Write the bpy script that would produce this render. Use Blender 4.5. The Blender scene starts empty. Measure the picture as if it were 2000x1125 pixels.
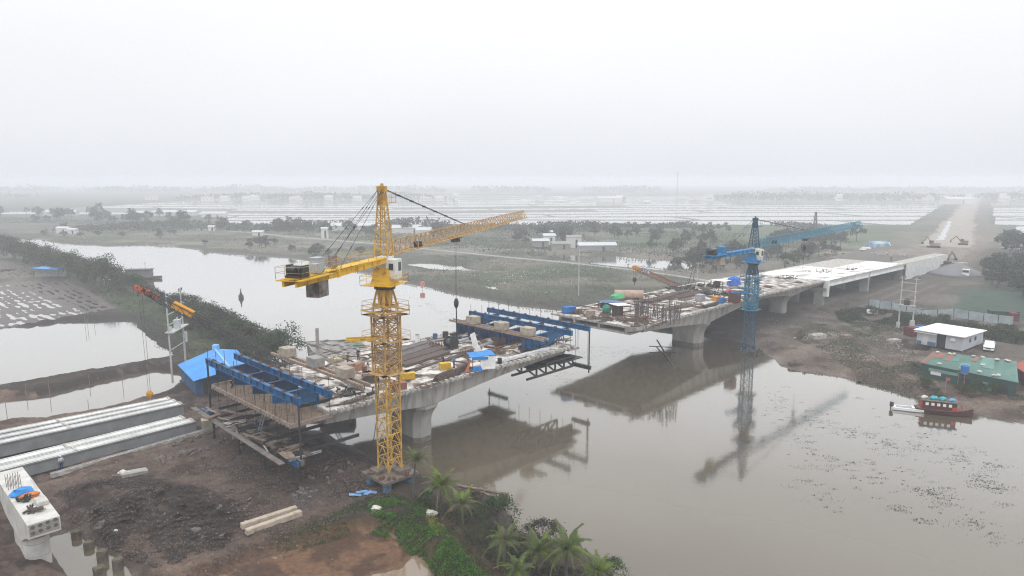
import bpy, math, random
import numpy as np
from mathutils import Vector, Matrix
R = math.radians
rnd = random.Random(7)
sc = bpy.context.scene
col = sc.collection

# ------------------------------------------------------------------ camera, sky, sun
CAMZ = 35.0
PITCH = math.atan((562.5 - 352) / 1333.0)
cam = bpy.data.cameras.new('camera'); cam.lens = 24.0; cam.sensor_width = 36.0
cam.clip_start = 0.5; cam.clip_end = 20000
co = bpy.data.objects.new('camera', cam); col.objects.link(co)
co.location = (0, 0, CAMZ); co.rotation_euler = (R(90) - PITCH, 0, 0)
sc.camera = co

SUN_EL, SUN_AZ = R(50), R(200)
w = bpy.data.worlds.new('World'); sc.world = w; w.use_nodes = True
nt = w.node_tree; nt.nodes.clear()
def nd(t, k, **kw):
    n = t.nodes.new(k)
    for a, b in kw.items(): setattr(n, a, b)
    return n
wo = nd(nt, 'ShaderNodeOutputWorld'); bg = nd(nt, 'ShaderNodeBackground'); bg.inputs[1].default_value = 0.1
sky = nd(nt, 'ShaderNodeTexSky', sky_type='NISHITA', sun_disc=False, sun_elevation=SUN_EL, sun_rotation=SUN_AZ, dust_density=6.0, air_density=1.0)
hs = nd(nt, 'ShaderNodeHueSaturation'); hs.inputs['Saturation'].default_value = 0.35
nt.links.new(sky.outputs[0], hs.inputs['Color'])
tc = nd(nt, 'ShaderNodeTexCoord'); sx = nd(nt, 'ShaderNodeSeparateXYZ'); nt.links.new(tc.outputs['Generated'], sx.inputs[0])
rp = nd(nt, 'ShaderNodeValToRGB')      # overcast luminance: brighter towards the zenith
e = rp.color_ramp.elements
e[0].position = 0.0; e[0].color = (8.5, 8.75, 9.35, 1)
e[1].position = 1.0; e[1].color = (23, 23.3, 23.8, 1)
for p, c in ((0.10, (9.5, 9.7, 10.1)), (0.30, (11.3, 11.4, 11.6)), (0.55, (15.5, 15.7, 16.0))):
    q = rp.color_ramp.elements.new(p); q.color = (*c, 1)
nt.links.new(sx.outputs[2], rp.inputs[0])
nz = nd(nt, 'ShaderNodeTexNoise'); nz.inputs['Scale'].default_value = 1.3; nz.inputs['Detail'].default_value = 3
mp = nd(nt, 'ShaderNodeMapping'); mp.inputs['Scale'].default_value = (1, 1, 3.0)
nt.links.new(tc.outputs['Generated'], mp.inputs[0]); nt.links.new(mp.outputs[0], nz.inputs[0])
mr = nd(nt, 'ShaderNodeMapRange'); mr.inputs[1].default_value = .3; mr.inputs[2].default_value = .7; mr.inputs[3].default_value = .96; mr.inputs[4].default_value = 1.03
nt.links.new(nz.outputs[0], mr.inputs[0])
ml = nd(nt, 'ShaderNodeVectorMath', operation='SCALE'); nt.links.new(rp.outputs[0], ml.inputs[0]); nt.links.new(mr.outputs[0], ml.inputs['Scale'])
mx = nd(nt, 'ShaderNodeMix', data_type='RGBA'); mx.inputs[0].default_value = 0.93
nt.links.new(hs.outputs[0], mx.inputs[6]); nt.links.new(ml.outputs[0], mx.inputs[7])
nt.links.new(mx.outputs[2], bg.inputs[0]); nt.links.new(bg.outputs[0], wo.inputs[0])

sl = bpy.data.lights.new('sun', 'SUN'); sl.energy = 0.6; sl.angle = R(25); sl.color = (1, .97, .93)
so = bpy.data.objects.new('sun', sl); col.objects.link(so)
so.rotation_euler = (R(90) - SUN_EL, 0, SUN_AZ + R(180))
vs = sc.view_settings; vs.view_transform = 'Standard'; vs.look = 'None'; vs.exposure = 0.0; vs.gamma = 1.0
cy = sc.cycles
cy.volume_bounces = 2; cy.max_bounces = 8; cy.diffuse_bounces = 3; cy.glossy_bounces = 3; cy.transparent_max_bounces = 12
cy.use_denoising = True; cy.denoising_prefilter = 'NONE'; cy.denoising_input_passes = 'RGB_ALBEDO_NORMAL'; sc.cycles.pixel_filter_type = 'BLACKMAN_HARRIS'; sc.cycles.filter_width = 1.15; cy.volume_step_rate = 5; cy.volume_max_steps = 64

# ------------------------------------------------------------------ survey helpers
CP, SP = math.cos(PITCH), math.sin(PITCH)
def W(px, py, z=0.0):
    """world x, y of the survey point read at (px, py) on the level z"""
    a = (px - 1000) / 1333.0; b = (py - 562.5) / 1333.0
    dy = CP - b * SP; dz = -SP - b * CP
    t = (z - CAMZ) / dz
    return (a * t, dy * t)
def ZH(py, y):
    b = (py - 562.5) / 1333.0
    return (-b * y * CP - y * SP) / (CP - b * SP) + CAMZ
A0 = np.array([-13.3, 82.8]); D = np.array([.698, .716]); N = np.array([-.716, .698])
YAW = math.atan2(.716, .698)
def B(s, t): q = A0 + D * s + N * t; return (float(q[0]), float(q[1]))
def ST(px, py, z=8.55):
    q = np.array(W(px, py, z)) - A0; return (float(q @ D), float(q @ N))
def deckz(s): return 8.5 if s < 105 else 8.5 - (s - 105) * .016
def edget(s): return 0.4 if s < 105 else 0.4 - (s - 105) * .022

# ------------------------------------------------------------------ materials
MT = {}
def mat(name, c, c2=None, scale=2.0, rough=.8, metal=0.0, detail=5, lo=.35, hi=.65, bump=0.0, stretch=(1, 1, 1), spec=.3):
    if name in MT: return MT[name]
    m = bpy.data.materials.new(name); m.use_nodes = True; t = m.node_tree
    p = t.nodes['Principled BSDF']; p.inputs['Roughness'].default_value = rough; p.inputs['Metallic'].default_value = metal
    p.inputs['Specular IOR Level'].default_value = spec
    c2 = c2 or tuple(x * .7 for x in c)
    g = nd(t, 'ShaderNodeNewGeometry'); mpp = nd(t, 'ShaderNodeMapping'); mpp.inputs['Scale'].default_value = stretch
    t.links.new(g.outputs['Position'], mpp.inputs[0])
    n = nd(t, 'ShaderNodeTexNoise'); n.inputs['Scale'].default_value = scale; n.inputs['Detail'].default_value = detail; n.inputs['Roughness'].default_value = .65
    t.links.new(mpp.outputs[0], n.inputs[0])
    r = nd(t, 'ShaderNodeValToRGB'); r.color_ramp.elements[0].position = lo; r.color_ramp.elements[1].position = hi
    r.color_ramp.elements[0].color = (*c2, 1); r.color_ramp.elements[1].color = (*c, 1)
    t.links.new(n.outputs[0], r.inputs[0]); t.links.new(r.outputs[0], p.inputs['Base Color'])
    if bump:
        b = nd(t, 'ShaderNodeBump'); b.inputs['Strength'].default_value = bump; b.inputs['Distance'].default_value = .05
        t.links.new(n.outputs[0], b.inputs['Height']); t.links.new(b.outputs[0], p.inputs['Normal'])
    MT[name] = m; return m

def leafmat(name, c, c2, scale=.8):
    if name in MT: return MT[name]
    m = mat(name, c, c2, scale=scale, rough=.7, spec=.15, detail=3)
    t = m.node_tree; p = t.nodes['Principled BSDF']
    tr = nd(t, 'ShaderNodeBsdfTranslucent'); ms = nd(t, 'ShaderNodeMixShader'); ms.inputs[0].default_value = .3
    r = [n for n in t.nodes if n.type == 'VALTORGB'][0]; out = [n for n in t.nodes if n.type == 'OUTPUT_MATERIAL'][0]
    t.links.new(r.outputs[0], tr.inputs[0]); t.links.new(p.outputs[0], ms.inputs[1]); t.links.new(tr.outputs[0], ms.inputs[2]); t.links.new(ms.outputs[0], out.inputs[0])
    return m

# ------------------------------------------------------------------ mesh builder
class MB:
    def __init__(s): s.v = []; s.f = []; s.mi = []; s.m = 0
    def add(s, vs, fs):
        o = len(s.v); s.v.extend(tuple(map(float, q)) for q in vs)
        for f in fs: s.f.append(tuple(i + o for i in f)); s.mi.append(s.m)
        return s
    def box(s, c, d, rz=0.0, taper=1.0, ry=0.0):
        hx, hy, hz = d[0] / 2, d[1] / 2, d[2] / 2
        M = Matrix.Rotation(rz, 3, 'Z') @ Matrix.Rotation(ry, 3, 'Y')
        vs = []
        for z in (-hz, hz):
            k = taper if z > 0 else 1
            for x, y in ((-hx, -hy), (hx, -hy), (hx, hy), (-hx, hy)):
                q = M @ Vector((x * k, y * k, z)); vs.append((c[0] + q.x, c[1] + q.y, c[2] + q.z))
        return s.add(vs, [(3, 2, 1, 0), (4, 5, 6, 7), (0, 1, 5, 4), (1, 2, 6, 5), (2, 3, 7, 6), (3, 0, 4, 7)])
    def bar(s, p, q, w=.1, h=None, up=(0, 0, 1)):
        p = Vector(p); q = Vector(q); d = q - p
        if d.length < 1e-6: return s
        d.normalize(); h = h or w; u = Vector(up)
        if abs(d.dot(u)) > .97: u = Vector((1, 0, 0))
        a = d.cross(u).normalized(); b = a.cross(d)
        vs = []
        for o in (p, q):
            for i, j in ((-1, -1), (1, -1), (1, 1), (-1, 1)): vs.append(o + a * (i * w / 2) + b * (j * h / 2))
        return s.add(vs, [(3, 2, 1, 0), (4, 5, 6, 7), (0, 1, 5, 4), (1, 2, 6, 5), (2, 3, 7, 6), (3, 0, 4, 7)])
    def tube(s, p, q, r=.05, n=6, r2=None, cap=True):
        p = Vector(p); q = Vector(q); d = q - p
        if d.length < 1e-6: return s
        d.normalize(); r2 = r if r2 is None else r2
        a = d.orthogonal().normalized(); b = d.cross(a); vs = []
        for o, rr in ((p, r), (q, r2)):
            for i in range(n):
                t = 2 * math.pi * i / n; vs.append(o + a * (rr * math.cos(t)) + b * (rr * math.sin(t)))
        fs = [(i, (i + 1) % n, n + (i + 1) % n, n + i) for i in range(n)]
        if cap: fs += [tuple(range(n - 1, -1, -1)), tuple(range(n, 2 * n))]
        return s.add(vs, fs)
    def path(s, pts, r=.05, n=5):
        for a, b in zip(pts, pts[1:]): s.tube(a, b, r, n)
        return s
    def ibeam(s, p, q, w, h, tf=.05):
        """vertical-web I beam, p and q on the axis, with stiffeners"""
        p = Vector(p); q = Vector(q); d = (q - p); L = d.length; d.normalize(); z = Vector((0, 0, 1))
        s.bar(p + z * (h / 2 - tf / 2), q + z * (h / 2 - tf / 2), w, tf)
        s.bar(p - z * (h / 2 - tf / 2), q - z * (h / 2 - tf / 2), w, tf)
        s.bar(p, q, tf, h - 2.2 * tf)
        n = max(2, int(L / 1.6)); a = d.cross(z).normalized()
        for i in range(n + 1):
            c = p + (q - p) * (i / n)
            s.bar(c - a * (w / 2 * .92), c + a * (w / 2 * .92), .05, h - 2.4 * tf)
        return s
    def prism(s, poly, z0, z1):
        n = len(poly)
        vs = [(x, y, z0) for x, y in poly] + [(x, y, z1) for x, y in poly]
        return s.add(vs, [tuple(range(n - 1, -1, -1)), tuple(range(n, 2 * n))] + [(i, (i + 1) % n, n + (i + 1) % n, n + i) for i in range(n)])
    def loft(s, rings, cap=True):
        n = len(rings[0]); vs = [q for r in rings for q in r]; fs = []
        for k in range(len(rings) - 1):
            for i in range(n):
                j = (i + 1) % n; fs.append((k * n + i, k * n + j, (k + 1) * n + j, (k + 1) * n + i))
        if cap: fs += [tuple(range(n - 1, -1, -1)), tuple(range((len(rings) - 1) * n, len(rings) * n))]
        return s.add(vs, fs)
    def blob(s, c, r, seed=0, n=7, m=5, amp=.25):
        q = random.Random(seed); vs = [(c[0], c[1], c[2] - r[2])]
        for j in range(1, m):
            ph = -math.pi / 2 + math.pi * j / m
            for i in range(n):
                th = 2 * math.pi * i / n; k = 1 + q.uniform(-amp, amp)
                vs.append((c[0] + r[0] * k * math.cos(th) * math.cos(ph), c[1] + r[1] * k * math.sin(th) * math.cos(ph), c[2] + r[2] * k * math.sin(ph)))
        vs.append((c[0], c[1], c[2] + r[2])); fs = []
        for i in range(n): fs.append((0, 1 + (i + 1) % n, 1 + i))
        for j in range(m - 2):
            for i in range(n):
                a = 1 + j * n; fs.append((a + i, a + (i + 1) % n, a + n + (i + 1) % n, a + n + i))
        a = 1 + (m - 2) * n; L = len(vs) - 1
        for i in range(n): fs.append((a + i, a + (i + 1) % n, L))
        return s.add(vs, fs)
    def mesh(s, name, mats):
        me = bpy.data.meshes.new(name); me.from_pydata(s.v, [], s.f); me.update()
        if not isinstance(mats, (list, tuple)): mats = [mats]
        for m in mats: me.materials.append(m)
        if len(mats) > 1: me.polygons.foreach_set('material_index', s.mi)
        return me
    def build(s, name, mats, parent=None, smooth=False, loc=None, rz=None):
        me = s.mesh(name, mats)
        if smooth: me.polygons.foreach_set('use_smooth', [True] * len(me.polygons))
        o = bpy.data.objects.new(name, me); col.objects.link(o)
        if parent: o.parent = parent
        if loc is not None: o.location = loc
        if rz is not None: o.rotation_euler = (0, 0, rz)
        return o
def tag(o, label=None, cat=None, group=None, kind=None):
    if label: o['label'] = label
    if cat: o['category'] = cat
    if group: o['group'] = group
    if kind: o['kind'] = kind
    return o
def thing(name, label, cat, loc=(0, 0, 0), rz=0.0, group=None):
    o = bpy.data.objects.new(name, None); o.empty_display_size = .3; col.objects.link(o)
    o.location = loc; o.rotation_euler = (0, 0, rz); return tag(o, label, cat, group)
def dup(src, loc=None, rz=None, label=None, group=None, parent=None, scale=None):
    c = src.copy(); col.objects.link(c)
    if parent: c.parent = parent
    if loc is not None: c.location = loc
    if rz is not None: c.rotation_euler = (0, 0, rz)
    if scale is not None: c.scale = scale if hasattr(scale, '__len__') else (scale,) * 3
    if label: c['label'] = label
    if group: c['group'] = group
    for ch in list(src.children): dup(ch, parent=c)
    return c

# ------------------------------------------------------------------ numpy noise and polygon distance
def vnoise(x, y, seed=0):
    xi = np.floor(x).astype(np.int64); yi = np.floor(y).astype(np.int64); fx = x - xi; fy = y - yi
    fx = fx * fx * (3 - 2 * fx); fy = fy * fy * (3 - 2 * fy)
    def h(a, b):
        n = (a * 374761393 + b * 668265263 + seed * 974634777) & 0x7fffffff
        n = ((n ^ (n >> 13)) * 1274126177) & 0x7fffffff
        return ((n ^ (n >> 16)) & 0xffff) / 65535.0
    a = h(xi, yi); b = h(xi + 1, yi); c = h(xi, yi + 1); d = h(xi + 1, yi + 1)
    return (a * (1 - fx) + b * fx) * (1 - fy) + (c * (1 - fx) + d * fx) * fy
def fbm(x, y, s, oct=4, seed=0):
    r = 0; a = .5; t = 0
    for k in range(oct): r = r + a * vnoise(x / s + 17.3 * k, y / s - 9.1 * k, seed + k); t += a; a *= .5; s *= .5
    return r / t
def sdist(X, Y, poly):
    """signed distance, positive inside"""
    P = np.array(poly, float); d2 = np.full(X.shape, 1e18); ins = np.zeros(X.shape, bool)
    for i in range(len(P)):
        ax, ay = P[i]; bx, by = P[(i + 1) % len(P)]; ex, ey = bx - ax, by - ay
        L = ex * ex + ey * ey + 1e-12
        t = np.clip(((X - ax) * ex + (Y - ay) * ey) / L, 0, 1)
        d2 = np.minimum(d2, (X - ax - t * ex) ** 2 + (Y - ay - t * ey) ** 2)
        c = ((ay > Y) != (by > Y)) & (X < ex * (Y - ay) / (ey if abs(ey) > 1e-12 else 1e-12) + ax); ins ^= c
    d = np.sqrt(d2); return np.where(ins, d, -d)
def sdline(X, Y, pts):
    d2 = np.full(X.shape, 1e18)
    for (ax, ay), (bx, by) in zip(pts, pts[1:]):
        ex, ey = bx - ax, by - ay; L = ex * ex + ey * ey + 1e-12
        t = np.clip(((X - ax) * ex + (Y - ay) * ey) / L, 0, 1)
        d2 = np.minimum(d2, (X - ax - t * ex) ** 2 + (Y - ay - t * ey) ** 2)
    return np.sqrt(d2)
def sm(a, b, x): t = np.clip((x - a) / (b - a), 0, 1); return t * t * (3 - 2 * t)
def PL(pts, z=0.0): return [W(x, y, z) for x, y in pts]

# ------------------------------------------------------------------ ground: one polar sheet out to the horizon
GR_MAX = 4500.0
ang = np.concatenate([np.arange(-47, 47, .17), np.arange(47, 313, 3.0)])
nr = 900
rr = 6.0 * (GR_MAX / 6.0) ** (np.linspace(0, 1, nr) ** .86)
TH, RR = np.meshgrid(np.radians(ang), rr); GX = RR * np.sin(TH); GY = RR * np.cos(TH)
rs = (len(rr), len(ang))

RIVER = PL([(1235, 1160), (1165, 1090), (1065, 1048), (1012, 1036), (985, 1000), (950, 968), (905, 952), (868, 938), (815, 925), (770, 905), (735, 893), (700, 876), (664, 866), (640, 850), (600, 838), (575, 800), (560, 765), (548, 735), (520, 700), (470, 672), (430, 652), (385, 622), (340, 598), (300, 576), (240, 556), (180, 536), (110, 512), (50, 492), (18, 476), (24, 467), (80, 468), (130, 476), (200, 481), (270, 478), (340, 482), (400, 492), (470, 497), (540, 502), (600, 508), (655, 520), (727, 537), (793, 553), (880, 573), (950, 588), (1000, 597), (1060, 603), (1130, 612), (1180, 626), (1230, 640), (1290, 650), (1345, 655), (1420, 664), (1460, 674), (1500, 694), (1535, 716), (1575, 728), (1620, 733), (1665, 743), (1720, 757), (1780, 775), (1830, 788), (1892, 805), (1935, 818), (2000, 829), (2080, 845), (2300, 880), (2700, 1300), (1400, 1500)])
POND1 = PL([(-60, 655), (0, 643), (60, 638), (120, 628), (180, 627), (250, 624), (268, 632), (290, 655), (312, 675), (338, 688), (340, 700), (300, 706), (240, 717), (160, 731), (90, 742), (0, 757), (-80, 768)])
POND2 = PL([(-60, 800), (0, 781), (60, 775), (120, 764), (200, 744), (265, 730), (300, 722), (345, 728), (362, 738), (340, 760), (318, 772), (255, 790), (180, 808), (100, 822), (40, 822), (0, 830), (-60, 840)])
MUDF1 = PL([(-40, 553), (0, 549), (70, 545), (130, 547), (180, 572), (236, 607), (160, 616), (80, 628), (0, 640), (-60, 648)], .5)
MUDF2 = PL([(-80, 508), (0, 510), (45, 516), (85, 527), (108, 538), (50, 541), (0, 546), (-80, 552)], .5)
PUD1 = PL([(72, 1056), (100, 1035), (135, 1024), (165, 1030), (185, 1050), (215, 1070), (258, 1103), (270, 1150), (140, 1150), (100, 1085)], .3)
PUD2 = PL([(690, 1040), (735, 1032), (765, 1040), (795, 1062), (830, 1100), (860, 1150), (380, 1150), (430, 1118), (500, 1090), (560, 1068), (620, 1052)], .3)
ISL = PL([(470, 1120), (560, 1082), (620, 1060), (690, 1045), (745, 1060), (775, 1075), (768, 1090), (735, 1100), (690, 1112), (660, 1150), (420, 1150)], .3)
POND3 = PL([(1060, 500), (1105, 494), (1150, 500), (1200, 497), (1255, 503), (1310, 506), (1352, 514), (1345, 530), (1300, 532), (1250, 528), (1190, 524), (1130, 515)])
POND4 = PL([(795, 512), (850, 512), (930, 524), (1000, 528), (1010, 533), (930, 533), (850, 530), (800, 522)])
CANAL = PL([(1828, 470), (1843, 446), (1851, 431), (1859, 431), (1853, 450), (1843, 470)])
PATH = PL([(-60, 436), (30, 438), (170, 440), (330, 444), (420, 449), (500, 455), (560, 462), (640, 468), (740, 477), (870, 490), (1000, 503), (1100, 512), (1200, 523), (1290, 534), (1350, 543), (1400, 551)], 1.5)
CROAD = [W(1840, 512, 5), W(1900, 505, 4), W(1925, 470, 2), W(1942, 440, 2), W(1925, 410, 2), W(1905, 395, 2), W(1875, 398, 2), W(1865, 420, 2), W(1850, 445, 2), W(1830, 470, 3), W(1760, 490, 4), W(1700, 500, 5)]
GREENF = PL([(1862, 600), (1880, 565), (1960, 568), (2100, 575), (2150, 640), (1990, 628), (1900, 615)], 1)
RBANK = PL([(1440, 690), (1450, 640), (1560, 590), (1700, 570), (1850, 600), (2100, 650), (2100, 860), (1900, 810), (1700, 760), (1600, 735)], 1.0)
YARD = PL([(1790, 655), (1830, 640), (2000, 660), (2100, 670), (2100, 720), (1990, 705), (1900, 690), (1800, 690)], 1.2)
GRASS_A = PL([(640, 1010), (700, 975), (760, 962), (800, 968), (840, 985), (870, 1020), (905, 1060), (960, 1125), (960, 1160), (870, 1160), (820, 1090), (790, 1050), (740, 1028), (690, 1030), (600, 1055), (540, 1075), (540, 1050)], 1.2)
DIKE = PL([(838, 1008), (870, 1040), (915, 1075), (960, 1115), (1010, 1170)], 1.2)
FB_GRASS = PL([(1100, 575), (1070, 545), (1130, 530), (1250, 536), (1400, 560), (1500, 590), (1380, 600), (1240, 606), (1160, 600)], 1.5)
LB_GRASS = PL([(0, 495), (60, 505), (110, 520), (180, 548), (260, 575), (330, 600), (420, 640), (520, 700), (600, 745), (420, 760), (330, 690), (255, 618), (160, 560), (110, 540), (0, 505)], 1.0)
RB_GRASS = PL([(1560, 660), (1640, 640), (1700, 700), (1800, 745), (2000, 790), (2100, 810), (2100, 760), (1950, 720), (1800, 700), (1760, 640), (1700, 610), (1640, 600), (1600, 625)], 1.0)
RB_BELT = PL([(1600, 620), (1680, 600), (1760, 612), (1850, 625), (2000, 650), (2100, 670), (2100, 700), (2000, 678), (1880, 655), (1780, 640), (1640, 640)], 1.0)

_a, _b = np.array(W(35, 560)), np.array(W(150, 615)); _d = (_b - _a) / np.linalg.norm(_b - _a); MTH = math.atan2(_d[0], -_d[1])
def ground_eval(X, Y):
    r = np.sqrt(X * X + Y * Y)
    n1 = fbm(X, Y, 9, 4, 1); n2 = fbm(X, Y, 2.2, 3, 5); n3 = fbm(X, Y, 40, 4, 9); n4 = fbm(X, Y, .7, 2, 31)
    wob = (n1 - .5) * np.clip(r / 30, 2.0, 14) + (n2 - .5) * 1.6
    H = 1.15 + (n1 - .5) * .9 + (n2 - .5) * .5 + (n4 - .5) * np.where(r < 150, .30, .16)
    far = sm(350, 520, r)
    H = H * (1 - far) + far * (.55 + (n3 - .5) * .5)
    # far flooded paddies: level strips of water between low dykes
    fy = Y - X * .06; fx = X + Y * .2
    cell = np.floor(fy / 58.0 + 1.6 * vnoise(fx / 420.0, fy / 150, 3)); f = fy / 58.0 + 1.6 * vnoise(fx / 420.0, fy / 150, 3) - cell
    dyk = np.minimum(f, 1 - f) * 58.0
    cx = fx / 310.0 + cell * .37; dx = np.minimum(cx % 1, 1 - cx % 1) * 310.0
    wetcell = vnoise(np.floor(cx) * 3.7 + .5, cell * 5.3 + .5, 77)
    pad = np.minimum(dyk - 2.6, dx - 1.6)
    zone = sm(520, 560, Y) * (1 - sm(1500, 1650, Y)) * np.where((X > -560) & (X < 1100), 1, 0)
    rd = (np.abs(X - (.685 * Y - 22)) < 34)
    zone = zone * np.where(rd, 0, 1) * (1 - ((X < -.42 * Y) & (Y < 700)))
    zone = zone * np.where((X > .70 * Y) & (Y < 760), 1, 1)
    near = (Y > 440) & (Y <= 560) & (X > .40 * Y) & (X < .62 * Y - 95 + 3)
    near2 = (Y > 330) & (Y <= 560) & (X > .735 * Y)
    zz = np.maximum(zone, np.where(near | near2, 1, 0))
    flooded = zz * (wetcell > .34)
    H = np.where((zz > .5) & (pad < .2), .45, H)
    H = np.where((zz > .5) & (wetcell <= .34), .35 + (n3 - .5) * .2, H)
    H = np.where((flooded > .5) & (pad > 0), np.clip(.45 - pad * .5, -.35, .45), H)
    C = {}
    # water bodies
    def water(poly, H, bank, depth=-1.2, wb=1.0, top=None):
        sd = sdist(X, Y, poly) + wob * wb
        t = sm(-bank, .6, sd); lo = -sm(0, 5, sd) * (-depth) - .04
        return np.where(sd > 0, np.minimum(lo, 0), H * (1 - t) + t * .02), sd
    H, sdr = water(RIVER, H, 5.5, -2.0, .55)
    H = H
    for k, (p, b, wb) in enumerate(((POND1, 2.2, .5), (POND2, 1.8, .5), (POND3, 2.0, .35), (POND4, 1.5, .2), (CANAL, 3.0, .2))):
        H, s_ = water(p, H, b, -.8, wb)
        C['p%d' % k] = s_
    # mud fields with furrows that hold water
    for p, th, k in ((MUDF1, MTH, 1), (MUDF2, MTH, 2)):
        sd = sdist(X, Y, p)
        u = X * math.cos(th) + Y * math.sin(th)
        fur = .5 + .5 * np.sin(u * 3.0 + (n1 - .5) * 5 + n2 * 1.2)
        hh = -.035 + .34 * fur * fbm(X, Y, 14, 3, 40 + k) * 1.1 + (n2 - .5) * .42
        t = sm(-.5, 1.0, sd); H = H * (1 - t) + hh * t; C['m%d' % k] = sd
    pool = (Y + X * .3 > 200) & (Y < 520) & (sdr < -12) & (X < .5 * Y) & (X > -.9 * Y); pk = fbm(X, Y * 1.9, 15, 4, 66); H = np.where(pool, H * (1 - sm(.665, .70, pk)) + sm(.665, .70, pk) * (-.12), H)
    rl = sdline(X, Y, [W(60, 945, 1.2), W(200, 915, 1.2), W(330, 880, 1.2), W(450, 838, 1.2)]); rut = np.exp(-((rl - .95) / .32) ** 2); H = H - .22 * rut
    rl2 = sdline(X, Y, [W(420, 1060, 1.2), W(520, 960, 1.2), W(640, 900, 1.2), W(720, 880, 1.2)]); H = H - .18 * np.exp(-((rl2 - .95) / .3) ** 2)
    rpool = (sdist(X, Y, RBANK) > 4) & (sdr < -5); pq = fbm(X, Y * 1.6, 7, 3, 68); H = np.where(rpool, H * (1 - sm(.66, .70, pq)) + sm(.66, .70, pq) * (-.08), H)
    sp = sdist(X, Y, PUD1) + (n2 - .5) * .5; H = np.where(sp > -1.2, H * (1 - sm(-1.2, .2, sp)) + sm(-1.2, .2, sp) * (.05 - .5 * sm(.1, 1, sp)), H)
    s2 = sdist(X, Y, PUD2) + (n2 - .5) * 1.2; si = sdist(X, Y, ISL) + (n1 - .5) * 2.6 + (n2 - .5) * 2.0 + 1.0
    hp = np.where(si > 0, .04 + np.minimum(si, 2) * .05 + (n2 - .5) * .14, -.3 + sm(-1.2, 0, si) * .34)
    t = sm(-1.5, .2, s2); H = H * (1 - t) + hp * t
    # the mound beside the pit
    mx_, my_ = W(270, 985, 1.2); m2x, m2y = W(390, 1010, 1.2); m3x, m3y = W(195, 960, 1.2)
    for (a, b, hgt, ra, rb, an) in ((mx_, my_, .9, 5.0, 3.0, .9), (m2x, m2y, 1.1, 4.5, 2.8, .2), (m3x, m3y, .7, 3.2, 2.4, .5)):
        u = (X - a) * math.cos(an) + (Y - b) * math.sin(an); v = -(X - a) * math.sin(an) + (Y - b) * math.cos(an)
        g = np.exp(-((u / ra) ** 2 + (v / rb) ** 2)); H = H + 1.45 * hgt * g * (1 + (n2 - .5) * 1.3 + (n4 - .5) * .8)
    # embankment behind the retaining wall, path and dike
    q = np.stack([X - A0[0], Y - A0[1]]); S = q[0] * D[0] + q[1] * D[1]; T = q[0] * N[0] + q[1] * N[1]
    ez = 8.5 - (S - 105) * .016
    inr = sm(208, 211, S) * (1 - sm(265, 360, S)); te = .4 - (S - 105) * .022
    tw = sm(te + 1.2, te + 4.0, T) * (1 - sm(25, 34, T))
    slope = sm(te - 16, te - 3, T) * (1 - sm(26, 40, T)) * sm(258, 282, S) * (1 - sm(290, 380, S))
    emb = np.maximum(inr * tw, 0)
    H = np.maximum(H, emb * (np.maximum(ez, 1.5) - .05) + (1 - emb) * H)
    H = np.maximum(H, H * (1 - slope) + slope * np.maximum(ez - .3, 1.3))
    pd = sdline(X, Y, PATH); H = np.where(pd < 9, np.maximum(H, 1.5 * (1 - sm(2.2, 9, pd)) + H * sm(2.2, 9, pd)), H)
    dd = sdline(X, Y, DIKE); H = np.where(dd < 4, H + .5 * (1 - sm(.8, 3, dd)), H)
    return H, sdr, s2, si, sp, C, pd, S, T, emb, dd, (n1, n2, n3, n4), zz, pad, r, wetcell

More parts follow.
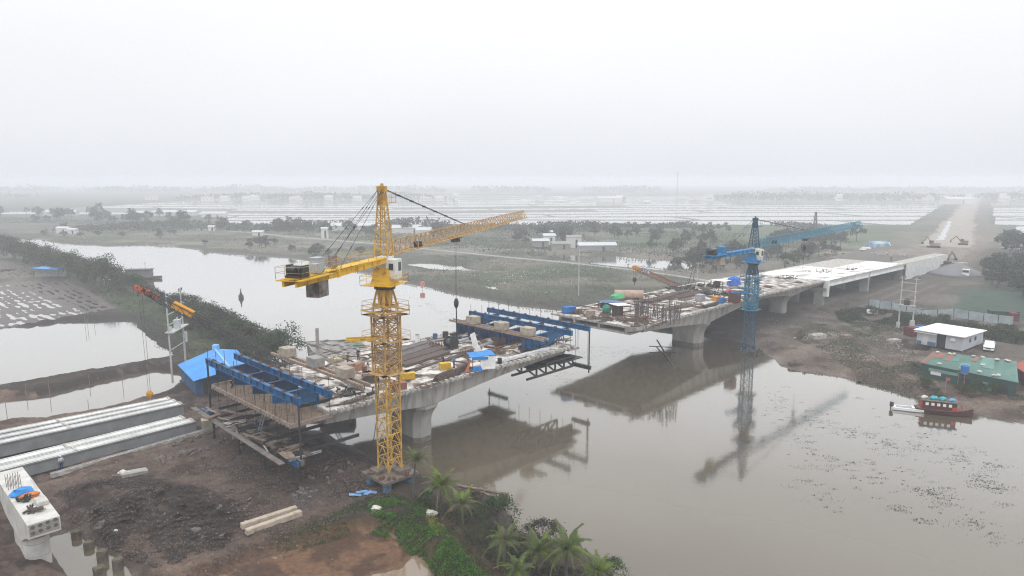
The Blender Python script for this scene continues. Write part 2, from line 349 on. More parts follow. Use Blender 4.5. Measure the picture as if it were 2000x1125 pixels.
def lerp(a, b, t): return a * (1 - t[..., None]) + np.array(b) * t[..., None]
mx_, my_ = W(270, 985, 1.2); m2x, m2y = W(390, 1010, 1.2); m3x, m3y = W(195, 960, 1.2)
def ground_color(X, Y, G):
    H, sdr, s2, si, sp, C, pd, S, T, emb, dd, (n1, n2, n3, n4), zz, pad, r, wetcell = G
    k1 = sm(.35, .65, n1); k2 = sm(.35, .65, n2); kk = sm(.3, .7, fbm(X, Y, 4, 4, 21))
    c = np.zeros(X.shape + (3,)) + np.array((.060, .050, .045)); c = lerp(c, (.105, .088, .076), kk * .8)
    big = fbm(X, Y, 60, 4, 50)
    # far side of the river: dull green scrub
    acr = sm(150, 250, Y + X * .25)
    c = lerp(c, (.095, .105, .075), acr * .85); c = lerp(c, (.115, .150, .080), acr * sm(.4, .6, big) * .8); c = lerp(c, (.19, .17, .14), acr * sm(.52, .66, n3) * .7)
    bk = sm(-10 - (n1 - .5) * 8, -2, sdr) * (sdr < 1)       # muddy banks
    c = lerp(c, (.085, .072, .062), bk * .85)
    def zone(poly, colr, amt=1.0, wob=3.0, soft=1.0):
        nonlocal c
        z = sdist(X, Y, poly) + (n1 - .5) * wob * 2 + (n2 - .5) * wob
        c = lerp(c, colr, sm(-soft, soft, z) * amt)
    zone(LB_GRASS, (.050, .062, .036), .95, 1.6, 2); zone(LB_GRASS, (.075, .105, .045), .7 , 7, 2)
    zone(FB_GRASS, (.115, .125, .082), .9, 6, 5)
    zone(RBANK, (.185, .158, .138), .85, 6, 6); zone(RB_GRASS, (.080, .088, .055), .7, 9, 3); zone(RB_BELT, (.035, .045, .028), .9, 2.5, 2)
    pt = fbm(X, Y * 1.5, 24, 4, 91); c = lerp(c, (.21, .185, .155), acr * sm(.50, .60, pt) * (pd > 3) * .85); c = lerp(c, (.075, .085, .06), acr * sm(.50, .40, 1 - pt) * 0 + acr * (1 - sm(.36, .44, pt)) * .7)
    pr_ = fbm(X, Y * 1.5, 5, 4, 92); rz = sm(0, 5, sdist(X, Y, RBANK)); c = lerp(c, (.26, .235, .21), rz * sm(.55, .63, pr_) * .8); c = lerp(c, (.075, .063, .055), rz * (1 - sm(.34, .42, pr_)) * .8)
    zone(GREENF, (.055, .095, .070), .97, .6, 1); zone(YARD, (.15, .135, .115), .9, 2, 2)
    zone(GRASS_A, (.040, .058, .022), .9, 1.4, .8)
    # under the far bridge: darker mud
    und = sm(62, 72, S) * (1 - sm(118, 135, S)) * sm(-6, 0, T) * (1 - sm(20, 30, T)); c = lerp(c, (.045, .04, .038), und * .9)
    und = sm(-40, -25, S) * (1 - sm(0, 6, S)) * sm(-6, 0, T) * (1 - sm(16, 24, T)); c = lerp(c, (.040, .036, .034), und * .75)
    tr = sm(120, 135, S) * (1 - sm(330, 400, S)) * sm(-26, -12, T) * (1 - sm(-1, 1, T)); c = lerp(c, (.10, .082, .07), tr * .9)
    trk = sm(.75, .95, .5 + .5 * np.sin(T * 1.5 + n1 * 2)) * tr * sm(.45, .6, n3); c = lerp(c, (.2, .18, .165), trk * .8)
    c = lerp(c, (.15, .135, .12), np.clip(emb, 0, 1)); 
    zr = sdist(X, Y, CROAD) + (n1 - .5) * 10; c = lerp(c, (.24, .205, .17), sm(-4, 4, zr)); c = lerp(c, (.14, .115, .10), sm(-4, 4, zr) * sm(.5, .65, n2) * .8)
    c = lerp(c, (.36, .36, .34), (1 - sm(1.3, 1.9, pd + (n2 - .5) * .5))); 
    # far fields
    ff = sm(420, 500, Y) * (1 - zz); c = lerp(c, (.075, .085, .062), ff * .7); c = lerp(c, (.20, .195, .17), (zz > .5) * 1.0)
    sg = sm(330, 400, Y) * (1 - sm(520, 560, Y)) * (X > 60) * (X < .43 * Y + 60); c = lerp(c, (.085, .12, .06), sg * sm(.3, .5, fbm(X, Y * 4, 90, 2, 8)) * .8)
    cor_ = ((np.abs(X - (.685 * Y - 20)) < 30 + (n3 - .5) * 20) & (Y > 330) & (Y < 1500)); c = lerp(c, (.17, .15, .125), cor_ * sm(.35, .55, fbm(X, Y, 26, 4, 90)) * .8); c = lerp(c, (.36, .32, .275), cor_ * (np.abs(X - (.685 * Y - 18)) < 13 + (n3 - .5) * 14) * .9)
    for k in ('m1', 'm2'): c = lerp(c, (.115, .092, .082), sm(-1, .5, C[k]))
    for k in ('p0', 'p1'): c = lerp(c, (.058, .052, .047), sm(-4.5, -2.5, C[k] + (n2 - .5)) * (C[k] < .5))
    c = lerp(c, (.24, .16, .105), sm(-2.0, .5, s2)); c = lerp(c, (.26, .165, .10), sm(.0, .5, si)); c = lerp(c, (.13, .08, .05), sm(.2, .8, si) * sm(.42, .58, n2)); c = lerp(c, (.055, .046, .04), sm(-1.5, 0, sp))
    c = lerp(c, (.095, .07, .052), (1 - sm(.7, 1.3, dd + (n2 - .5) * .6)))
    # foreground tracks and drying crust
    fx_, fy_ = W(240, 940, 1.2)
    u = (X - fx_) * .6 + (Y - fy_) * .8; v = -(X - fx_) * .8 + (Y - fy_) * .6
    fg = ((Y < 108) & (X < -8) & (s2 < -1.2)).astype(float)
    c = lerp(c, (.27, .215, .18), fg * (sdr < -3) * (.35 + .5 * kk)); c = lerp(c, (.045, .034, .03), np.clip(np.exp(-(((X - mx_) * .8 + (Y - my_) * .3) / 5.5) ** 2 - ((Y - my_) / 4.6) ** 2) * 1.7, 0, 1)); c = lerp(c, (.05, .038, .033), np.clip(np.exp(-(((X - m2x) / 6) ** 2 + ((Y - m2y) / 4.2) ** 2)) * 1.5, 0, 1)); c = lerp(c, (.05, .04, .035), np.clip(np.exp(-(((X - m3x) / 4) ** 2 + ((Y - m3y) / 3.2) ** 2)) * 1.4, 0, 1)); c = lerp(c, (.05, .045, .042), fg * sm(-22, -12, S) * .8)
    st_ = fbm(X * .6 + Y * .8, (Y * .6 - X * .8) * 5, 6, 4, 77); c = lerp(c, (.17, .145, .128), sm(.50, .66, st_) * fg * (sdr < -3) * .7); c = lerp(c, (.035, .028, .026), sm(.52, .64, fbm(X, Y, 3.2, 3, 78)) * fg * .6)
    rl = sdline(X, Y, [W(60, 945, 1.2), W(200, 915, 1.2), W(330, 880, 1.2), W(450, 838, 1.2)]); c = lerp(c, (.25, .215, .19), (1 - sm(.8, 2.6, rl + (n2 - .5) * 2)) * .8); c = lerp(c, (.06, .048, .042), np.exp(-((rl - .95) / .3) ** 2) * .85); rl2 = sdline(X, Y, [W(420, 1060, 1.2), W(520, 960, 1.2), W(640, 900, 1.2), W(720, 880, 1.2)]); c = lerp(c, (.06, .048, .042), np.exp(-((rl2 - .95) / .3) ** 2) * .7)
    lan = np.exp(-((v - 3.5) / 2.2) ** 2) * fg * (.5 + .5 * n2); c = lerp(c, (.15, .125, .112), np.clip(lan * 1.2, 0, 1) * sm(-14, -4, u))
    cr = sm(.60, .72, fbm(X, Y, 1.2, 3, 60)) * sm(.45, .6, fbm(X, Y, 12, 2, 61)) * (r < 160) * (sdr < -2); c = lerp(c, (.22, .205, .19), cr * .55 * (1 - sm(0, 1, s2 + 2)))
    c = c * (.46 + .24 * n4[..., None]) * (1 + (np.array((1.16, .98, .88)) - 1) * (1 - sm(120, 200, r))[..., None]) * np.where(r < 140, .92, 1 + sm(140, 320, r) * .45)[..., None]  # soil darkened near and lightened far, painting haze contrast into the colour
    return c

G = ground_eval(GX, GY); GH = G[0]
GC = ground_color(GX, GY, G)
wet = sm(-3.0, .2, G[1]); wet = np.maximum(wet, np.maximum(sm(-.5, .5, G[5]['m1']), sm(-.5, .5, G[5]['m2']))); wet = np.maximum(wet, sm(-1, .5, G[2])); wet = np.maximum(wet, sm(-1, .3, G[4]))
na = len(ang)
verts = np.concatenate([np.stack([GX, GY, GH], -1).reshape(-1, 3), [[0, 0, 1.0]]])
i, j = np.meshgrid(np.arange(nr - 1), np.arange(na), indexing='ij'); j2 = (j + 1) % na
quads = np.stack([i * na + j, i * na + j2, (i + 1) * na + j2, (i + 1) * na + j], -1).reshape(-1, 4)[:, ::-1]
tri = np.stack([np.full(na, nr * na), (np.arange(na) + 1) % na, np.arange(na)], -1)[:, ::-1]
me = bpy.data.meshes.new('ground')
me.vertices.add(len(verts)); me.vertices.foreach_set('co', verts.astype(np.float32).ravel())
me.loops.add(quads.size + tri.size); me.loops.foreach_set('vertex_index', np.concatenate([quads.ravel(), tri.ravel()]).astype(np.int32))
me.polygons.add(len(quads) + na)
me.polygons.foreach_set('loop_start', np.concatenate([np.arange(len(quads)) * 4, quads.size + np.arange(na) * 3]).astype(np.int32))
me.polygons.foreach_set('loop_total', np.concatenate([np.full(len(quads), 4), np.full(na, 3)]).astype(np.int32))
me.update(calc_edges=True); me.validate()
me.polygons.foreach_set('use_smooth', [True] * len(me.polygons))
ca = me.attributes.new('soil', 'FLOAT_COLOR', 'POINT')
cc = np.concatenate([GC.reshape(-1, 3), [[.08, .07, .06]]]); cc = np.concatenate([cc, np.append(wet.ravel(), 0)[:, None]], 1)
ca.data.foreach_set('color', cc.astype(np.float32).ravel())
gm = bpy.data.materials.new('soil'); gm.use_nodes = True; t = gm.node_tree; p = t.nodes['Principled BSDF']
at = nd(t, 'ShaderNodeAttribute', attribute_name='soil'); g = nd(t, 'ShaderNodeNewGeometry')
n = nd(t, 'ShaderNodeTexNoise'); n.inputs['Scale'].default_value = 2.2; n.inputs['Detail'].default_value = 9; n.inputs['Roughness'].default_value = .8; t.links.new(g.outputs['Position'], n.inputs[0])
n2_ = nd(t, 'ShaderNodeTexNoise'); n2_.inputs['Scale'].default_value = .25; n2_.inputs['Detail'].default_value = 4; t.links.new(g.outputs['Position'], n2_.inputs[0])
m1 = nd(t, 'ShaderNodeMapRange'); m1.inputs[1].default_value = .3; m1.inputs[2].default_value = .7; m1.inputs[3].default_value = .38; m1.inputs[4].default_value = 1.62; t.links.new(n.outputs[0], m1.inputs[0])
v1 = nd(t, 'ShaderNodeVectorMath', operation='SCALE'); t.links.new(at.outputs['Color'], v1.inputs[0]); t.links.new(m1.outputs[0], v1.inputs['Scale'])
vo = nd(t, 'ShaderNodeTexVoronoi'); vo.inputs['Scale'].default_value = .9; t.links.new(g.outputs['Position'], vo.inputs[0])
th = nd(t, 'ShaderNodeMath', operation='LESS_THAN'); th.inputs[1].default_value = .10; t.links.new(vo.outputs['Distance'], th.inputs[0])
th2 = nd(t, 'ShaderNodeMath', operation='GREATER_THAN'); th2.inputs[1].default_value = .52; t.links.new(n2_.outputs[0], th2.inputs[0])
th3 = nd(t, 'ShaderNodeMath', operation='MULTIPLY'); t.links.new(th.outputs[0], th3.inputs[0]); t.links.new(th2.outputs[0], th3.inputs[1])
th4 = nd(t, 'ShaderNodeMath', operation='MULTIPLY'); t.links.new(th3.outputs[0], th4.inputs[0]); th4.inputs[1].default_value = .55
mxx = nd(t, 'ShaderNodeMix', data_type='RGBA'); t.links.new(th4.outputs[0], mxx.inputs[0]); t.links.new(v1.outputs[0], mxx.inputs[6]); mxx.inputs[7].default_value = (.3, .29, .27, 1)
t.links.new(mxx.outputs[2], p.inputs['Base Color'])
ro = nd(t, 'ShaderNodeMapRange'); t.links.new(at.outputs['Alpha'], ro.inputs[0]); ro.inputs[3].default_value = .95; ro.inputs[4].default_value = .42; t.links.new(ro.outputs[0], p.inputs['Roughness'])
b = nd(t, 'ShaderNodeBump'); b.inputs['Strength'].default_value = .9; b.inputs['Distance'].default_value = .25; t.links.new(n.outputs[0], b.inputs['Height']); t.links.new(b.outputs[0], p.inputs['Normal'])
p.inputs['Specular IOR Level'].default_value = .3
me.materials.append(gm)
go = bpy.data.objects.new('ground', me); col.objects.link(go); tag(go, 'muddy soil, banks and scrub on both sides of the river', kind='structure')
# bilinear lookup of the built ground height
def gz(x, y):
    r = math.hypot(x, y); a = math.degrees(math.atan2(x, y))
    return float(GH[int(np.argmin(abs(rr - r))), int(np.argmin(abs(ang - a)))])

# ------------------------------------------------------------------ water: one sheet at level 0
wm = bpy.data.materials.new('river_water'); wm.use_nodes = True; t = wm.node_tree; p = t.nodes['Principled BSDF']
p.inputs['Roughness'].default_value = .6; p.inputs['Specular IOR Level'].default_value = 0.0
gls = nd(t, 'ShaderNodeBsdfGlossy'); gls.inputs['Roughness'].default_value = .075; gls.inputs['Color'].default_value = (.92, .915, .90, 1)
lw_ = nd(t, 'ShaderNodeLayerWeight'); fr_ = nd(t, 'ShaderNodeValToRGB'); fe = fr_.color_ramp.elements; fe[0].position = .2; fe[0].color = (.04,) * 3 + (1,); fe[1].position = 1; fe[1].color = (1, 1, 1, 1)
for p_, v_ in ((.40, .07), (.50, .13), (.61, .27), (.71, .52), (.84, .86)): q_ = fe.new(p_); q_.color = (v_, v_, v_, 1)
mxs = nd(t, 'ShaderNodeMixShader'); t.links.new(lw_.outputs['Facing'], fr_.inputs[0]); t.links.new(fr_.outputs[0], mxs.inputs[0]); t.links.new(p.outputs[0], mxs.inputs[1]); t.links.new(gls.outputs[0], mxs.inputs[2]); t.links.new(mxs.outputs[0], [n for n in t.nodes if n.type == 'OUTPUT_MATERIAL'][0].inputs[0])
g = nd(t, 'ShaderNodeNewGeometry')
n = nd(t, 'ShaderNodeTexNoise'); n.inputs['Scale'].default_value = .02; n.inputs['Detail'].default_value = 4; t.links.new(g.outputs['Position'], n.inputs[0])
r = nd(t, 'ShaderNodeValToRGB'); r.color_ramp.elements[0].position = .35; r.color_ramp.elements[1].position = .65
r.color_ramp.elements[0].color = (.085, .068, .044, 1); r.color_ramp.elements[1].color = (.115, .096, .068, 1)
t.links.new(n.outputs[0], r.inputs[0]); t.links.new(r.outputs[0], p.inputs['Base Color'])
n = nd(t, 'ShaderNodeTexNoise'); n.inputs['Scale'].default_value = .35; n.inputs['Detail'].default_value = 3; t.links.new(g.outputs['Position'], n.inputs[0])
b = nd(t, 'ShaderNodeBump'); b.inputs['Strength'].default_value = .12; b.inputs['Distance'].default_value = .08; t.links.new(n.outputs[0], b.inputs['Height']); t.links.new(b.outputs[0], p.inputs['Normal']); t.links.new(b.outputs[0], gls.inputs['Normal'])
o = MB(); K = 64
o.add([(0, 0, 0)] + [(4490 * math.cos(2 * math.pi * k / K), 4490 * math.sin(2 * math.pi * k / K), 0) for k in range(K)], [(0, 1 + k, 1 + (k + 1) % K) for k in range(K)])
tag(o.build('water', wm), 'still brown river and flooded ponds reflecting the white sky', kind='structure')

pm_ = bpy.data.materials.new('puddle_water'); pm_.use_nodes = True; p = pm_.node_tree.nodes['Principled BSDF']; p.inputs['Base Color'].default_value = (.20, .145, .10, 1); p.inputs['Roughness'].default_value = .05; p.inputs['IOR'].default_value = 1.7
o = MB(); v_ = PL([(672, 1030), (735, 1024), (780, 1036), (812, 1062), (850, 1100), (880, 1160), (340, 1160), (420, 1105), (500, 1080), (560, 1058), (620, 1042)], .03); o.add([(x, y, .03) for x, y in v_], [tuple(range(len(v_)))[::-1]]); tag(o.build('puddle_water', pm_), 'brown puddle water round the low mud island at the bottom', kind='structure')
# ------------------------------------------------------------------ haze
hm = bpy.data.materials.new('haze'); hm.use_nodes = True; t = hm.node_tree; t.nodes.clear()
out = nd(t, 'ShaderNodeOutputMaterial'); pv = nd(t, 'ShaderNodeVolumePrincipled')
pv.inputs['Color'].default_value = (.92, .95, 1.0, 1); pv.inputs['Density'].default_value = .00076; pv.inputs['Anisotropy'].default_value = 0.0
t.links.new(pv.outputs[0], out.inputs['Volume'])
ho = MB().box((0, 0, 18.5), (9600, 9600, 45)).build('haze', hm); tag(ho, 'pale even haze over the whole river plain', kind='stuff')

# ------------------------------------------------------------------ bridge
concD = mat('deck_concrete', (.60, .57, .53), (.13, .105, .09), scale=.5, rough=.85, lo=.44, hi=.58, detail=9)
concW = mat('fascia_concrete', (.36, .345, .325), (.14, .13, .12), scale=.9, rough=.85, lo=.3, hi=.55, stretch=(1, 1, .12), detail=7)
concP = mat('pier_concrete', (.34, .33, .31), (.22, .21, .195), scale=.5, rough=.85, stretch=(1, 1, .4), detail=6)
concE = mat('edge_concrete', (.50, .48, .44), (.22, .2, .18), scale=1.2, rough=.9)
concN = mat('new_concrete', (.74, .75, .74), (.52, .53, .52), scale=.5, rough=.8, lo=.3, hi=.6, detail=7)
dark = mat('dark_steel', (.05, .05, .055), (.03, .028, .027), scale=2, rough=.6)
rust = mat('rusty_steel', (.16, .085, .055), (.08, .05, .038), scale=3, rough=.85)
rebar = mat('rebar_steel', (.135, .105, .09), (.07, .055, .048), scale=3, rough=.8)
blueS = mat('blue_steel', (.012, .12, .29), (.012, .045, .10), scale=.8, rough=.5, lo=.3, hi=.6)
blueD = mat('dark_blue_steel', (.014, .055, .15), (.01, .025, .06), scale=.8, rough=.5)
wood = mat('weathered_timber', (.28, .22, .17), (.15, .115, .09), scale=2, rough=.9, stretch=(1, 1, 1))
woodD = mat('dark_timber', (.12, .09, .07), (.06, .045, .038), scale=2, rough=.9)
ply = mat('brown_plywood', (.21, .15, .105), (.11, .08, .06), scale=1.5, rough=.85)
white = mat('white_paint', (.75, .76, .77), (.55, .55, .55), scale=1, rough=.5, lo=.2, hi=.45)
T_IN, T_OUT = 0.8, 21.2

def girder(name, s0, s1, depth, label, root, open_start=False, open_end=False, step=2.0):
    g = MB(); n = max(2, int((s1 - s0) / step)); ss = [s0 + (s1 - s0) * k / n for k in range(n + 1)]
    def ring(s, outer):
        z = deckz(s); d = depth(s); e0 = edget(s); e1 = 21.9 if s < 141 else 20.5
        return [(s, e0, z - .25), (s, e0, z), (s, e1, z), (s, e1, z - .25), (s, e1 - 1.2, z - .55), (s, e1 - 1.5, z - d), (s, e0 + 1.3, z - d), (s, e0 + .9, z - .6)]
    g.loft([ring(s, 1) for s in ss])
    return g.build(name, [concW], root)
def deck_top(name, s0, s1, root, m=None, dz=.012, e1=21.7):
    g = MB(); n = max(2, int((s1 - s0) / 3))
    vs = []; fs = []
    for k in range(n + 1):
        s = s0 + (s1 - s0) * k / n; vs += [(s, edget(s) + .15, deckz(s) + dz), (s, e1, deckz(s) + dz)]
    for k in range(n): fs.append((2 * k, 2 * k + 2, 2 * k + 3, 2 * k + 1))
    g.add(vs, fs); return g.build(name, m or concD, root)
def edge_blocks(name, s0, s1, root, t=None, step=.95):
    g = MB(); s = s0; q = random.Random(int(s0 * 7))
    while s < s1:
        e = edget(s) if t is None else t
        g.box((s + .3, e + .22, deckz(s) + .09), (.5, .40, .20)); g.box((s + .3, e - .06, deckz(s) - .12), (.34, .14, .34)); s += step
    return g.build(name, concE, root)
def haunch(c, half, dmin, dmax): return lambda s: dmin + (dmax - dmin) * max(0, 1 - abs(s - c) / half) ** 1.6
def hollow_end(s, sign, d, root, far=21.0):
    """the open end of the unfinished box girder: slabs, webs and dark cells"""
    g = MB(); z = deckz(s); L = 3.0; x = s - sign * (L / 2) * 0
    a = s; b = s - sign * L; lo, hi = min(a, b), max(a, b); c = (lo + hi) / 2
    g.box((c, 11.1, z - .2), (L, 21.2, .36)); g.box((c, 11.3, z - d + .15), (L, far - 3.4, .3))
    for t in (3.4, 9.6, 15.6, far - 1.7): g.box((c, t, z - d / 2), (L - .02, .45, d - .6))
    g.m = 1; g.box((b + sign * .1, 11.2, z - d / 2), (.15, 17, d - .62)); g.m = 0  # dark back panel put in for the shade inside the hollow cells
    g.add([(lo, .5, z - .3), (hi, .5, z - .3), (hi, 3.2, z - .38), (lo, 3.2, z - .38), (lo, .5, z - .45), (hi, .5, z - .45), (hi, 3.2, z - 1.1), (lo, 3.2, z - 1.1)], [(3, 2, 1, 0), (4, 5, 6, 7), (0, 1, 5, 4), (1, 2, 6, 5), (2, 3, 7, 6), (3, 0, 4, 7)])
    return g.build('girder_end', [concW, dark], root)
def flared_pier(name, s, t, ztop, zbot, wt, ws, flare, root, band=True):
    def ring(z, w, l, z_=None):
        c = min(w, l) * .24
        return [(s - l / 2 + c, t - w / 2, z), (s + l / 2 - c, t - w / 2, z), (s + l / 2, t - w / 2 + c, z), (s + l / 2, t + w / 2 - c, z), (s + l / 2 - c, t + w / 2, z), (s - l / 2 + c, t + w / 2, z), (s - l / 2, t + w / 2 - c, z), (s - l / 2, t - w / 2 + c, z)]
    rg = [ring(zbot, wt, ws)]; zs = ztop - 3.0
    rg.append(ring(zs, wt, ws))
    for k in range(1, 9): u = k / 8; rg.append(ring(zs + 2.7 * u, wt + flare * u ** 2.2, ws + .5 * u ** 2.2))
    rg.append(ring(ztop, wt + flare, ws + .5))
    g = MB(); g.loft(rg); o = g.build(name, concP, root)
    if band:
        b = MB(); b.loft([ring(zbot + .0, wt + .03, ws + .03), ring(.75, wt + .03, ws + .03)]); b.build('tide_stain', mat('tide_stain', (.16, .145, .13), (.09, .08, .07), scale=1.5), o)
    return o

BR = thing('cantilever_bridge', 'unfinished concrete bridge half on one pier beside the yellow crane, cluttered with steel', 'bridge', (A0[0], A0[1], 0), YAW)
dn = haunch(5.2, 26, 1.25, 3.3)
girder('girder', -10.5, 32.8, dn, None, BR); deck_top('deck', -10.3, 34.4, BR); edge_blocks('edge_block_row', -10.4, 34.2, BR); edge_blocks('edge_block_row', -10.4, 34.2, BR, t=21.7)
g = MB(); g.box((34, 11, 8.0), (2.6, 21, .3)); g.build('girder_end', concW, BR)
flared_pier('pier', 5.0, 5.9, 8.5 - 3.2, -2, 6.6, 3.2, 2.6, BR)
BR2 = thing('cantilever_bridge', 'longer concrete bridge half standing beside the blue crane and running to the right bank', 'bridge', (A0[0], A0[1], 0), YAW)
dn2 = lambda s: 1.35 + 2.1 * max(0, 1 - abs(s - 80) / 27) ** 1.6 + 1.1 * max(0, 1 - abs(s - 123) / 14) ** 1.6
girder('girder', 55.4, 141, dn2, None, BR2); hollow_end(52.5, -1, 1.55, BR2); deck_top('deck', 52.6, 141, BR2); edge_blocks('edge_block_row', 52.6, 140, BR2, step=1.0)
flared_pier('pier', 80, 6.2, 8.5 - 3.4, -2, 6.5, 3.7, 2.6, BR2); flared_pier('pier', 123, 5.0, deckz(123) - 2.3, -1, 4.2, 2.6, 2.0, BR2, band=False)
flared_pier('pier', 123, 16.0, deckz(123) - 2.3, -1, 4.2, 2.6, 2.0, BR2, band=False)
VD = thing('approach_viaduct', 'pale beam viaduct spans between the cantilever bridge and the retaining wall', 'bridge', (A0[0], A0[1], 0), YAW)
deckW = mat('fresh_deck', (.74, .735, .72), (.28, .26, .235), scale=.22, rough=.8, lo=.36, hi=.52, detail=9)
for (a, b_) in ((141.1, 175.6), (175.9, 210)):
    g = MB(); n = 8
    e0 = edget((a + b_) / 2)
    for k in range(n):
        u0, u1 = a + (b_ - a) * k / n, a + (b_ - a) * (k + 1) / n
        g.loft([[(u, edget(u), deckz(u)), (u, 20.5, deckz(u)), (u, 20.5, deckz(u) - .28), (u, edget(u), deckz(u) - .28)] for u in (u0, u1)])
    g.build('deck_slab', concE, VD)
    for t_ in np.linspace(.5, 19.5, 7):
        g = MB(); pa = (a + .3, edget(a) + t_, deckz(a)); pb = (b_ - .3, edget(b_) + t_, deckz(b_))
        for dzz, w_, h_ in ((-.42, .8, .26), (-1.0, .25, .95), (-1.62, .65, .32)): g.bar((pa[0], pa[1], pa[2] + dzz), (pb[0], pb[1], pb[2] + dzz), w_, h_)
        g.build('beam', concN, VD)
    deck_top('deck', a + .4, b_ - .4, VD, deckW, e1=10.2 if a > 150 else 19.5)
for s_ in (141, 175.7):
    g = MB(); z = deckz(s_) - 1.85
    for t_ in (1.6, 8.4, 15.5): g.box((s_, edget(s_) + t_, (z - .8 - .5) / 2), (1.4, 2.4, z - .8 + .5))
    g.box((s_, 9.4, z - .42), (2.0, 20.5, .84)); g.build('pier', concP, VD)
g = MB(); g.box((141, edget(141) - .15, deckz(141) - 2.0), (1.3, 1.2, 4.4), ry=.05); g.build('end_block', concN, VD)
RW = thing('retaining_wall', 'white precast panel retaining wall holding up the road embankment', 'wall', (A0[0], A0[1], 0), YAW)
g = MB(); pn = MB()
S_ = 210.2
while S_ < 262:
    z1 = deckz(S_) - .05; zb = -.2 if S_ < 244 else -.2 + (int((S_ - 244) / 4) + 1) * 1.0
    z = zb
    while z < z1 - .05:
        h = min(1.5, z1 - z); g.box((S_ + .75, edget(S_ + .75) - .1 - .0, z + h / 2), (1.47, .3, h - .035)); z += 1.5
    S_ += 1.5
g.build('wall_panels', mat('panel_concrete', (.66, .67, .66), (.52, .53, .52), scale=.6, rough=.8), RW)
g = MB(); g.bar((210.2, edget(210) + .05, deckz(210) + .03), (262, edget(262) + .05, deckz(262) + .03), .5, .16); g.bar((210.2, edget(210) + 2.6, deckz(210) - .10), (264, edget(264) + 2.6, deckz(264) - .10), 4.6, .2); g.build('coping', concE, RW)
g = MB(); g.box((210.4, 9.2, 2.9), (.5, 20.3, 6.6)); g.build('abutment_face', concP, RW)

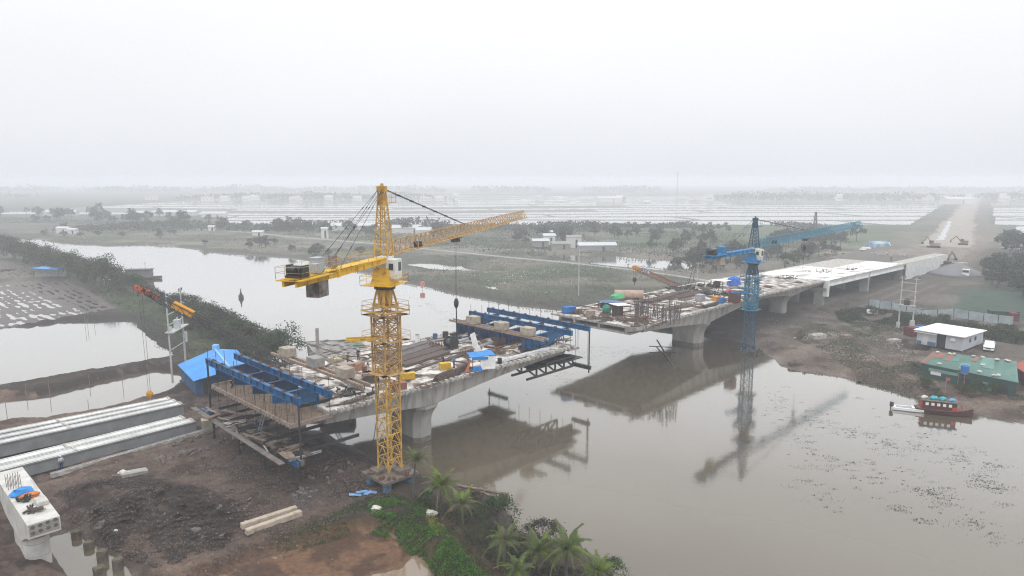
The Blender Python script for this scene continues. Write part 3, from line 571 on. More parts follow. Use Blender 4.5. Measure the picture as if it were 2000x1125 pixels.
# ------------------------------------------------------------------ form travellers
def traveller(s_in, s_out, label, zt, t0=-1.2, t1=23.2, blocks=(4, 11, 18), extra=False, sgn=1, xs=None):
    """s_in: first cross beam, s_out: outer cross beam, over the open end; sgn = direction away from the pier"""
    r = thing('form_traveller', label, 'form traveller', (A0[0], A0[1], 0), YAW, 'form travellers')
    for s_ in (s_in, s_out):
        g = MB(); g.ibeam((s_, t0, zt - .42), (s_, t1, zt - .42), .46, .84, .06); b = g.build('cross_beam', blueS, r)
        g = MB(); t = t0 + .8
        while t < t1 - .4:
            g.box((s_, t, zt + .06), (.42, .5, .1)); g.box((s_, t, zt + .16), (.18, .18, .16)); t += 2.7
        g.build('bolster', rust, b)
    for t in ((3.6, 9.2, 14.8, 20.2) if sgn > 0 else (4.2, 9.2, 14.4, 19.6)):
        g = MB(); zz = zt - .86; a = s_in - sgn * (5.2 if sgn > 0 else 1.5); b = s_out + sgn * .4
        ty = t
        prof = [(a, 8.75), (a, zz), (b, zz), (b, zz - .85), (s_in + sgn * 1.2, zz - 1.35), (s_in - sgn * (.9 if sgn > 0 else 1.0), 8.75)]
        vs = [(x, ty - .05, z) for x, z in prof] + [(x, ty + .05, z) for x, z in prof]; n = len(prof)
        g.add(vs, [tuple(range(n - 1, -1, -1)), tuple(range(n, 2 * n))] + [(i, (i + 1) % n, n + (i + 1) % n, n + i) for i in range(n)])
        g.bar((a, ty, zz + .03 - .04), (b, ty, zz + .03 - .04), .46, .07); g.bar((a, ty, 8.75), (s_in - sgn * .6, ty, 8.75), .46, .1); g.bar((s_in - sgn * .6, ty, 8.72), (s_in + sgn * 1.2, ty, zz - 1.38), .46, .07); g.bar((s_in + sgn * 1.2, ty, zz - 1.38), (b, ty, zz - .88), .46, .07)
        x = a + sgn * .1
        while sgn * (s_in - x) > .6: g.box((x, ty, (8.75 + zz) / 2), (.06, .40, zz - 8.85)); x += sgn * .85
        g.bar((a, ty, 8.75), (a, ty, zz), .5, .12)
        g.build('main_frame', blueS if t < 5 else blueD, r)
        g = MB(); g.ibeam((a - sgn * 1.5, ty, 8.78), (s_in + sgn * 1.0, ty, 8.78), .4, .34, .04); g.build('rail', dark, r)
    g = MB(); rs_ = s_in - sgn * 5.2
    g.bar((rs_ - .5, t0 + .8, zt - .75), (rs_ - .5, t1 - 1, zt - .75), .28, .35); g.bar((rs_ + .5, t0 + .8, zt - .75), (rs_ + .5, t1 - 1, zt - .75), .28, .35)
    g.build('rear_rail', mat('pale_rust_steel', (.33, .25, .19), (.18, .13, .1), scale=2), r)
    for t in ((4.2, 10.0, 16.8) if sgn > 0 else ()): g = MB(); g.bar((rs_, t, 8.6), (rs_, t, zt - .95), .9, .7); g.build('rear_post', blueD, r)
    # hanging rods and suspended platforms
    g = MB(); q = random.Random(3)
    for s_ in (s_out,):
        for t in np.linspace(t0 + .3, t1 - .3, 10): g.tube((s_, t, zt + 1.1 + q.random()), (s_, t, 5.0), .035, 4)
    for t in np.linspace(t0 + .3, t1 - .3, 9): g.tube((s_in, t, zt + .8 + q.random() * .8), (s_in, t, 8.6), .03, 4)
    for t in (t0 + .1, t1 - .2): g.bar((s_out + sgn * .1, t, zt), (s_out + sgn * .1, t, 3.9), .16, .16)
    g.build('hanger_rods', dark, r)
    g = MB()
    zb = 5.3 if sgn < 0 else 7.3
    
    if sgn < 0: g.ibeam((s_out + sgn * .1, t0 - .2, zb - .9), (s_out + sgn * .1, t1, zb - .9), .5, .6, .05)
    else:
        for ta, tb_ in ((t0 - .2, t0 + 3.4), (t1 - 5, t1)): g2 = MB(); g2.ibeam((s_out + .1, ta, 4.8), (s_out + .1, tb_, 4.8), .5, .6, .05); g2.build('lower_cross_beam', dark, r)
        g.box((33.0, t0 + 2.6, zb - .9), (5.6, 3.0, .12)); g.box((33, 17.5, zb - .9), (4, 6.0, .3))
    lob = g.build('lower_cross_beam', mat('muddy_steel', (.19, .17, .155), (.11, .095, .085), scale=1) if sgn < 0 else dark, r)
    g = MB()
    for t in np.linspace(t0 + 1.5, t1 - 1.5, 9 if sgn > 0 else 8): g.bar((s_in - sgn * 4.4, t, zb - .38), (s_out + sgn * (.8 if sgn < 0 else -2.2), t, zb - .38), .2, .36 if sgn < 0 else .2)
    g.build('platform_joists', dark, r)
    g = MB()
    for t in ((1.2, 4.4) if sgn > 0 else ()):
        for k in range(5):
            xa = s_in - sgn * 8 + sgn * k * 2.2; xb = xa + sgn * 2.2
            g.bar((xa, t, zb - .7), (xb, t, zb - .7), .3); g.bar((xa, t, zb - 2.3), (xb, t, zb - 2.3), .3); g.bar((xa, t, zb - .7), (xb, t, zb - 2.3), .24); g.bar((xb, t, zb - .7), (xb, t, zb - 2.3), .22); g.box(((xa + xb) / 2, 2.8, zb - .55), (1.9, 4.6, .1))
    (g.build('under_truss', dark, r) if sgn > 0 else None)
    return r, rs_
tr1, rs1 = traveller(31.5, 36.0, 'blue steel form traveller at the mid-river end of the nearer bridge half', 11.7, -1.0, 22.8, sgn=1)
tr2, rs2 = traveller(-11.4, -15.2, 'blue steel form traveller over the left end of the bridge above the precast girders', 11.7, -1.3, 23.2, sgn=-1)
blk = mat('ballast_concrete', (.42, .37, .30), (.25, .21, .17), scale=1.2, rough=.9)
blkg = mat('grey_ballast_concrete', (.32, .31, .29), (.2, .19, .175), scale=1.2, rough=.9)
def ballast(s_, t_, z, label, m, first=[None]):
    g = MB(); L, Wd, Hh = 1.5, 2.0, 1.25
    g.loft([[(-L / 2 + c, -Wd / 2 + c, zz), (L / 2 - c, -Wd / 2 + c, zz), (L / 2 - c, Wd / 2 - c, zz), (-L / 2 + c, Wd / 2 - c, zz)] for c, zz in ((.05, 0), (0, .06), (0, Hh - .06), (.06, Hh))])
    o = g.build('ballast_block', m, None, loc=(*B(s_, t_), z), rz=YAW + .04); tag(o, label, 'concrete block', 'concrete ballast blocks on the form travellers')
for i, (t_, lb) in enumerate(((3.6, 'nearest of the three tan ballast blocks on the mid-river traveller'), (9.4, 'middle tan ballast block on the mid-river traveller rail'), (16.2, 'farthest tan ballast block on the mid-river traveller rail'))):
    ballast(rs1, t_, 11.13, lb, blk)
for t_, lb, m in ((4.0, 'tan ballast block nearest the yellow mast on the left traveller', blk), (11.0, 'grey speckled ballast block in the middle of the left traveller', blkg), (18.4, 'pale tan ballast block at the far end of the left traveller', blk)):
    ballast(rs2, t_, 11.13, lb, m)
# slab being cast at the left end
g = MB(); g.loft([[(s_, .3, z), (s_, 21.8, z), (s_, 21.8, z + .25), (s_, .3, z + .25)] for s_, z in ((-15.4, 7.9), (-10.5, 7.9))])
sf = g.build('slab_formwork', ply, BR)
g = MB()
for t in (.3, 21.7): g.box((-12.9, t, 8.2), (4.9, .14, .5))
g.box((-15.4, 11, 8.15), (.14, 21.4, .45))
t = .6
while t < 21.6: g.box((-15.52, t, 8.12), (.12, .1, .6)); t += .8
g.build('form_panel', mat('pale_form_panel', (.34, .28, .24), (.18, .145, .12), scale=1.4), sf)
g = MB(); q = random.Random(4)
for k in range(60):
    t = .5 + 21 * q.random(); s_ = -15.3 + 4.7 * q.random(); g.tube((s_, t, 8.1), (s_ + q.uniform(-.05, .05), t, 8.9 + q.random() * .5), .025, 4)
g.build('starter_bars', rebar, sf)

# ------------------------------------------------------------------ tower cranes
def lattice(g, p0, p1, side, n, leg=.13, br=.07, horiz=True, kind='z', yaw=0.0, side2=None, upv=None):
    """square lattice along z (p0->p1)"""
    side2 = side if side2 is None else side2
    c, s = math.cos(yaw), math.sin(yaw)
    def cor(k, z, sd): x, y = ((-1, -1), (1, -1), (1, 1), (-1, 1))[k]; x *= sd / 2; y *= sd / 2; return (p0[0] + x * c - y * s, p0[1] + x * s + y * c, z)
    for k in range(4): g.bar(cor(k, p0[2], side), cor(k, p1[2], side2), leg, leg, up=(c, s, 0))
    for i in range(n):
        z0 = p0[2] + (p1[2] - p0[2]) * i / n; z1 = p0[2] + (p1[2] - p0[2]) * (i + 1) / n
        s0 = side + (side2 - side) * i / n; s1 = side + (side2 - side) * (i + 1) / n
        for k in range(4):
            k2 = (k + 1) % 4
            if horiz: g.bar(cor(k, z1, s1), cor(k2, z1, s1), br * 1.1)
            if kind == 'x':
                g.bar(cor(k, z0, s0), cor(k2, z1, s1), br); g.bar(cor(k2, z0, s0), cor(k, z1, s1), br)
            elif kind == 'k':
                m = [(a + b) / 2 for a, b in zip(cor(k, z1, s1), cor(k2, z1, s1))]; g.bar(cor(k, z0, s0), m, br); g.bar(cor(k2, z0, s0), m, br)
            else:
                a, b_ = (k, k2) if (i + k) % 2 else (k2, k); g.bar(cor(a, z0, s0), cor(b_, z1, s1), br)
    return g
def rail(g, pts, h=1.0, r=.025, n_=1.1):
    for a, b in zip(pts, pts[1:]):
        a = Vector(a); b = Vector(b); L = (b - a).length; n = max(1, int(L / n_))
        for i in range(n + 1): p = a + (b - a) * (i / n); g.tube(p, p + Vector((0, 0, h)), r, 4)
        for z in (h, h * .5): g.tube(a + Vector((0, 0, z)), b + Vector((0, 0, z)), r, 4)

def tower_crane(name, label, base, zb, zslew, zjib, zapex, jibv, cjl, mats, myaw, side, cage, tie_at, trolley_at, hook_z, old, jdrop=0.0):
    """zslew: top of the fixed mast; zjib: jib floor level; jibv: jib vector; local frame = world axes at the base"""
    Y, Ym, Yd, cabm = mats
    r = thing(name, label, 'tower crane', (base[0], base[1], zb))
    L = lambda z: z - zb
    zt = L(zslew); zj = L(zjib); za = L(zapex)
    n = int(round((cage[0] - zb) / (side * .78)))
    g = MB(); lattice(g, (0, 0, 0), (0, 0, L(cage[0])), side, n, .15, .075, kind='k', yaw=myaw); g.build('lower_mast', [Ym], r)
    g = MB(); lz = zt - .5; g.bar((-.25, .3, 0), (-.25, .3, lz), .05); g.bar((.25, .3, 0), (.25, .3, lz), .05)
    for k in range(int(lz / .6)): g.bar((-.25, .3, k * .6), (.25, .3, k * .6), .035)
    g.build('ladder', [Ym], r)
    if old: g = MB(); g.path([(-1.0, .2, L(cage[0]) - 1), (-1.35, .3, 6), (-2.0, .6, 2.5), (-2.9, 1.2, -1.4)], .05, 5); g.build('power_cable', [dark], r)
    # climbing cage round the upper mast
    g = MB(); lattice(g, (0, 0, L(cage[0]) - .8), (0, 0, zt), side, int((zt - L(cage[0])) / (side * .78)), .14, .07, kind='z', yaw=myaw); g.build('upper_mast', [Yd], r)
    g = MB(); cs = side * 1.2; z0 = L(cage[0]) - .3; z1 = L(cage[1])
    lattice(g, (0, 0, z0), (0, 0, z1), cs, 5, .16, .09, kind='x', yaw=myaw)
    c, s = math.cos(myaw), math.sin(myaw); R2 = lambda x, y, z: (x * c - y * s, x * s + y * c, z)
    for zz in (z0 + .1, z0 + (z1 - z0) * .55, z1 - .2):
        w = cs / 2 + .75
        for a, b in (((-w, -w), (w, -w)), ((w, -w), (w, w)), ((w, w), (-w, w)), ((-w, w), (-w, -w))):
            dxy = (-(b[1] - a[1]), b[0] - a[0]); l = math.hypot(*dxy); k = .35 / l
            g.bar(R2(a[0] + dxy[0] * k, a[1] + dxy[1] * k, zz), R2(b[0] + dxy[0] * k, b[1] + dxy[1] * k, zz), .7, .05)
        if zz > z0 + 1: rail(g, [R2(-w, -w, zz), R2(w, -w, zz), R2(w, w, zz), R2(-w, w, zz), R2(-w, -w, zz)], 1.0, .022, 1.6)
    cg = g.build('climbing_cage', [Yd], r)
    zz = z0 + (z1 - z0) * .55
    g = MB(); j = Vector(jibv).normalized(); hx = Vector((j.x, j.y, 0)).normalized(); lat = Vector((-hx.y, hx.x, 0))
    v = Vector((-.86, -.2, 0)); v.normalize(); nn = Vector((-v.y, v.x, 0))
    for o_ in (-.5, .5): g.bar(v * .6 + nn * o_ + Vector((0, 0, zz + .25)), v * 4.3 + nn * o_ + Vector((0, 0, zz + .25)), .12, .22)
    g.bar(v * 4.3 - nn * .6 + Vector((0, 0, zz + .25)), v * 4.3 + nn * .6 + Vector((0, 0, zz + .25)), .12, .22); g.bar(v * 4.2 + Vector((0, 0, zz + .2)), v * 1.0 + Vector((0, 0, zz - 1.0)), .08)
    g.build('mounting_arm', [Y], cg)
    # transition: support seat, ring, platform
    def RR(x, y, z): q = hx * x + lat * y; return (q.x, q.y, z)
    g = MB(); h = side / 2
    zp = zt + 1.9
    for k in range(4):
        x, y = ((-1, -1), (1, -1), (1, 1), (-1, 1))[k]; p = R2(x * h, y * h, zt); g.bar(p, (p[0] * .62, p[1] * .62, zp), .28, .2)
        x2, y2 = ((1, -1), (1, 1), (-1, 1), (-1, -1))[k]; p2 = R2(x2 * h, y2 * h, zt)
        m_ = ((p[0] + p2[0]) / 2, (p[1] + p2[1]) / 2, zt - .2)
        g.add([(p[0] * .66, p[1] * .66, zp), (p2[0] * .66, p2[1] * .66, zp), m_, (p[0] * .6, p[1] * .6, zp), (p2[0] * .6, p2[1] * .6, zp), (m_[0] * .9, m_[1] * .9, m_[2])], [(0, 1, 2), (5, 4, 3), (0, 3, 4, 1), (1, 4, 5, 2), (2, 5, 3, 0)])
    for a in range(4):
        x, y = ((-1, -1), (1, -1), (1, 1), (-1, 1))[a]; x2, y2 = ((1, -1), (1, 1), (-1, 1), (-1, -1))[a]
        g.bar(R2(x * h, y * h, zt), R2(x2 * h, y2 * h, zt), .2, .2)
    w = h + .85
    for a, b in (((-w, -w), (w, -w)), ((w, -w), (w, w)), ((w, w), (-w, w)), ((-w, w), (-w, -w))): g.bar(R2(*a, zt - .5), R2(*b, zt - .5), .5, .05)
    rail(g, [R2(-w, -w, zt - .5), R2(w, -w, zt - .5), R2(w, w, zt - .5), R2(-w, w, zt - .5), R2(-w, -w, zt - .5)], 1.05, .025, 1.4)
    g.build('mast_head', [Ym], r)
    g = MB(); g.tube((0, 0, zp), (0, 0, zp + .35), 1.15, 20); g.build('slewing_ring', [dark], r)
    g = MB(); g.tube((0, 0, zp + .35), (0, 0, zp + .62), 1.45, 8)
    g.loft([[RR(x * w_, y * w_, z) for x, y in ((-1, -1), (1, -1), (1, 1), (-1, 1))] for w_, z in ((1.15, zp + .6), (.95, zp + 1.4), (.8, zp + 2.4))])
    g.box((0, 0, zp + .55), (4.4, 3.6, .08), rz=math.atan2(hx.y, hx.x))
    rail(g, [RR(-2.2, -1.8, zp + .6), RR(2.2, -1.8, zp + .6), RR(2.2, 1.8, zp + .6), RR(-2.2, 1.8, zp + .6), RR(-2.2, -1.8, zp + .6)], 1.0, .025, 1.3)
    g.build('slewing_platform', [Y], r)
    zc = zp + 2.3
    g = MB()
    # rotating column behind the cab up to the jib floor
    for x in (-.75, .75):
        for y in (-.7, .7): g.bar(RR(x, y, zc), RR(x, y, zj), .16, .16)
    g.box((0, 0, (zc + zj) / 2), (1.45, 1.35, zj - zc - .1), rz=math.atan2(hx.y, hx.x)); g.build('slewing_column', [cabm], r)
    g = MB(); q0 = RR(.25, -.95, (zc + zj) / 2 - .75); yw = math.atan2(hx.y, hx.x)
    g.box(q0, (1.7, 1.25, 2.1), rz=yw); cb = g.build('cab', [cabm], r)
    g = MB()
    for (x, y, sx_, sy_, zz_, sz_) in ((1.115, -.95, .03, 1.0, .35, 1.0), (.55, -1.59, .7, .03, .35, .95), (-.62, -1.1, .03, .5, .4, .7)):
        g.box((*RR(x, y, 0)[:2], q0[2] + zz_ - .1), (sx_, sy_, sz_), rz=yw)
    g.build('window', [mat('cab_glass', (.05, .07, .07), (.03, .04, .04), rough=.1, spec=.6)], cb)
    # tower head
    g = MB(); s0 = 1.55
    bs = [RR(x * s0 / 2, y * s0 / 2, zj) for x, y in ((-1, -1), (1, -1), (1, 1), (-1, 1))]; tp = [RR(x * .28, y * .28, za - .6) for x, y in ((-1, -1), (1, -1), (1, 1), (-1, 1))]
    lev = 8
    P = lambda k, u: Vector(bs[k]).lerp(Vector(tp[k]), u)
    for k in range(4): g.bar(bs[k], tp[k], .15, .15)
    for i in range(lev):
        for k in range(4):
            k2 = (k + 1) % 4; u0 = i / lev; u1 = (i + 1) / lev
            g.bar(P(k, u1), P(k2, u1), .06); g.bar(P(k, u0), P(k2, u1), .06)
    g.bar((0, 0, zj), (0, 0, za - .6), .07)
    g.box((0, 0, za - .45), (.95, .8, .6), rz=yw); g.box((0, 0, za - .05), (.3, .25, .4), rz=yw); g.box((0, 0, za - 1.6), (.7, .7, 1.2), rz=yw, taper=.9)
    hb = RR(1.0, -.5, za - 1.9); g.box(hb, (1.1, .7, .05), rz=yw)
    rail(g, [RR(.5, -.85, za - 1.9), RR(1.5, -.85, za - 1.9), RR(1.5, -.1, za - 1.9)], 1.1, .02, .9)
    g.build('tower_head', [Ym], r)
    # jib: triangular, apex up
    g = MB(); J = Vector(jibv); jl = J.length; jn = J.normalized(); up = lat.cross(jn) * -1
    if up.z < 0: up = -up
    n = int(jl / 1.45); o0 = Vector((0, 0, zj)) + hx * .9; wd, hh = .62, 1.55
    def JP(i, k):
        c0 = o0 + jn * (jl * i / n); tap = 1 - .12 * (i / n)
        return c0 + (lat * wd * (-1 if k == 0 else 1) if k < 2 else up * hh * tap)
    for k in range(3): g.bar(JP(0 if k < 2 else .5, k), JP(n if k < 2 else n - .4, k), .12 if k < 2 else .13)
    for i in range(n):
        g.bar(JP(i, 0), JP(i, 1), .05); g.bar(JP(i, 0), JP(i + 1, 1), .045)
        for k in (0, 1): g.bar(JP(i, k), JP(i + .5, 2), .055); g.bar(JP(i + .5, 2), JP(i + 1, k), .055)
    jb = g.build('jib', [Yd], r)
    g = MB(); w0 = o0 + jn * (jl * .14) + up * .35
    g.tube(w0 - lat * .45, w0 + lat * .45, .35, 12); g.box(w0 - up * .3, (1.8, .8, .12), rz=yw); g.build('trolley_winch', [dark], jb)
    # counter-jib
    g = MB(); cdir = -hx; e = Vector((0, 0, zj - .35))
    for o_ in (-.62, .62):
        a = e + cdir * .6 + lat * o_; m_ = e + cdir * (cjl * .62) + lat * o_ - Vector((0, 0, .15)); b = e + cdir * cjl + lat * o_ - Vector((0, 0, .15))
        g.ibeam(a, m_, .22, .55, .04); g.ibeam(m_, b, .22, .5, .04)
        for u in (.3, .6): c_ = a.lerp(b, u); g.box(c_, (.3, .34, .75), rz=yw)
    pl = e + cdir * (cjl * .5 + .4) + Vector((0, 0, .26)); g.box(pl, (cjl - .8, 1.3, .05), rz=yw)
    pe = e + cdir * (cjl * .86) + Vector((0, 0, .14)); g.box(pe, (cjl * .30, 2.4, .1), rz=yw)
    g.build('counter_jib', [Y], r)
    g = MB(); f = pl.z + .03
    def CR(x, y, z): q = cdir * x + lat * y; return (q.x, q.y, z)
    rail(g, [CR(1.2, -.65, f), CR(cjl * .68, -.65, f)], 1.0, .022, 1.6); rail(g, [CR(1.2, .65, f), CR(cjl * .68, .65, f)], 1.0, .022, 1.6)
    rail(g, [CR(cjl * .71, -1.2, f), CR(cjl * 1.01, -1.2, f), CR(cjl * 1.01, 1.2, f), CR(cjl * .71, 1.2, f)], 1.0, .022, 1.2)
    g.build('handrail', [Ym], r)
    g = MB(); wx = cjl * .93
    g.tube(CR(wx, -.55, f + .55), CR(wx, .55, f + .55), .46, 14); g.box(CR(wx, 0, f + .12), (1.5, 1.5, .2), rz=yw); g.box(CR(wx - .8, .5, f + .45), (.6, .6, .7), rz=yw); g.box(CR(wx, -.75, f + .6), (.9, .16, .9), rz=yw); g.box(CR(wx, .75, f + .6), (.9, .16, .9), rz=yw)
    g.tube(CR(wx + .7, -.3, f + .7), CR(wx + .7, .5, f + .7), .28, 10); g.build('hoist_winch', [dark], r)
    box2 = mat('grey_cabinet', (.40, .43, .46), (.30, .32, .34), scale=1, rough=.5)
    if old:
        g = MB(); g.box(CR(cjl * .74, .15, f + .65), (1.05, .85, 1.25), rz=yw); g.box(CR(cjl * .74, .15, f + 1.3), (1.15, .95, .06), rz=yw); g.build('electric_cabinet', [box2], r)
        g = MB(); g.box(CR(cjl * .58, .2, f + .65), (.6, .6, 1.15), rz=yw); g.build('switch_cabinet', [mat('brown_cabinet', (.30, .25, .23), (.2, .16, .15))], r)
        g = MB(); g.box(CR(cjl * .80, -.3, f + .5), (.8, .7, .8), rz=yw); g.build('control_box', [box2], r)
    else:
        g = MB(); g.box(CR(cjl * .72, 0, f + .6), (1.3, 1.2, 1.2), rz=yw); g.build('electric_cabinet', [Y], r)
    # counterweights hang under the counter-jib
    cw = mat('counterweight_concrete', (.26, .23, .21), (.10, .085, .075), scale=.9, rough=.9, lo=.4, hi=.6) if old else mat('pale_counterweight', (.42, .38, .35), (.3, .24, .2), scale=1, rough=.9)
    for k in range(3):
        g = MB(); g.box(CR(cjl * .73 + k * .55, 0, zj - .35 - 1.1), (.52, 1.3, 1.5), rz=yw); g.build('counterweight', [cw], r)
    # tie bars
    g = MB(); tpn = Vector((0, 0, za - .45)) + hx * .45
    for o_ in (-.12, .12):
        a = tpn + lat * o_; b = o0 + jn * (jl * tie_at) + up * hh * .95 + lat * o_
        g.tube(a, b, .04, 5)
        for i in range(1, 7): c_ = a.lerp(b, i / 7); g.tube(c_ - (b - a).normalized() * .22, c_ + (b - a).normalized() * .22, .085, 5)
    for o_ in (-1, 1):
        a = Vector((0, 0, za - .5)) - hx * .4 + lat * .25 * o_
        for u in (.78, .60):
            b = Vector(CR(cjl * u, .65 * o_, zj - .1)); g.tube(a, b, .022, 4)
            for i in range(1, 4): c_ = a.lerp(b, i / 4); g.tube(c_ - (b - a).normalized() * .15, c_ + (b - a).normalized() * .15, .055, 5)
    g.build('tie_bars', [dark], r)
    # trolley, ropes and hook block
    g = MB(); tb = o0 + jn * (jl * trolley_at) - up * .22
    g.box(tb, (1.7, 1.35, .14), rz=yw)
    for o_ in (-.6, 0, .6): g.box(tb + hx * o_ - Vector((0, 0, .3)), (.08, .9, .5), rz=yw)
    g.build('trolley', [rust], r)
    g = MB(); hz = hook_z - zb; g.tube(tb - hx * .25, Vector((tb.x - .12 * hx.x, tb.y - .12 * hx.y, hz + .8)), .022, 4); g.tube(tb + hx * .25, Vector((tb.x + .12 * hx.x, tb.y + .12 * hx.y, hz + .8)), .022, 4); g.build('hoist_rope', [dark], r)
    g = MB(); g.loft([[(tb.x + a * w_, tb.y + b_ * w_, hz + z_) for a, b_ in ((-1, -.6), (1, -.6), (1, .6), (-1, .6))] for w_, z_ in ((.12, -.5), (.3, -.1), (.34, .4), (.18, .9))])
    g.tube((tb.x, tb.y, hz - .5), (tb.x, tb.y, hz - 4.6), .09 if old else .04, 6); g.build('hook_block', [dark], r)
    return r
yel = mat('yellow_paint', (.66, .40, .02), (.27, .12, .03), scale=1.3, rough=.5, lo=.34, hi=.47, detail=9)
yelM = mat('ochre_mast', (.60, .37, .06), (.30, .16, .05), scale=1.2, rough=.6, lo=.35, hi=.6, detail=7)
yelD = mat('weathered_orange', (.56, .36, .12), (.30, .17, .08), scale=1.2, rough=.65, lo=.35, hi=.62, detail=7)
cabw = mat('cab_white', (.66, .65, .62), (.42, .32, .26), scale=1.6, rough=.55, lo=.25, hi=.42, detail=6)
BY = W(762, 916, 2.6)
hy = lambda py: ZH(py, BY[1])
crY = tower_crane('tower_crane', 'tall yellow tower crane standing on the left bank beside the nearer pier', BY, 2.7, hy(597), hy(500), hy(361), (15.9, 57.6, 1.0), 17.7, (yel, yelM, yelD, cabw), YAW + R(2), 1.85, (hy(722), hy(600) - .6), .42, .36, 17.6, True)
bc = mat('crane_blue', (.018, .22, .47), (.012, .14, .30), scale=1.5, rough=.5); bcm = mat('blue_mast', (.022, .085, .15), (.014, .05, .09), scale=1.2, rough=.6); bcd = mat('teal_blue_lattice', (.05, .27, .40), (.03, .17, .27), scale=1.2, rough=.6)
BB = W(1461, 688, 0); hb = lambda py: ZH(py, BB[1])
tower_crane('tower_crane', 'blue tower crane with a cream cab standing in the water beside the farther bridge half', BB, .5, hb(535), hb(484), hb(424), (43.5, 44.5, 1.4), 18.5, (bc, bcm, bcd, mat('cab_cream', (.70, .66, .56), (.55, .5, .42), rough=.5)), YAW + R(4), 1.75, (hb(602), hb(545)), .42, .40, 19.5, False)
# foundations
cf = thing('crane_foundation', 'square concrete cap on blue steel piles under the yellow crane', 'foundation', (BY[0], BY[1], 1.0), YAW)
g = MB(); g.box((0, 0, 1.15), (4.6, 4.6, .3)); g.box((.9, -.9, 1.5), (1.6, 1.5, .45)); g.box((-.9, .9, 1.5), (1.6, 1.5, .45)); g.build('cap', mat('dirty_cap', (.20, .17, .145), (.10, .08, .065), scale=1.2), cf)
for x in (-1.6, 1.6):
    for y in (-1.6, 1.6): g = MB(); g.tube((x, y, -2.5), (x, y, 1.0), .48, 14); g.build('pile', mat('blue_pile', (.10, .20, .30), (.05, .09, .14), scale=2), cf)
g = MB(); 
for k in range(16): a = rnd.uniform(0, 6.3); g.box((math.cos(a) * 2.1, math.sin(a) * 2.1, 1.42), (rnd.uniform(.3, 1.2), .3, rnd.uniform(.1, .5)), rz=a)
g.build('base_frame', rust, cf)
cf = thing('crane_foundation', 'dark pontoon footing in the water under the blue crane', 'foundation', (BB[0], BB[1], 0), YAW)
g = MB(); g.box((0, 0, .15), (4.2, 4.2, .6)); g.build('cap', dark, cf)
g = MB()
for a in range(8): g.box((math.cos(a * .78) * 2.2, math.sin(a * .78) * 2.2, .3), (.9, .5, .9), rz=a * .5)
g.build('fenders', dark, cf)

# ------------------------------------------------------------------ people
skinm = mat('skin', (.36, .22, .15), (.33, .2, .14), rough=.6)
def clothm(name, c): return mat(name, c, tuple(x * .7 for x in c), scale=6, rough=.9)
def skinmesh(name, joints, bones, m, parent, rmul=1.0, sub=1):
    me = bpy.data.meshes.new(name); keys = list(joints); me.from_pydata([joints[k][0] for k in keys], [(keys.index(a), keys.index(b)) for a, b in bones], []); me.update()
    o = bpy.data.objects.new(name, me); col.objects.link(o); me.materials.append(m)
    sk = o.modifiers.new('skin', 'SKIN'); 
    if not me.skin_vertices: me.attributes  # layer is made by the modifier below
    return o
def tapered(g, pts, n=8, flat=1.0):
    """one closed surface through (x,y,z,r) stations"""
    rings = []
    P = [Vector(p[:3]) for p in pts]
    for i, p in enumerate(pts):
        d = (P[min(i + 1, len(P) - 1)] - P[max(i - 1, 0)]).normalized()
        a = Vector((0, 1, 0)); a = (a - d * a.dot(d)).normalized(); b = d.cross(a)
        rings.append([P[i] + a * (p[3] * math.cos(2 * math.pi * k / n)) + b * (p[3] * flat * math.sin(2 * math.pi * k / n)) for k in range(n)])
    g.loft(rings)
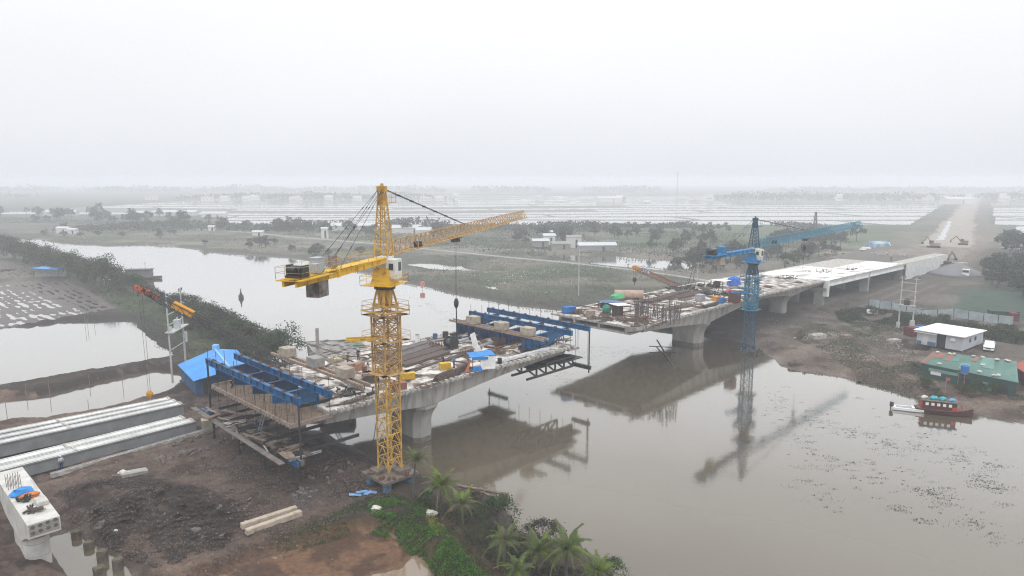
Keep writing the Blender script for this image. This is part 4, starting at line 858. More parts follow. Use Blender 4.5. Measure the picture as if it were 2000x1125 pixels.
def person(label, loc, rz, top, legs, helmet=None, pose='stand', group='workers on the site', hair=(.03, .025, .02)):
    """facing +x in the local frame; feet on z=0"""
    r = thing('person', label, 'person', loc, rz, group)
    cr = .0; lean = 0.0
    if pose == 'walk': hip = (0, 0, .90); ft = ((.28, .09, .06), (-.30, -.09, .10)); kn = ((.20, .09, .50), (-.04, -.09, .48)); hd = ((.22, .24, .92), (-.16, -.26, .95)); el = ((.02, .25, 1.12), (-.16, -.24, 1.14)); ch = (.04, 0, 1.38); head = (.07, 0, 1.60)
    elif pose == 'bend': hip = (-.1, 0, .80); ft = ((.14, .14, .06), (-.14, -.13, .06)); kn = ((.18, .13, .45), (.06, -.12, .44)); hd = ((.52, .12, .50), (.50, -.14, .52)); el = ((.40, .24, .78), (.38, -.24, .80)); ch = (.30, 0, 1.08); head = (.50, 0, 1.18)
    elif pose == 'crouch': hip = (-.05, 0, .36); ft = ((.10, .13, .06), (-.12, -.12, .06)); kn = ((.34, .14, .44), (.28, -.14, .30)); hd = ((.46, .1, .42), (.45, -.12, .44)); el = ((.26, .25, .58), (.26, -.25, .58)); ch = (.16, 0, .80); head = (.28, 0, 1.0)
    elif pose == 'carry': hip = (0, 0, .90); ft = ((.12, .1, .06), (-.10, -.1, .06)); kn = ((.08, .1, .49), (.0, -.1, .48)); hd = ((.34, .12, 1.16), (.34, -.10, 1.12)); el = ((.08, .26, 1.1), (.08, -.25, 1.1)); ch = (.03, 0, 1.37); head = (.08, 0, 1.60)
    else: hip = (0, 0, .90); ft = ((.03, .1, .06), (-.02, -.11, .06)); kn = ((.03, .1, .49), (.02, -.1, .48)); hd = ((.10, .27, .84), (.06, -.28, .84)); el = ((-.01, .27, 1.10), (-.02, -.26, 1.10)); ch = (0, 0, 1.38); head = (.03, 0, 1.60)
    V = Vector; hip, ch, head = V(hip), V(ch), V(head)
    g = MB()   # body: head, neck and hands over the torso core
    nk = ch + (head - ch) * .35
    tapered(g, [(*hip, .12), (*(hip.lerp(ch, .5)), .12), (*ch, .13), (*nk, .055), (*(head - V((0, 0, .08))), .07), (*head, .095), (*(head + V((0, 0, .06))), .09), (*(head + V((-.005, 0, .12))), .04)], 10)
    g.blob(head + V((.095, 0, -.01)), (.022, .018, .025), 1, 5, 4, .05)
    for s_ in (1, -1): g.blob(head + V((0, s_ * .092, 0)), (.02, .014, .032), 2, 5, 4, .05)
    for k in (0, 1):
        e_, h_ = V(el[k]), V(hd[k]); d = (h_ - e_).normalized(); tapered(g, [(*(h_ - d * .12), .032), (*h_, .03), (*(h_ + d * .05), .042), (*(h_ + d * .10), .034)], 7, .55)
        for f in range(4): q = h_ + d * .09 + V((0, (f - 1.5) * .018, 0)); tapered(g, [(*q, .009), (*(q + d * (.04 + .01 * (f in (1, 2))) + V((.012, 0, -.012))), .008), (*(q + d * .06 + V((.03, 0, -.02))), .006)], 5)
        q = h_ + d * .03 + V((.02, 0, 0)); tapered(g, [(*q, .011), (*(q + d * .03 + V((.03, 0, 0))), .008)], 5)
    body = g.build('body', skinm, r, smooth=True)
    g = MB()
    tapered(g, [(*(hip + V((0, 0, -.06))), .155), (*(hip.lerp(ch, .4)), .150), (*(hip.lerp(ch, .8)), .185), (*(ch + (head - ch) * .12), .17), (*(ch + (head - ch) * .32), .075)], 10, .72)
    for k, s_ in ((0, 1), (1, -1)):
        sh = ch + V((0, s_ * .17, .02)); tapered(g, [(*(ch + V((0, s_ * .08, .03))), .07), (*sh, .075), (*V(el[k]).lerp(sh, .5), .062), (*el[k], .052), (*V(hd[k]).lerp(V(el[k]), .15), .042)], 8)
    g.build('jacket', top, r, smooth=True)
    g = MB()
    tapered(g, [(*(hip + V((0, 0, .10))), .135), (*hip, .165), (*(hip + V((0, 0, -.1))), .14)], 10, .8)
    for k, s_ in ((0, 1), (1, -1)):
        h_ = hip + V((0, s_ * .09, -.04)); tapered(g, [(*h_, .10), (*(h_.lerp(V(kn[k]), .5)), .085), (*kn[k], .065), (*V(kn[k]).lerp(V(ft[k]), .5), .062), (ft[k][0], ft[k][1], ft[k][2] + .04, .05)], 8)
    g.build('trousers', legs, r, smooth=True)
    for k in (0, 1):
        g = MB(); f = ft[k]; g.loft([[(f[0] + x * a, f[1] + y * .05, f[2] - .06 + z) for x, y in ((-.08, -1), (.0, -1.1), (.16, -.8), (.19, 0), (.16, .8), (0, 1.1), (-.08, 1))] for a, z in ((1, 0), (1, .05), (.55, .10))]); g.build('boot', dark, r)
    g = MB()
    c = helmet or hair; hm_ = clothm('helmet_%.2f_%.2f_%.2f' % c, c) if helmet else clothm('hair', hair)
    k = 1.18 if helmet else 1.06
    g.loft([[(head.x + .1 * k * q_ * math.cos(a) + (.02 if z < .06 else 0), head.y + .098 * k * q_ * math.sin(a), head.z + z) for a in [2 * math.pi * i / 10 for i in range(10)]] for z, q_ in ((.035, 1.18 if helmet else 1.0), (.05, 1.0), (.10, .9), (.145, .6), (.165, .15))])
    g.build('helmet' if helmet else 'hair', hm_, r, smooth=True)
    return r
def dk(px, py, z=8.52): x, y = W(px, py, z); return (x, y, z)
def gd(px, py, z=1.2):
    for _ in range(4): x, y = W(px, py, z); z = gz(x, y)
    return (x, y, z)
navy = clothm('navy_cloth', (.03, .05, .12)); blk_ = clothm('black_cloth', (.02, .02, .025)); grc = clothm('grey_cloth', (.16, .17, .18)); ltb = clothm('light_blue_cloth', (.13, .28, .42)); hiv = clothm('pale_vest', (.45, .48, .50)); whc = clothm('white_cloth', (.62, .64, .66)); brn = clothm('brown_cloth', (.10, .07, .05))
WH = (.75, .76, .78)
person('worker in dark clothes and white helmet standing on the left beside the precast girders', gd(111, 918), 1.9, blk_, navy, WH)
person('worker in pale shirt and white helmet, right one of the pair by the girders', gd(121, 917), 2.4, whc, navy, WH)
person('worker in white helmet and pale vest walking beside the grey ballast block', dk(617, 718), 3.6, hiv, grc, WH, 'walk')
person('worker bending in dark clothes next to the trestle plank on the deck', dk(679, 712), 1.2, brn, brn, None, 'carry')
person('worker in black with a white helmet standing in front of the old barge', dk(700, 703), 1.9, blk_, blk_, WH)
person('worker crouching behind the middle yellow tool box', dk(866, 708), 4.2, navy, navy, (.03, .04, .1), 'crouch')
person('worker in light blue jacket standing right of the yellow tool box', dk(887, 718), 3.9, ltb, navy, (.12, .2, .3))
person('worker in black at the left rim of the deck under the blue traveller', (*W(453, 757, 8.2), 8.2), .6, blk_, blk_, WH, 'bend')
person('worker with an orange helmet and blue overalls below the slab being cast', (*W(500, 842, 4.7), 4.7), 1.0, navy, navy, (.6, .16, .05))
person('dark clothed worker at the far rim of the deck near the traveller', dk(906, 652), 2.0, blk_, navy, (.05, .06, .1))
person('tiny dark figure walking on the approach viaduct deck', (*W(1740, 510, 7.1), 7.12), 2.0, blk_, blk_, None)
person('worker in blue overalls walking below the shoring props on the farther bridge half', dk(1277, 618), 2.2, navy, navy, (.5, .5, .5), 'walk')

# ------------------------------------------------------------------ things on the decks
def P3(px, py, z): x, y = W(px, py, z); return Vector((x, y, z))
def bundle(name, label, cat, a, b, n, width, r, m, layers=2, group=None, seed=1, jit=.15):
    a = Vector(a); b = Vector(b); d = (b - a); L = d.length; d.normalize(); lat = Vector((-d.y, d.x, 0)).normalized()
    q = random.Random(seed); g = MB()
    for l in range(layers):
        for k in range(n - l):
            o = lat * ((k - (n - l - 1) / 2) * width / n + q.uniform(-jit, jit) * r) + Vector((0, 0, r + l * r * 1.75))
            s_ = q.uniform(-.04, .04) * L; g.tube(a + d * s_ + o - a, b + d * q.uniform(-.05, .05) * L + o - a, r, 5)
    o_ = g.build(name, m, None, loc=a); return tag(o_, label, cat, group)
def crate(name, label, cat, loc, dims, rz, m, lid=True, group=None, slats=0, m2=None):
    r = thing(name, label, cat, loc, rz, group)
    L, Wd, H = dims
    g = MB(); g.box((0, 0, H * .46), (L, Wd, H * .92)); g.build('body', m, r)
    g = MB()
    for x in (-1, 1):
        for y in (-1, 1): g.box((x * (L / 2), y * (Wd / 2), H * .47), (.09, .09, H * .94))
    for y in (-1, 1): g.box((0, y * (Wd / 2 + .01), H * .25), (L, .05, .08)); g.box((0, y * (Wd / 2 + .01), H * .7), (L, .05, .08))
    g.build('frame', m2 or m, r)
    if lid: g = MB(); g.box((.02, 0, H * .96), (L * 1.04, Wd * 1.05, H * .08)); g.build('lid', m2 or m, r)
    return r
yb = mat('yellow_box', (.62, .40, .02), (.45, .27, .02), scale=3, rough=.6)
crate('tool_box', 'yellow steel box with the crouching worker behind it', 'tool box', dk(869, 721), (1.5, .9, .95), YAW - .5, yb, True)
crate('tool_box', 'yellow steel box between the crane mast and the red brown box', 'tool box', dk(795, 741), (2.0, .95, .95), YAW - .5, yb, True)
crate('crate', 'orange crate on the deck left of the crane mast', 'crate', dk(699, 722), (1.5, 1.1, 1.0), YAW + .2, mat('orange_crate', (.42, .20, .10), (.28, .15, .1), scale=3))
tanc = mat('tan_crate', (.36, .30, .25), (.22, .18, .15), scale=2)
crate('crate', 'tan wooden crate on the left of a touching pair on the deck', 'crate', dk(669, 727), (1.1, 1.3, 1.2), YAW, tanc)
crate('crate', 'tan wooden crate on the right of a touching pair on the deck', 'crate', dk(682, 724), (1.2, 1.2, 1.1), YAW + .06, tanc)
crate('crate', 'low beige crate right of the nearest ballast block of the left traveller', 'crate', dk(703, 748), (1.7, 1.2, .8), YAW + .3, tanc)
crate('steel_box', 'dark brown steel box left of the crane mast', 'box', dk(724, 747), (2.0, 1.2, 1.1), YAW - .4, woodD)
crate('crate', 'red brown crate at the rim right of the crane mast', 'crate', dk(779, 760), (1.7, 1.1, .9), YAW - .3, mat('redbrown', (.30, .12, .09), (.2, .09, .07), scale=2))
for lb, px, py, d_ in (('rebar cage basket behind the middle of the bar bundles', 852, 678, (2.0, .9, 1.0)), ('rebar cage basket left of the blue tarp shelter', 914, 694, (2.0, 1.0, 1.0)), ('low rusty basket on the deck beside the traveller rail', 972, 690, (2.2, 1.1, .6)), ('rusty trestle frame under the tan ballast blocks', 975, 676, (1.6, .9, 1.3))):
    r_ = thing('rebar_basket', lb, 'basket', dk(px, py), YAW - .45, 'rusty rebar baskets'); L, Wd, H = d_
    g = MB()
    for i in range(9):
        x = -L / 2 + L * i / 8
        for y in (-1, 1): g.bar((x, y * Wd / 2, 0), (x, y * Wd / 2, H), .06)
    for z in (.06, H * .5, H): rr_ = [(-L / 2, -Wd / 2, z), (L / 2, -Wd / 2, z), (L / 2, Wd / 2, z), (-L / 2, Wd / 2, z), (-L / 2, -Wd / 2, z)]; [g.bar(a, b, .05) for a, b in zip(rr_, rr_[1:])]
    g.build('cage', rust, r_); g = MB(); g.box((0, 0, .12), (L * .9, Wd * .9, .1)); g.build('floor', rebar, r_)
# long bar bundles
for i, (a, b, n, w_, r_, m_, l_) in enumerate((((786, 716), (872, 689), 14, 1.9, .07, rebar, 3), ((765, 712), (868, 680), 14, 2.1, .07, rebar, 3), ((748, 708), (850, 674), 12, 1.9, .06, mat('grey_bars', (.20, .18, .17), (.11, .095, .09), scale=3), 3), ((735, 700), (832, 670), 12, 1.8, .06, MT['grey_bars'], 3), ((880, 700), (938, 681), 6, .8, .05, rebar, 2), ((800, 725), (905, 694), 5, .8, .06, rebar, 2))):
    lb = ('longest dark rebar bundle nearest the yellow box', 'rebar bundle second from the near side behind the mast', 'grey bar bundle in the middle of the stacked bars', 'farthest grey bar bundle behind the crane mast', 'short loose bars left of the blue tarp shelter', 'thin loose bars in front of the big bundles')[i]
    bundle('bar_bundle', lb, 'steel bars', P3(*a, 8.53), P3(*b, 8.53), n, w_, r_, m_, l_, 'bar bundles on the deck', i)
palep = mat('pale_pipe', (.62, .63, .64), (.40, .40, .40), scale=2, rough=.5); zinc = mat('zinc_steel', (.38, .39, .41), (.25, .25, .26), scale=2, rough=.5)
bundle('pipe_bundle', 'white plastic pipes lying along the near rim of the deck', 'pipes', P3(976, 707, 8.53), P3(1068, 684, 8.53), 9, 1.0, .07, palep, 3)
bundle('pipe_bundle', 'grey duct pipes running from the hose reel to the traveller', 'pipes', P3(893, 672, 8.53), P3(940, 658, 8.53), 3, .9, .16, zinc, 2)
bundle('rail_bundle', 'pale long rails beside the mid-river traveller', 'rails', P3(905, 668, 8.53), P3(985, 646, 8.53), 8, 1.7, .06, palep, 2)
bundle('rail_bundle', 'zinc rails crossing under the white leaning sheet', 'rails', P3(925, 682, 8.53), P3(1000, 655, 8.53), 5, 1.0, .06, zinc, 2)
bundle('timber_stack', 'dark brown plank stack at the near rim of the deck', 'timber', P3(852, 746, 8.53), P3(884, 733, 8.53), 7, 1.3, .09, woodD, 6)
bundle('timber_stack', 'brown timber stack left of the orange cloth', 'timber', P3(886, 733, 8.53), P3(912, 718, 8.53), 6, 1.2, .1, woodD, 4)
bundle('pole_pile', 'grey cement posts piled beside the left traveller', 'posts', P3(676, 747, 8.53), P3(694, 758, 8.53), 6, 1.6, .16, zinc, 2)
# tarp shelter
r_ = thing('tarp_shelter', 'small shelter of blue and white tarps near the deck rim', 'shelter', dk(940, 722), YAW - .42)
g = MB(); g.loft([[(-1.8, -1.1, 2.15), (1.7, -1.15, 2.2), (1.75, 1.1, 2.35), (-1.75, 1.0, 2.3)], [(-1.9, -1.2, 2.22), (1.7, -1.2, 2.3), (1.8, 1.2, 2.45), (-1.8, 1.1, 2.4)]]); g.box((-.6, -1.22, 2.0), (2.4, .05, .4), ry=.05)
btarp = mat('blue_tarp', (.02, .24, .62), (.015, .15, .42), scale=1.4, rough=.5); g.build('roof', btarp, r_)
g = MB(); g.box((.65, -1.05, 1.25), (2.2, .06, 1.7)); g.box((1.68, 0, 1.2), (.06, 2.0, 1.9)); g.box((.65, -1.1, .4), (2.1, .04, .2), ry=.03); g.build('side_sheet', mat('white_tarp', (.78, .78, .77), (.62, .62, .62), scale=2, rough=.6), r_)
g = MB(); g.box((-.95, -1.0, .45), (1.6, .35, .7), taper=.7); g.build('skirt', btarp, r_)
g = MB(); [g.bar((x, y, 0), (x, y, 2.2), .07) for x in (-1.6, 1.6) for y in (-1, 1)]; g.build('frame', rust, r_)
g = MB(); g.box((0, 0, .9), (.5, .08, 1.9), rz=.4, ry=.35, taper=.3); tag(g.build('cloth', mat('orange_cloth', (.72, .20, .08), (.5, .12, .06), scale=3), None, loc=dk(915, 727)), 'orange cloth hanging at the left corner of the blue tarp shelter', 'cloth')
g = MB(); g.box((0, 0, 1.5), (1.1, .05, 3.6), rz=.7, ry=-.28, taper=.85); g.box((.3, .2, .5), (1.2, .06, 1.0), rz=.4, ry=-.4); tag(g.build('plastic_sheet', MT['white_tarp'], None, loc=dk(928, 690)), 'white plastic sheet leaning upright behind the blue tarp shelter', 'sheet')
# drums and reels
def drum(lb, loc, m, r=.32, h=.9, m2=None):
    t_ = thing('drum', lb, 'drum', loc, 0); g = MB(); g.tube((0, 0, 0), (0, 0, h), r, 14)
    for z in (.02, h * .35, h * .66, h - .03): g.tube((0, 0, z - .015), (0, 0, z + .02), r * 1.05, 14)
    g.build('body', m, t_); g = MB(); g.tube((0, 0, h + .005), (0, 0, h + .03), r * .9, 14); g.build('lid', m2 or m, t_); return t_
drum('blue and white drum at the far rim right of the crane mast', dk(815, 668), MT['white_tarp'], .42, 1.2, navy); drum('small blue drum behind the flat grey sheet', dk(850, 662), mat('blue_drum', (.06, .14, .26), (.04, .09, .17)), .4, .9)
drum('dark round drum at the far rim of the deck', dk(870, 659), dark, .48, 1.0); drum('black drum at the left end of the white pipes', dk(976, 710), mat('black_blue_drum', (.02, .04, .06), (.015, .02, .03)), .33, .8); drum('rusty drum standing near the yellow mast', dk(712, 728), rust)
r_ = thing('hose_reel', 'tall dark hose reel machine on the deck', 'machine', dk(881, 680), YAW)
g = MB()
for y in (-.75, .75): g.tube((0, y - .05, .95), (0, y + .05, .95), .95, 18)
g.build('flange', dark, r_); g = MB(); g.tube((0, -.7, .95), (0, .7, .95), .6, 14); g.build('drum_core', mat('hose', (.10, .10, .09), (.05, .05, .05), scale=6), r_); g = MB(); g.box((0, 0, .08), (1.6, 2, .14)); g.bar((-.9, -.9, 0), (-.9, -.9, 2.6), .08); g.build('stand', dark, r_)
g = MB(); g.box((0, 0, .05), (2.4, 1.6, .08)); tag(g.build('sheet', mat('grey_sheet', (.45, .45, .42), (.35, .35, .33)), None, loc=dk(843, 668), rz=.5), 'pale grey flat sheet lying at the far rim of the deck', 'sheet')
g = MB(); pts = [(.55 * math.cos(a), .55 * math.sin(a), .08 + .03 * math.sin(3 * a)) for a in [k * .42 for k in range(46)]]; g.path(pts, .07, 5); tag(g.build('hose_coil', mat('lime_hose', (.60, .66, .05), (.5, .55, .04)), None, loc=dk(661, 701)), 'lime yellow hose coil lying on the deck in front of the old barge', 'hose')
r_ = thing('plank_trestle', 'long plank on trestle legs crossing the deck beyond the crates', 'trestle', (0, 0, 0)); a, b = P3(643, 719, 9.5), P3(722, 705, 9.5); g = MB(); g.bar(a, b, .5, .1); g.build('plank', wood, r_)
for u in (.04, .35, .65, .95): c_ = a.lerp(b, u); g = MB(); g.bar(c_ + Vector((0, 0, -.05)), (c_.x + .2, c_.y, 8.5), .09); g.bar(c_ + Vector((.05, 0, -.05)), (c_.x - .25, c_.y + .1, 8.5), .09); g.build('leg', woodD, r_)
# steel gear heaps by the mid-river traveller
def gear(lb, loc, n, R_, seed, m, big=1.0, name='machine_part_pile', cat='steel heap'):
    q = random.Random(seed); g = MB()
    for k in range(n):
        x, y = q.uniform(-R_, R_), q.uniform(-R_, R_) * .6; h = q.uniform(.1, .6) * big; L = q.uniform(.4, 1.8) * big; a = q.uniform(-.6, .6) + YAW + (1.57 if q.random() < .3 else 0)
        if q.random() < .35: g.tube((x, y, h * .5 + .1), (x + L * math.cos(a), y + L * math.sin(a), h * .5 + q.uniform(.1, .4)), q.uniform(.06, .16) * big, 7)
        elif q.random() < .3: g.bar((x, y, 0), (x + q.uniform(-.3, .3), y, q.uniform(.6, 1.7) * big), .1)
        else: g.box((x, y, h / 2 + .02 + q.random() * .3 * big), (L, q.uniform(.12, .5) * big, h), rz=a, ry=q.uniform(-.15, .15))
    return tag(g.build(name, m, None, loc=loc), lb, cat, 'steel heaps on the bridge')
nv = mat('navy_steel', (.035, .05, .10), (.02, .025, .04), scale=2)
gear('navy jacks and hoses piled at the left foot of the mid-river traveller', dk(905, 663), 34, 2.2, 1, nv); gear('dark blue jacks piled under the farthest tan ballast block', dk(940, 652), 34, 2.0, 2, nv); gear('dark steel gear lying in the middle of the mid-river traveller', dk(990, 665), 30, 2.4, 3, dark); gear('steel off-cuts by the near rail of the mid-river traveller', dk(1030, 682), 26, 2.2, 4, dark, .8)
gear('brown rope and brackets at the near corner of the deck end', dk(1093, 668), 26, 1.6, 5, ply, .6); gear('low rubbish of clamps and timber in front of the crates', dk(640, 770), 26, 3.0, 6, rebar, .5); gear('brackets lying between the rails of the left traveller', dk(690, 770), 20, 2.4, 8, dark, .6)
# ------ farther bridge half
def loose(name, label, cat, loc, dims, rz, m, group=None, ry=0.0):
    g = MB(); g.box((0, 0, dims[2] / 2), dims, ry=ry); g.box((dims[0] * .02, dims[1] * .1, dims[2] * 1.05), (dims[0] * .9, dims[1] * .5, .03)); return tag(g.build(name, m, None, loc=loc, rz=rz), label, cat, group)
bbx = mat('blue_box', (.03, .16, .45), (.02, .11, .32), scale=3)
crate('tool_box', 'blue box standing at the far left corner of the farther bridge half', 'tool box', dk(1111, 611), (2.3, 1.4, 1.3), YAW - .3, bbx, True, None, 0, bbx); crate('tool_box', 'small blue box next to the orange box near the blue crane', 'tool box', dk(1409, 592), (1, .9, 1.2), YAW, bbx)
crate('tool_box', 'small orange box near the red umbrella', 'tool box', dk(1399, 587), (1.8, 1.1, 1.0), YAW, mat('orange_box', (.65, .30, .05), (.5, .2, .04)))
crate('container', 'rust brown upright container beside the blue crane mast', 'container', dk(1434, 591), (2.0, 1.8, 2.6), YAW, mat('rust_container', (.12, .05, .035), (.08, .035, .025), scale=3)); crate('steel_box', 'grey ribbed box in the middle of the farther deck', 'box', dk(1367, 587), (1.8, 1.4, 1.4), YAW, zinc)
drum('wide tan drum near the left corner of the farther bridge half', dk(1153, 618), tanc, .95, 1.2)
g = MB(); g.blob((0, 0, .6), (2.6, 1.3, 1.0), 3, 10, 6, .16); tag(g.build('tarp_heap', mat('green_tarp', (.10, .42, .20), (.06, .28, .13), scale=2), None, loc=dk(1206, 586), rz=YAW), 'bright green tarp over a heap at the far rim of the farther bridge half', 'tarp')
g = MB(); g.blob((0, 0, .6), (1.1, .9, 1.1), 5, 9, 6, .12); tag(g.build('tarp_heap', mat('teal_tarp', (.03, .22, .16), (.02, .14, .1), scale=2), None, loc=dk(1185, 611), rz=YAW), 'dark teal tarp bundle beside the white sheets', 'tarp')
g = MB(); g.box((0, 0, .9), (3.6, 2.2, 1.8), taper=.8); g.blob((0, 0, 1.3), (2.0, 1.3, .9), 7, 9, 5, .15); tag(g.build('tarp_heap', mat('strong_blue_tarp', (.03, .16, .58), (.02, .1, .38), scale=1.4), None, loc=dk(1433, 556), rz=YAW), 'bright blue tarp over a machine at the far rim near the blue crane', 'tarp')
t_ = thing('tank', 'long pinkish steel tank lying at the far rim of the farther bridge half', 'tank', dk(1228, 584), YAW - .9); g = MB(); g.tube((-3.2, 0, 1.05), (3.2, 0, 1.05), 1.0, 18); g.build('shell', mat('pink_rust', (.46, .33, .27), (.33, .22, .18), scale=1), t_)
for x in (-2, 2): g = MB(); g.box((x, 0, .2), (.4, 1.8, .4)); g.build('saddle', woodD, t_)
t_ = thing('umbrella', 'red umbrella opened next to the rust brown container', 'umbrella', dk(1426, 583), 0); g = MB(); g.tube((0, 0, 0), (0, 0, 2.0), .03, 5); g.build('pole', dark, t_); g = MB(); n = 8; g.loft([[(r0 * math.cos(6.283 * i / n), r0 * math.sin(6.283 * i / n), z) for i in range(n)] for r0, z in ((1.1, 1.55), (.75, 1.85), (.06, 2.1))]); g.build('canopy', mat('red_cloth', (.55, .03, .07), (.4, .02, .05)), t_)
def shed(name, label, loc, dims, rz, roof, wall, over=.25):
    t_ = thing(name, label, 'shed', loc, rz); L, Wd, H = dims; g = MB(); g.box((0, 0, H + .12), (L + over * 2, Wd + over * 2, .1), ry=.05); g.build('roof', roof, t_)
    for x in (-1, 1):
        for y in (-1, 1): g = MB(); g.bar((x * L / 2, y * Wd / 2, 0), (x * L / 2, y * Wd / 2, H + .1), .09); g.build('post', woodD, t_)
    g = MB(); g.box((0, Wd * .35, H * .45), (L * .9, .08, H * .9)); g.build('wall', wall, t_); return t_
shed('shelter', 'small white roofed shelter beside the shoring props', dk(1211, 618), (3.0, 2.4, 2.3), YAW - .3, white, woodD); shed('shelter', 'low white roof near the blue tarp', dk(1407, 562), (4.0, 3, 1.8), YAW, white, woodD)
shed('shelter', 'low blue sheet roof at the left part of the farther deck', dk(1192, 601), (4.2, 2.6, 1.2), YAW - .3, mat('slate_blue_sheet', (.10, .17, .30), (.07, .11, .2)), woodD)
# shoring props: each frame a thing
pr0 = None
q = random.Random(12)
for i in range(34):
    if i < 19: px, py = q.uniform(1242, 1296), q.uniform(604, 630)
    else: px, py = q.uniform(1288, 1332), q.uniform(606, 634)
    if pr0 is None:
        g = MB()
        for x in (-.5, .5): g.tube((x, 0, 0), (x, 0, 2.6), .06, 5); g.box((x, 0, 2.62), (.28, .28, .05)); g.box((x, 0, .02), (.28, .28, .04))
        for z in (.6, 1.3, 2.0): g.tube((-.5, 0, z), (.5, 0, z), .04, 4)
        g.tube((-.5, 0, .6), (.5, 0, 2.0), .035, 4); pr0 = g.build('shoring_frame', mat('prop_steel', (.10, .10, .12), (.10, .06, .045), scale=2), None); o = pr0
        tag(o, 'upright steel shoring frame in the cluster on the near part of the farther deck', 'scaffold', 'shoring frames on the farther bridge half')
    else: o = dup(pr0)
    o.location = dk(px, py); o.rotation_euler = (0, 0, q.uniform(0, 3)); o.scale = (1, 1, q.uniform(.75, 1.1))
for i, (px, py, n, R_, m, bg_, lb) in enumerate(((1165, 622, 26, 2.0, rebar, .6, 'low brown steel heap behind the hollow girder end'), (1200, 626, 30, 2.2, rebar, .7, 'brown steel heap right of the tan drum'), (1235, 628, 44, 3.0, rust, .9, 'largest rusty heap in front of the shoring frames'), (1262, 637, 36, 2.8, rebar, .6, 'rusty heap at the near rim below the shoring frames'), (1225, 597, 24, 2.4, rebar, .7, 'steel heap behind the white roofed shelter'), (1330, 565, 60, 3.6, dark, 1.0, 'black steel heap at the foot of the orange crane boom'), (1358, 570, 40, 3.2, woodD, .8, 'dark heap right of the orange crane boom foot'), (1385, 560, 30, 2.4, dark, 1.1, 'dark machinery at the far rim left of the blue tarp'), (1395, 576, 36, 2.6, dark, 1.0, 'black machine parts behind the orange box'), (1345, 594, 30, 3.0, ply, .5, 'low plywood heap in the middle of the farther deck'), (1308, 580, 34, 3.2, woodD, .6, 'dark timber heap behind the long wall forms'), (1470, 566, 26, 2.4, rebar, .5, 'steel off-cuts under the blue crane mast'), (1540, 540, 20, 2.0, rebar, .4, 'small steel heap on the deck right of the blue crane'), (1130, 612, 22, 1.6, woodD, .8, 'dark odds and ends beside the blue box'))):
    gear(lb, dk(px, py), n, R_, 40 + i, m, bg_)
for lb, a, b, n, w_, r_, m_ in (('dark long sections lying across the far half of the farther deck', (1262, 592), (1345, 570), 6, 2.4, .16, woodD), ('brown long sections nearest the centre of the farther deck', (1300, 606), (1350, 596), 6, 2.4, .1, ply), ('long flat steel forms on the farther deck', (1320, 583), (1385, 568), 8, 3.0, .1, rebar), ('dark beams near the near rim before the blue crane', (1375, 601), (1400, 594), 4, 1.2, .14, dark), ('rusty beams at the left of the farther deck', (1170, 598), (1240, 580), 5, 1.8, .12, rust)):
    bundle('steel_section_stack', lb, 'steel sections', P3(*a, 8.53), P3(*b, 8.53), n, w_, r_, m_, 2, 'steel sections on the farther deck')
# loose boards and sheets strewn on both decks
bd = []
for k, (m, d_) in enumerate(((wood, (3.2, .28, .06)), (woodD, (2.6, .4, .08)), (rebar, (4.2, .16, .14)), (ply, (2.2, 1.2, .05)), (mat('grey_ply', (.33, .31, .29), (.22, .2, .19), scale=2), (2.4, 1.2, .04)), (rust, (1.6, .5, .2)))):
    g = MB(); g.box((0, 0, d_[2] / 2 + .01), d_); g.box((.1, .05, d_[2] + .02), (d_[0] * .8, d_[1] * .5, .03), rz=.08); o = g.build('loose_board', m, None); tag(o, ('pale timber', 'dark timber', 'brown steel strip', 'brown plywood', 'grey plywood', 'rusty plate')[k] + ' lying loose on the bridge deck', 'board', 'loose boards on the bridge decks'); bd.append(o)
q = random.Random(5); used = set(); i = 0
while i < 270:
    if i < 120: s_, t_ = q.uniform(-9, 33), q.uniform(1.2, 20.8)
    else: s_, t_ = q.uniform(54, 112), q.uniform(1.2, 20.8)
    k = q.choice([0, 0, 1, 1, 2, 2, 2, 3, 4, 5]); o = bd[k]
    if k in used: o = dup(bd[k])
    used.add(k); x, y = B(s_, t_); o.location = (x, y, deckz(s_) + .015 + .001 * i % .02); o.rotation_euler = (0, 0, YAW + q.choice([0, 1.57]) + q.uniform(-.4, .4)); i += 1
for o in [b for k, b in enumerate(bd) if k not in used]: o.location = (*B(5, 5), 8.52)
mt0 = None
for px, py, rz_ in ((835, 752, .1), (760, 772, .4), (930, 728, .0), (700, 782, .2), (1010, 700, .1), (800, 738, .3), (1290, 630, .2), (1370, 600, 0), (1180, 615, .5), (1440, 575, .1), (1500, 560, .2), (1560, 552, .1)):
    if mt0 is None:
        g = MB(); [g.bar((-1.6 + k * .27, -1, .05), (-1.6 + k * .27, 1, .05), .035) for k in range(13)]; [g.bar((-1.7, -1 + k * .25, .08), (1.7, -1 + k * .25, .08), .035) for k in range(9)]; mt0 = g.build('rebar_mat', rust, None); o = mt0; tag(o, 'flat rusty rebar mat lying on the bridge deck', 'rebar mat', 'rebar mats on the decks')
    else: o = dup(mt0)
    o.location = dk(px, py, 8.53); o.rotation_euler = (0, 0, YAW + rz_)
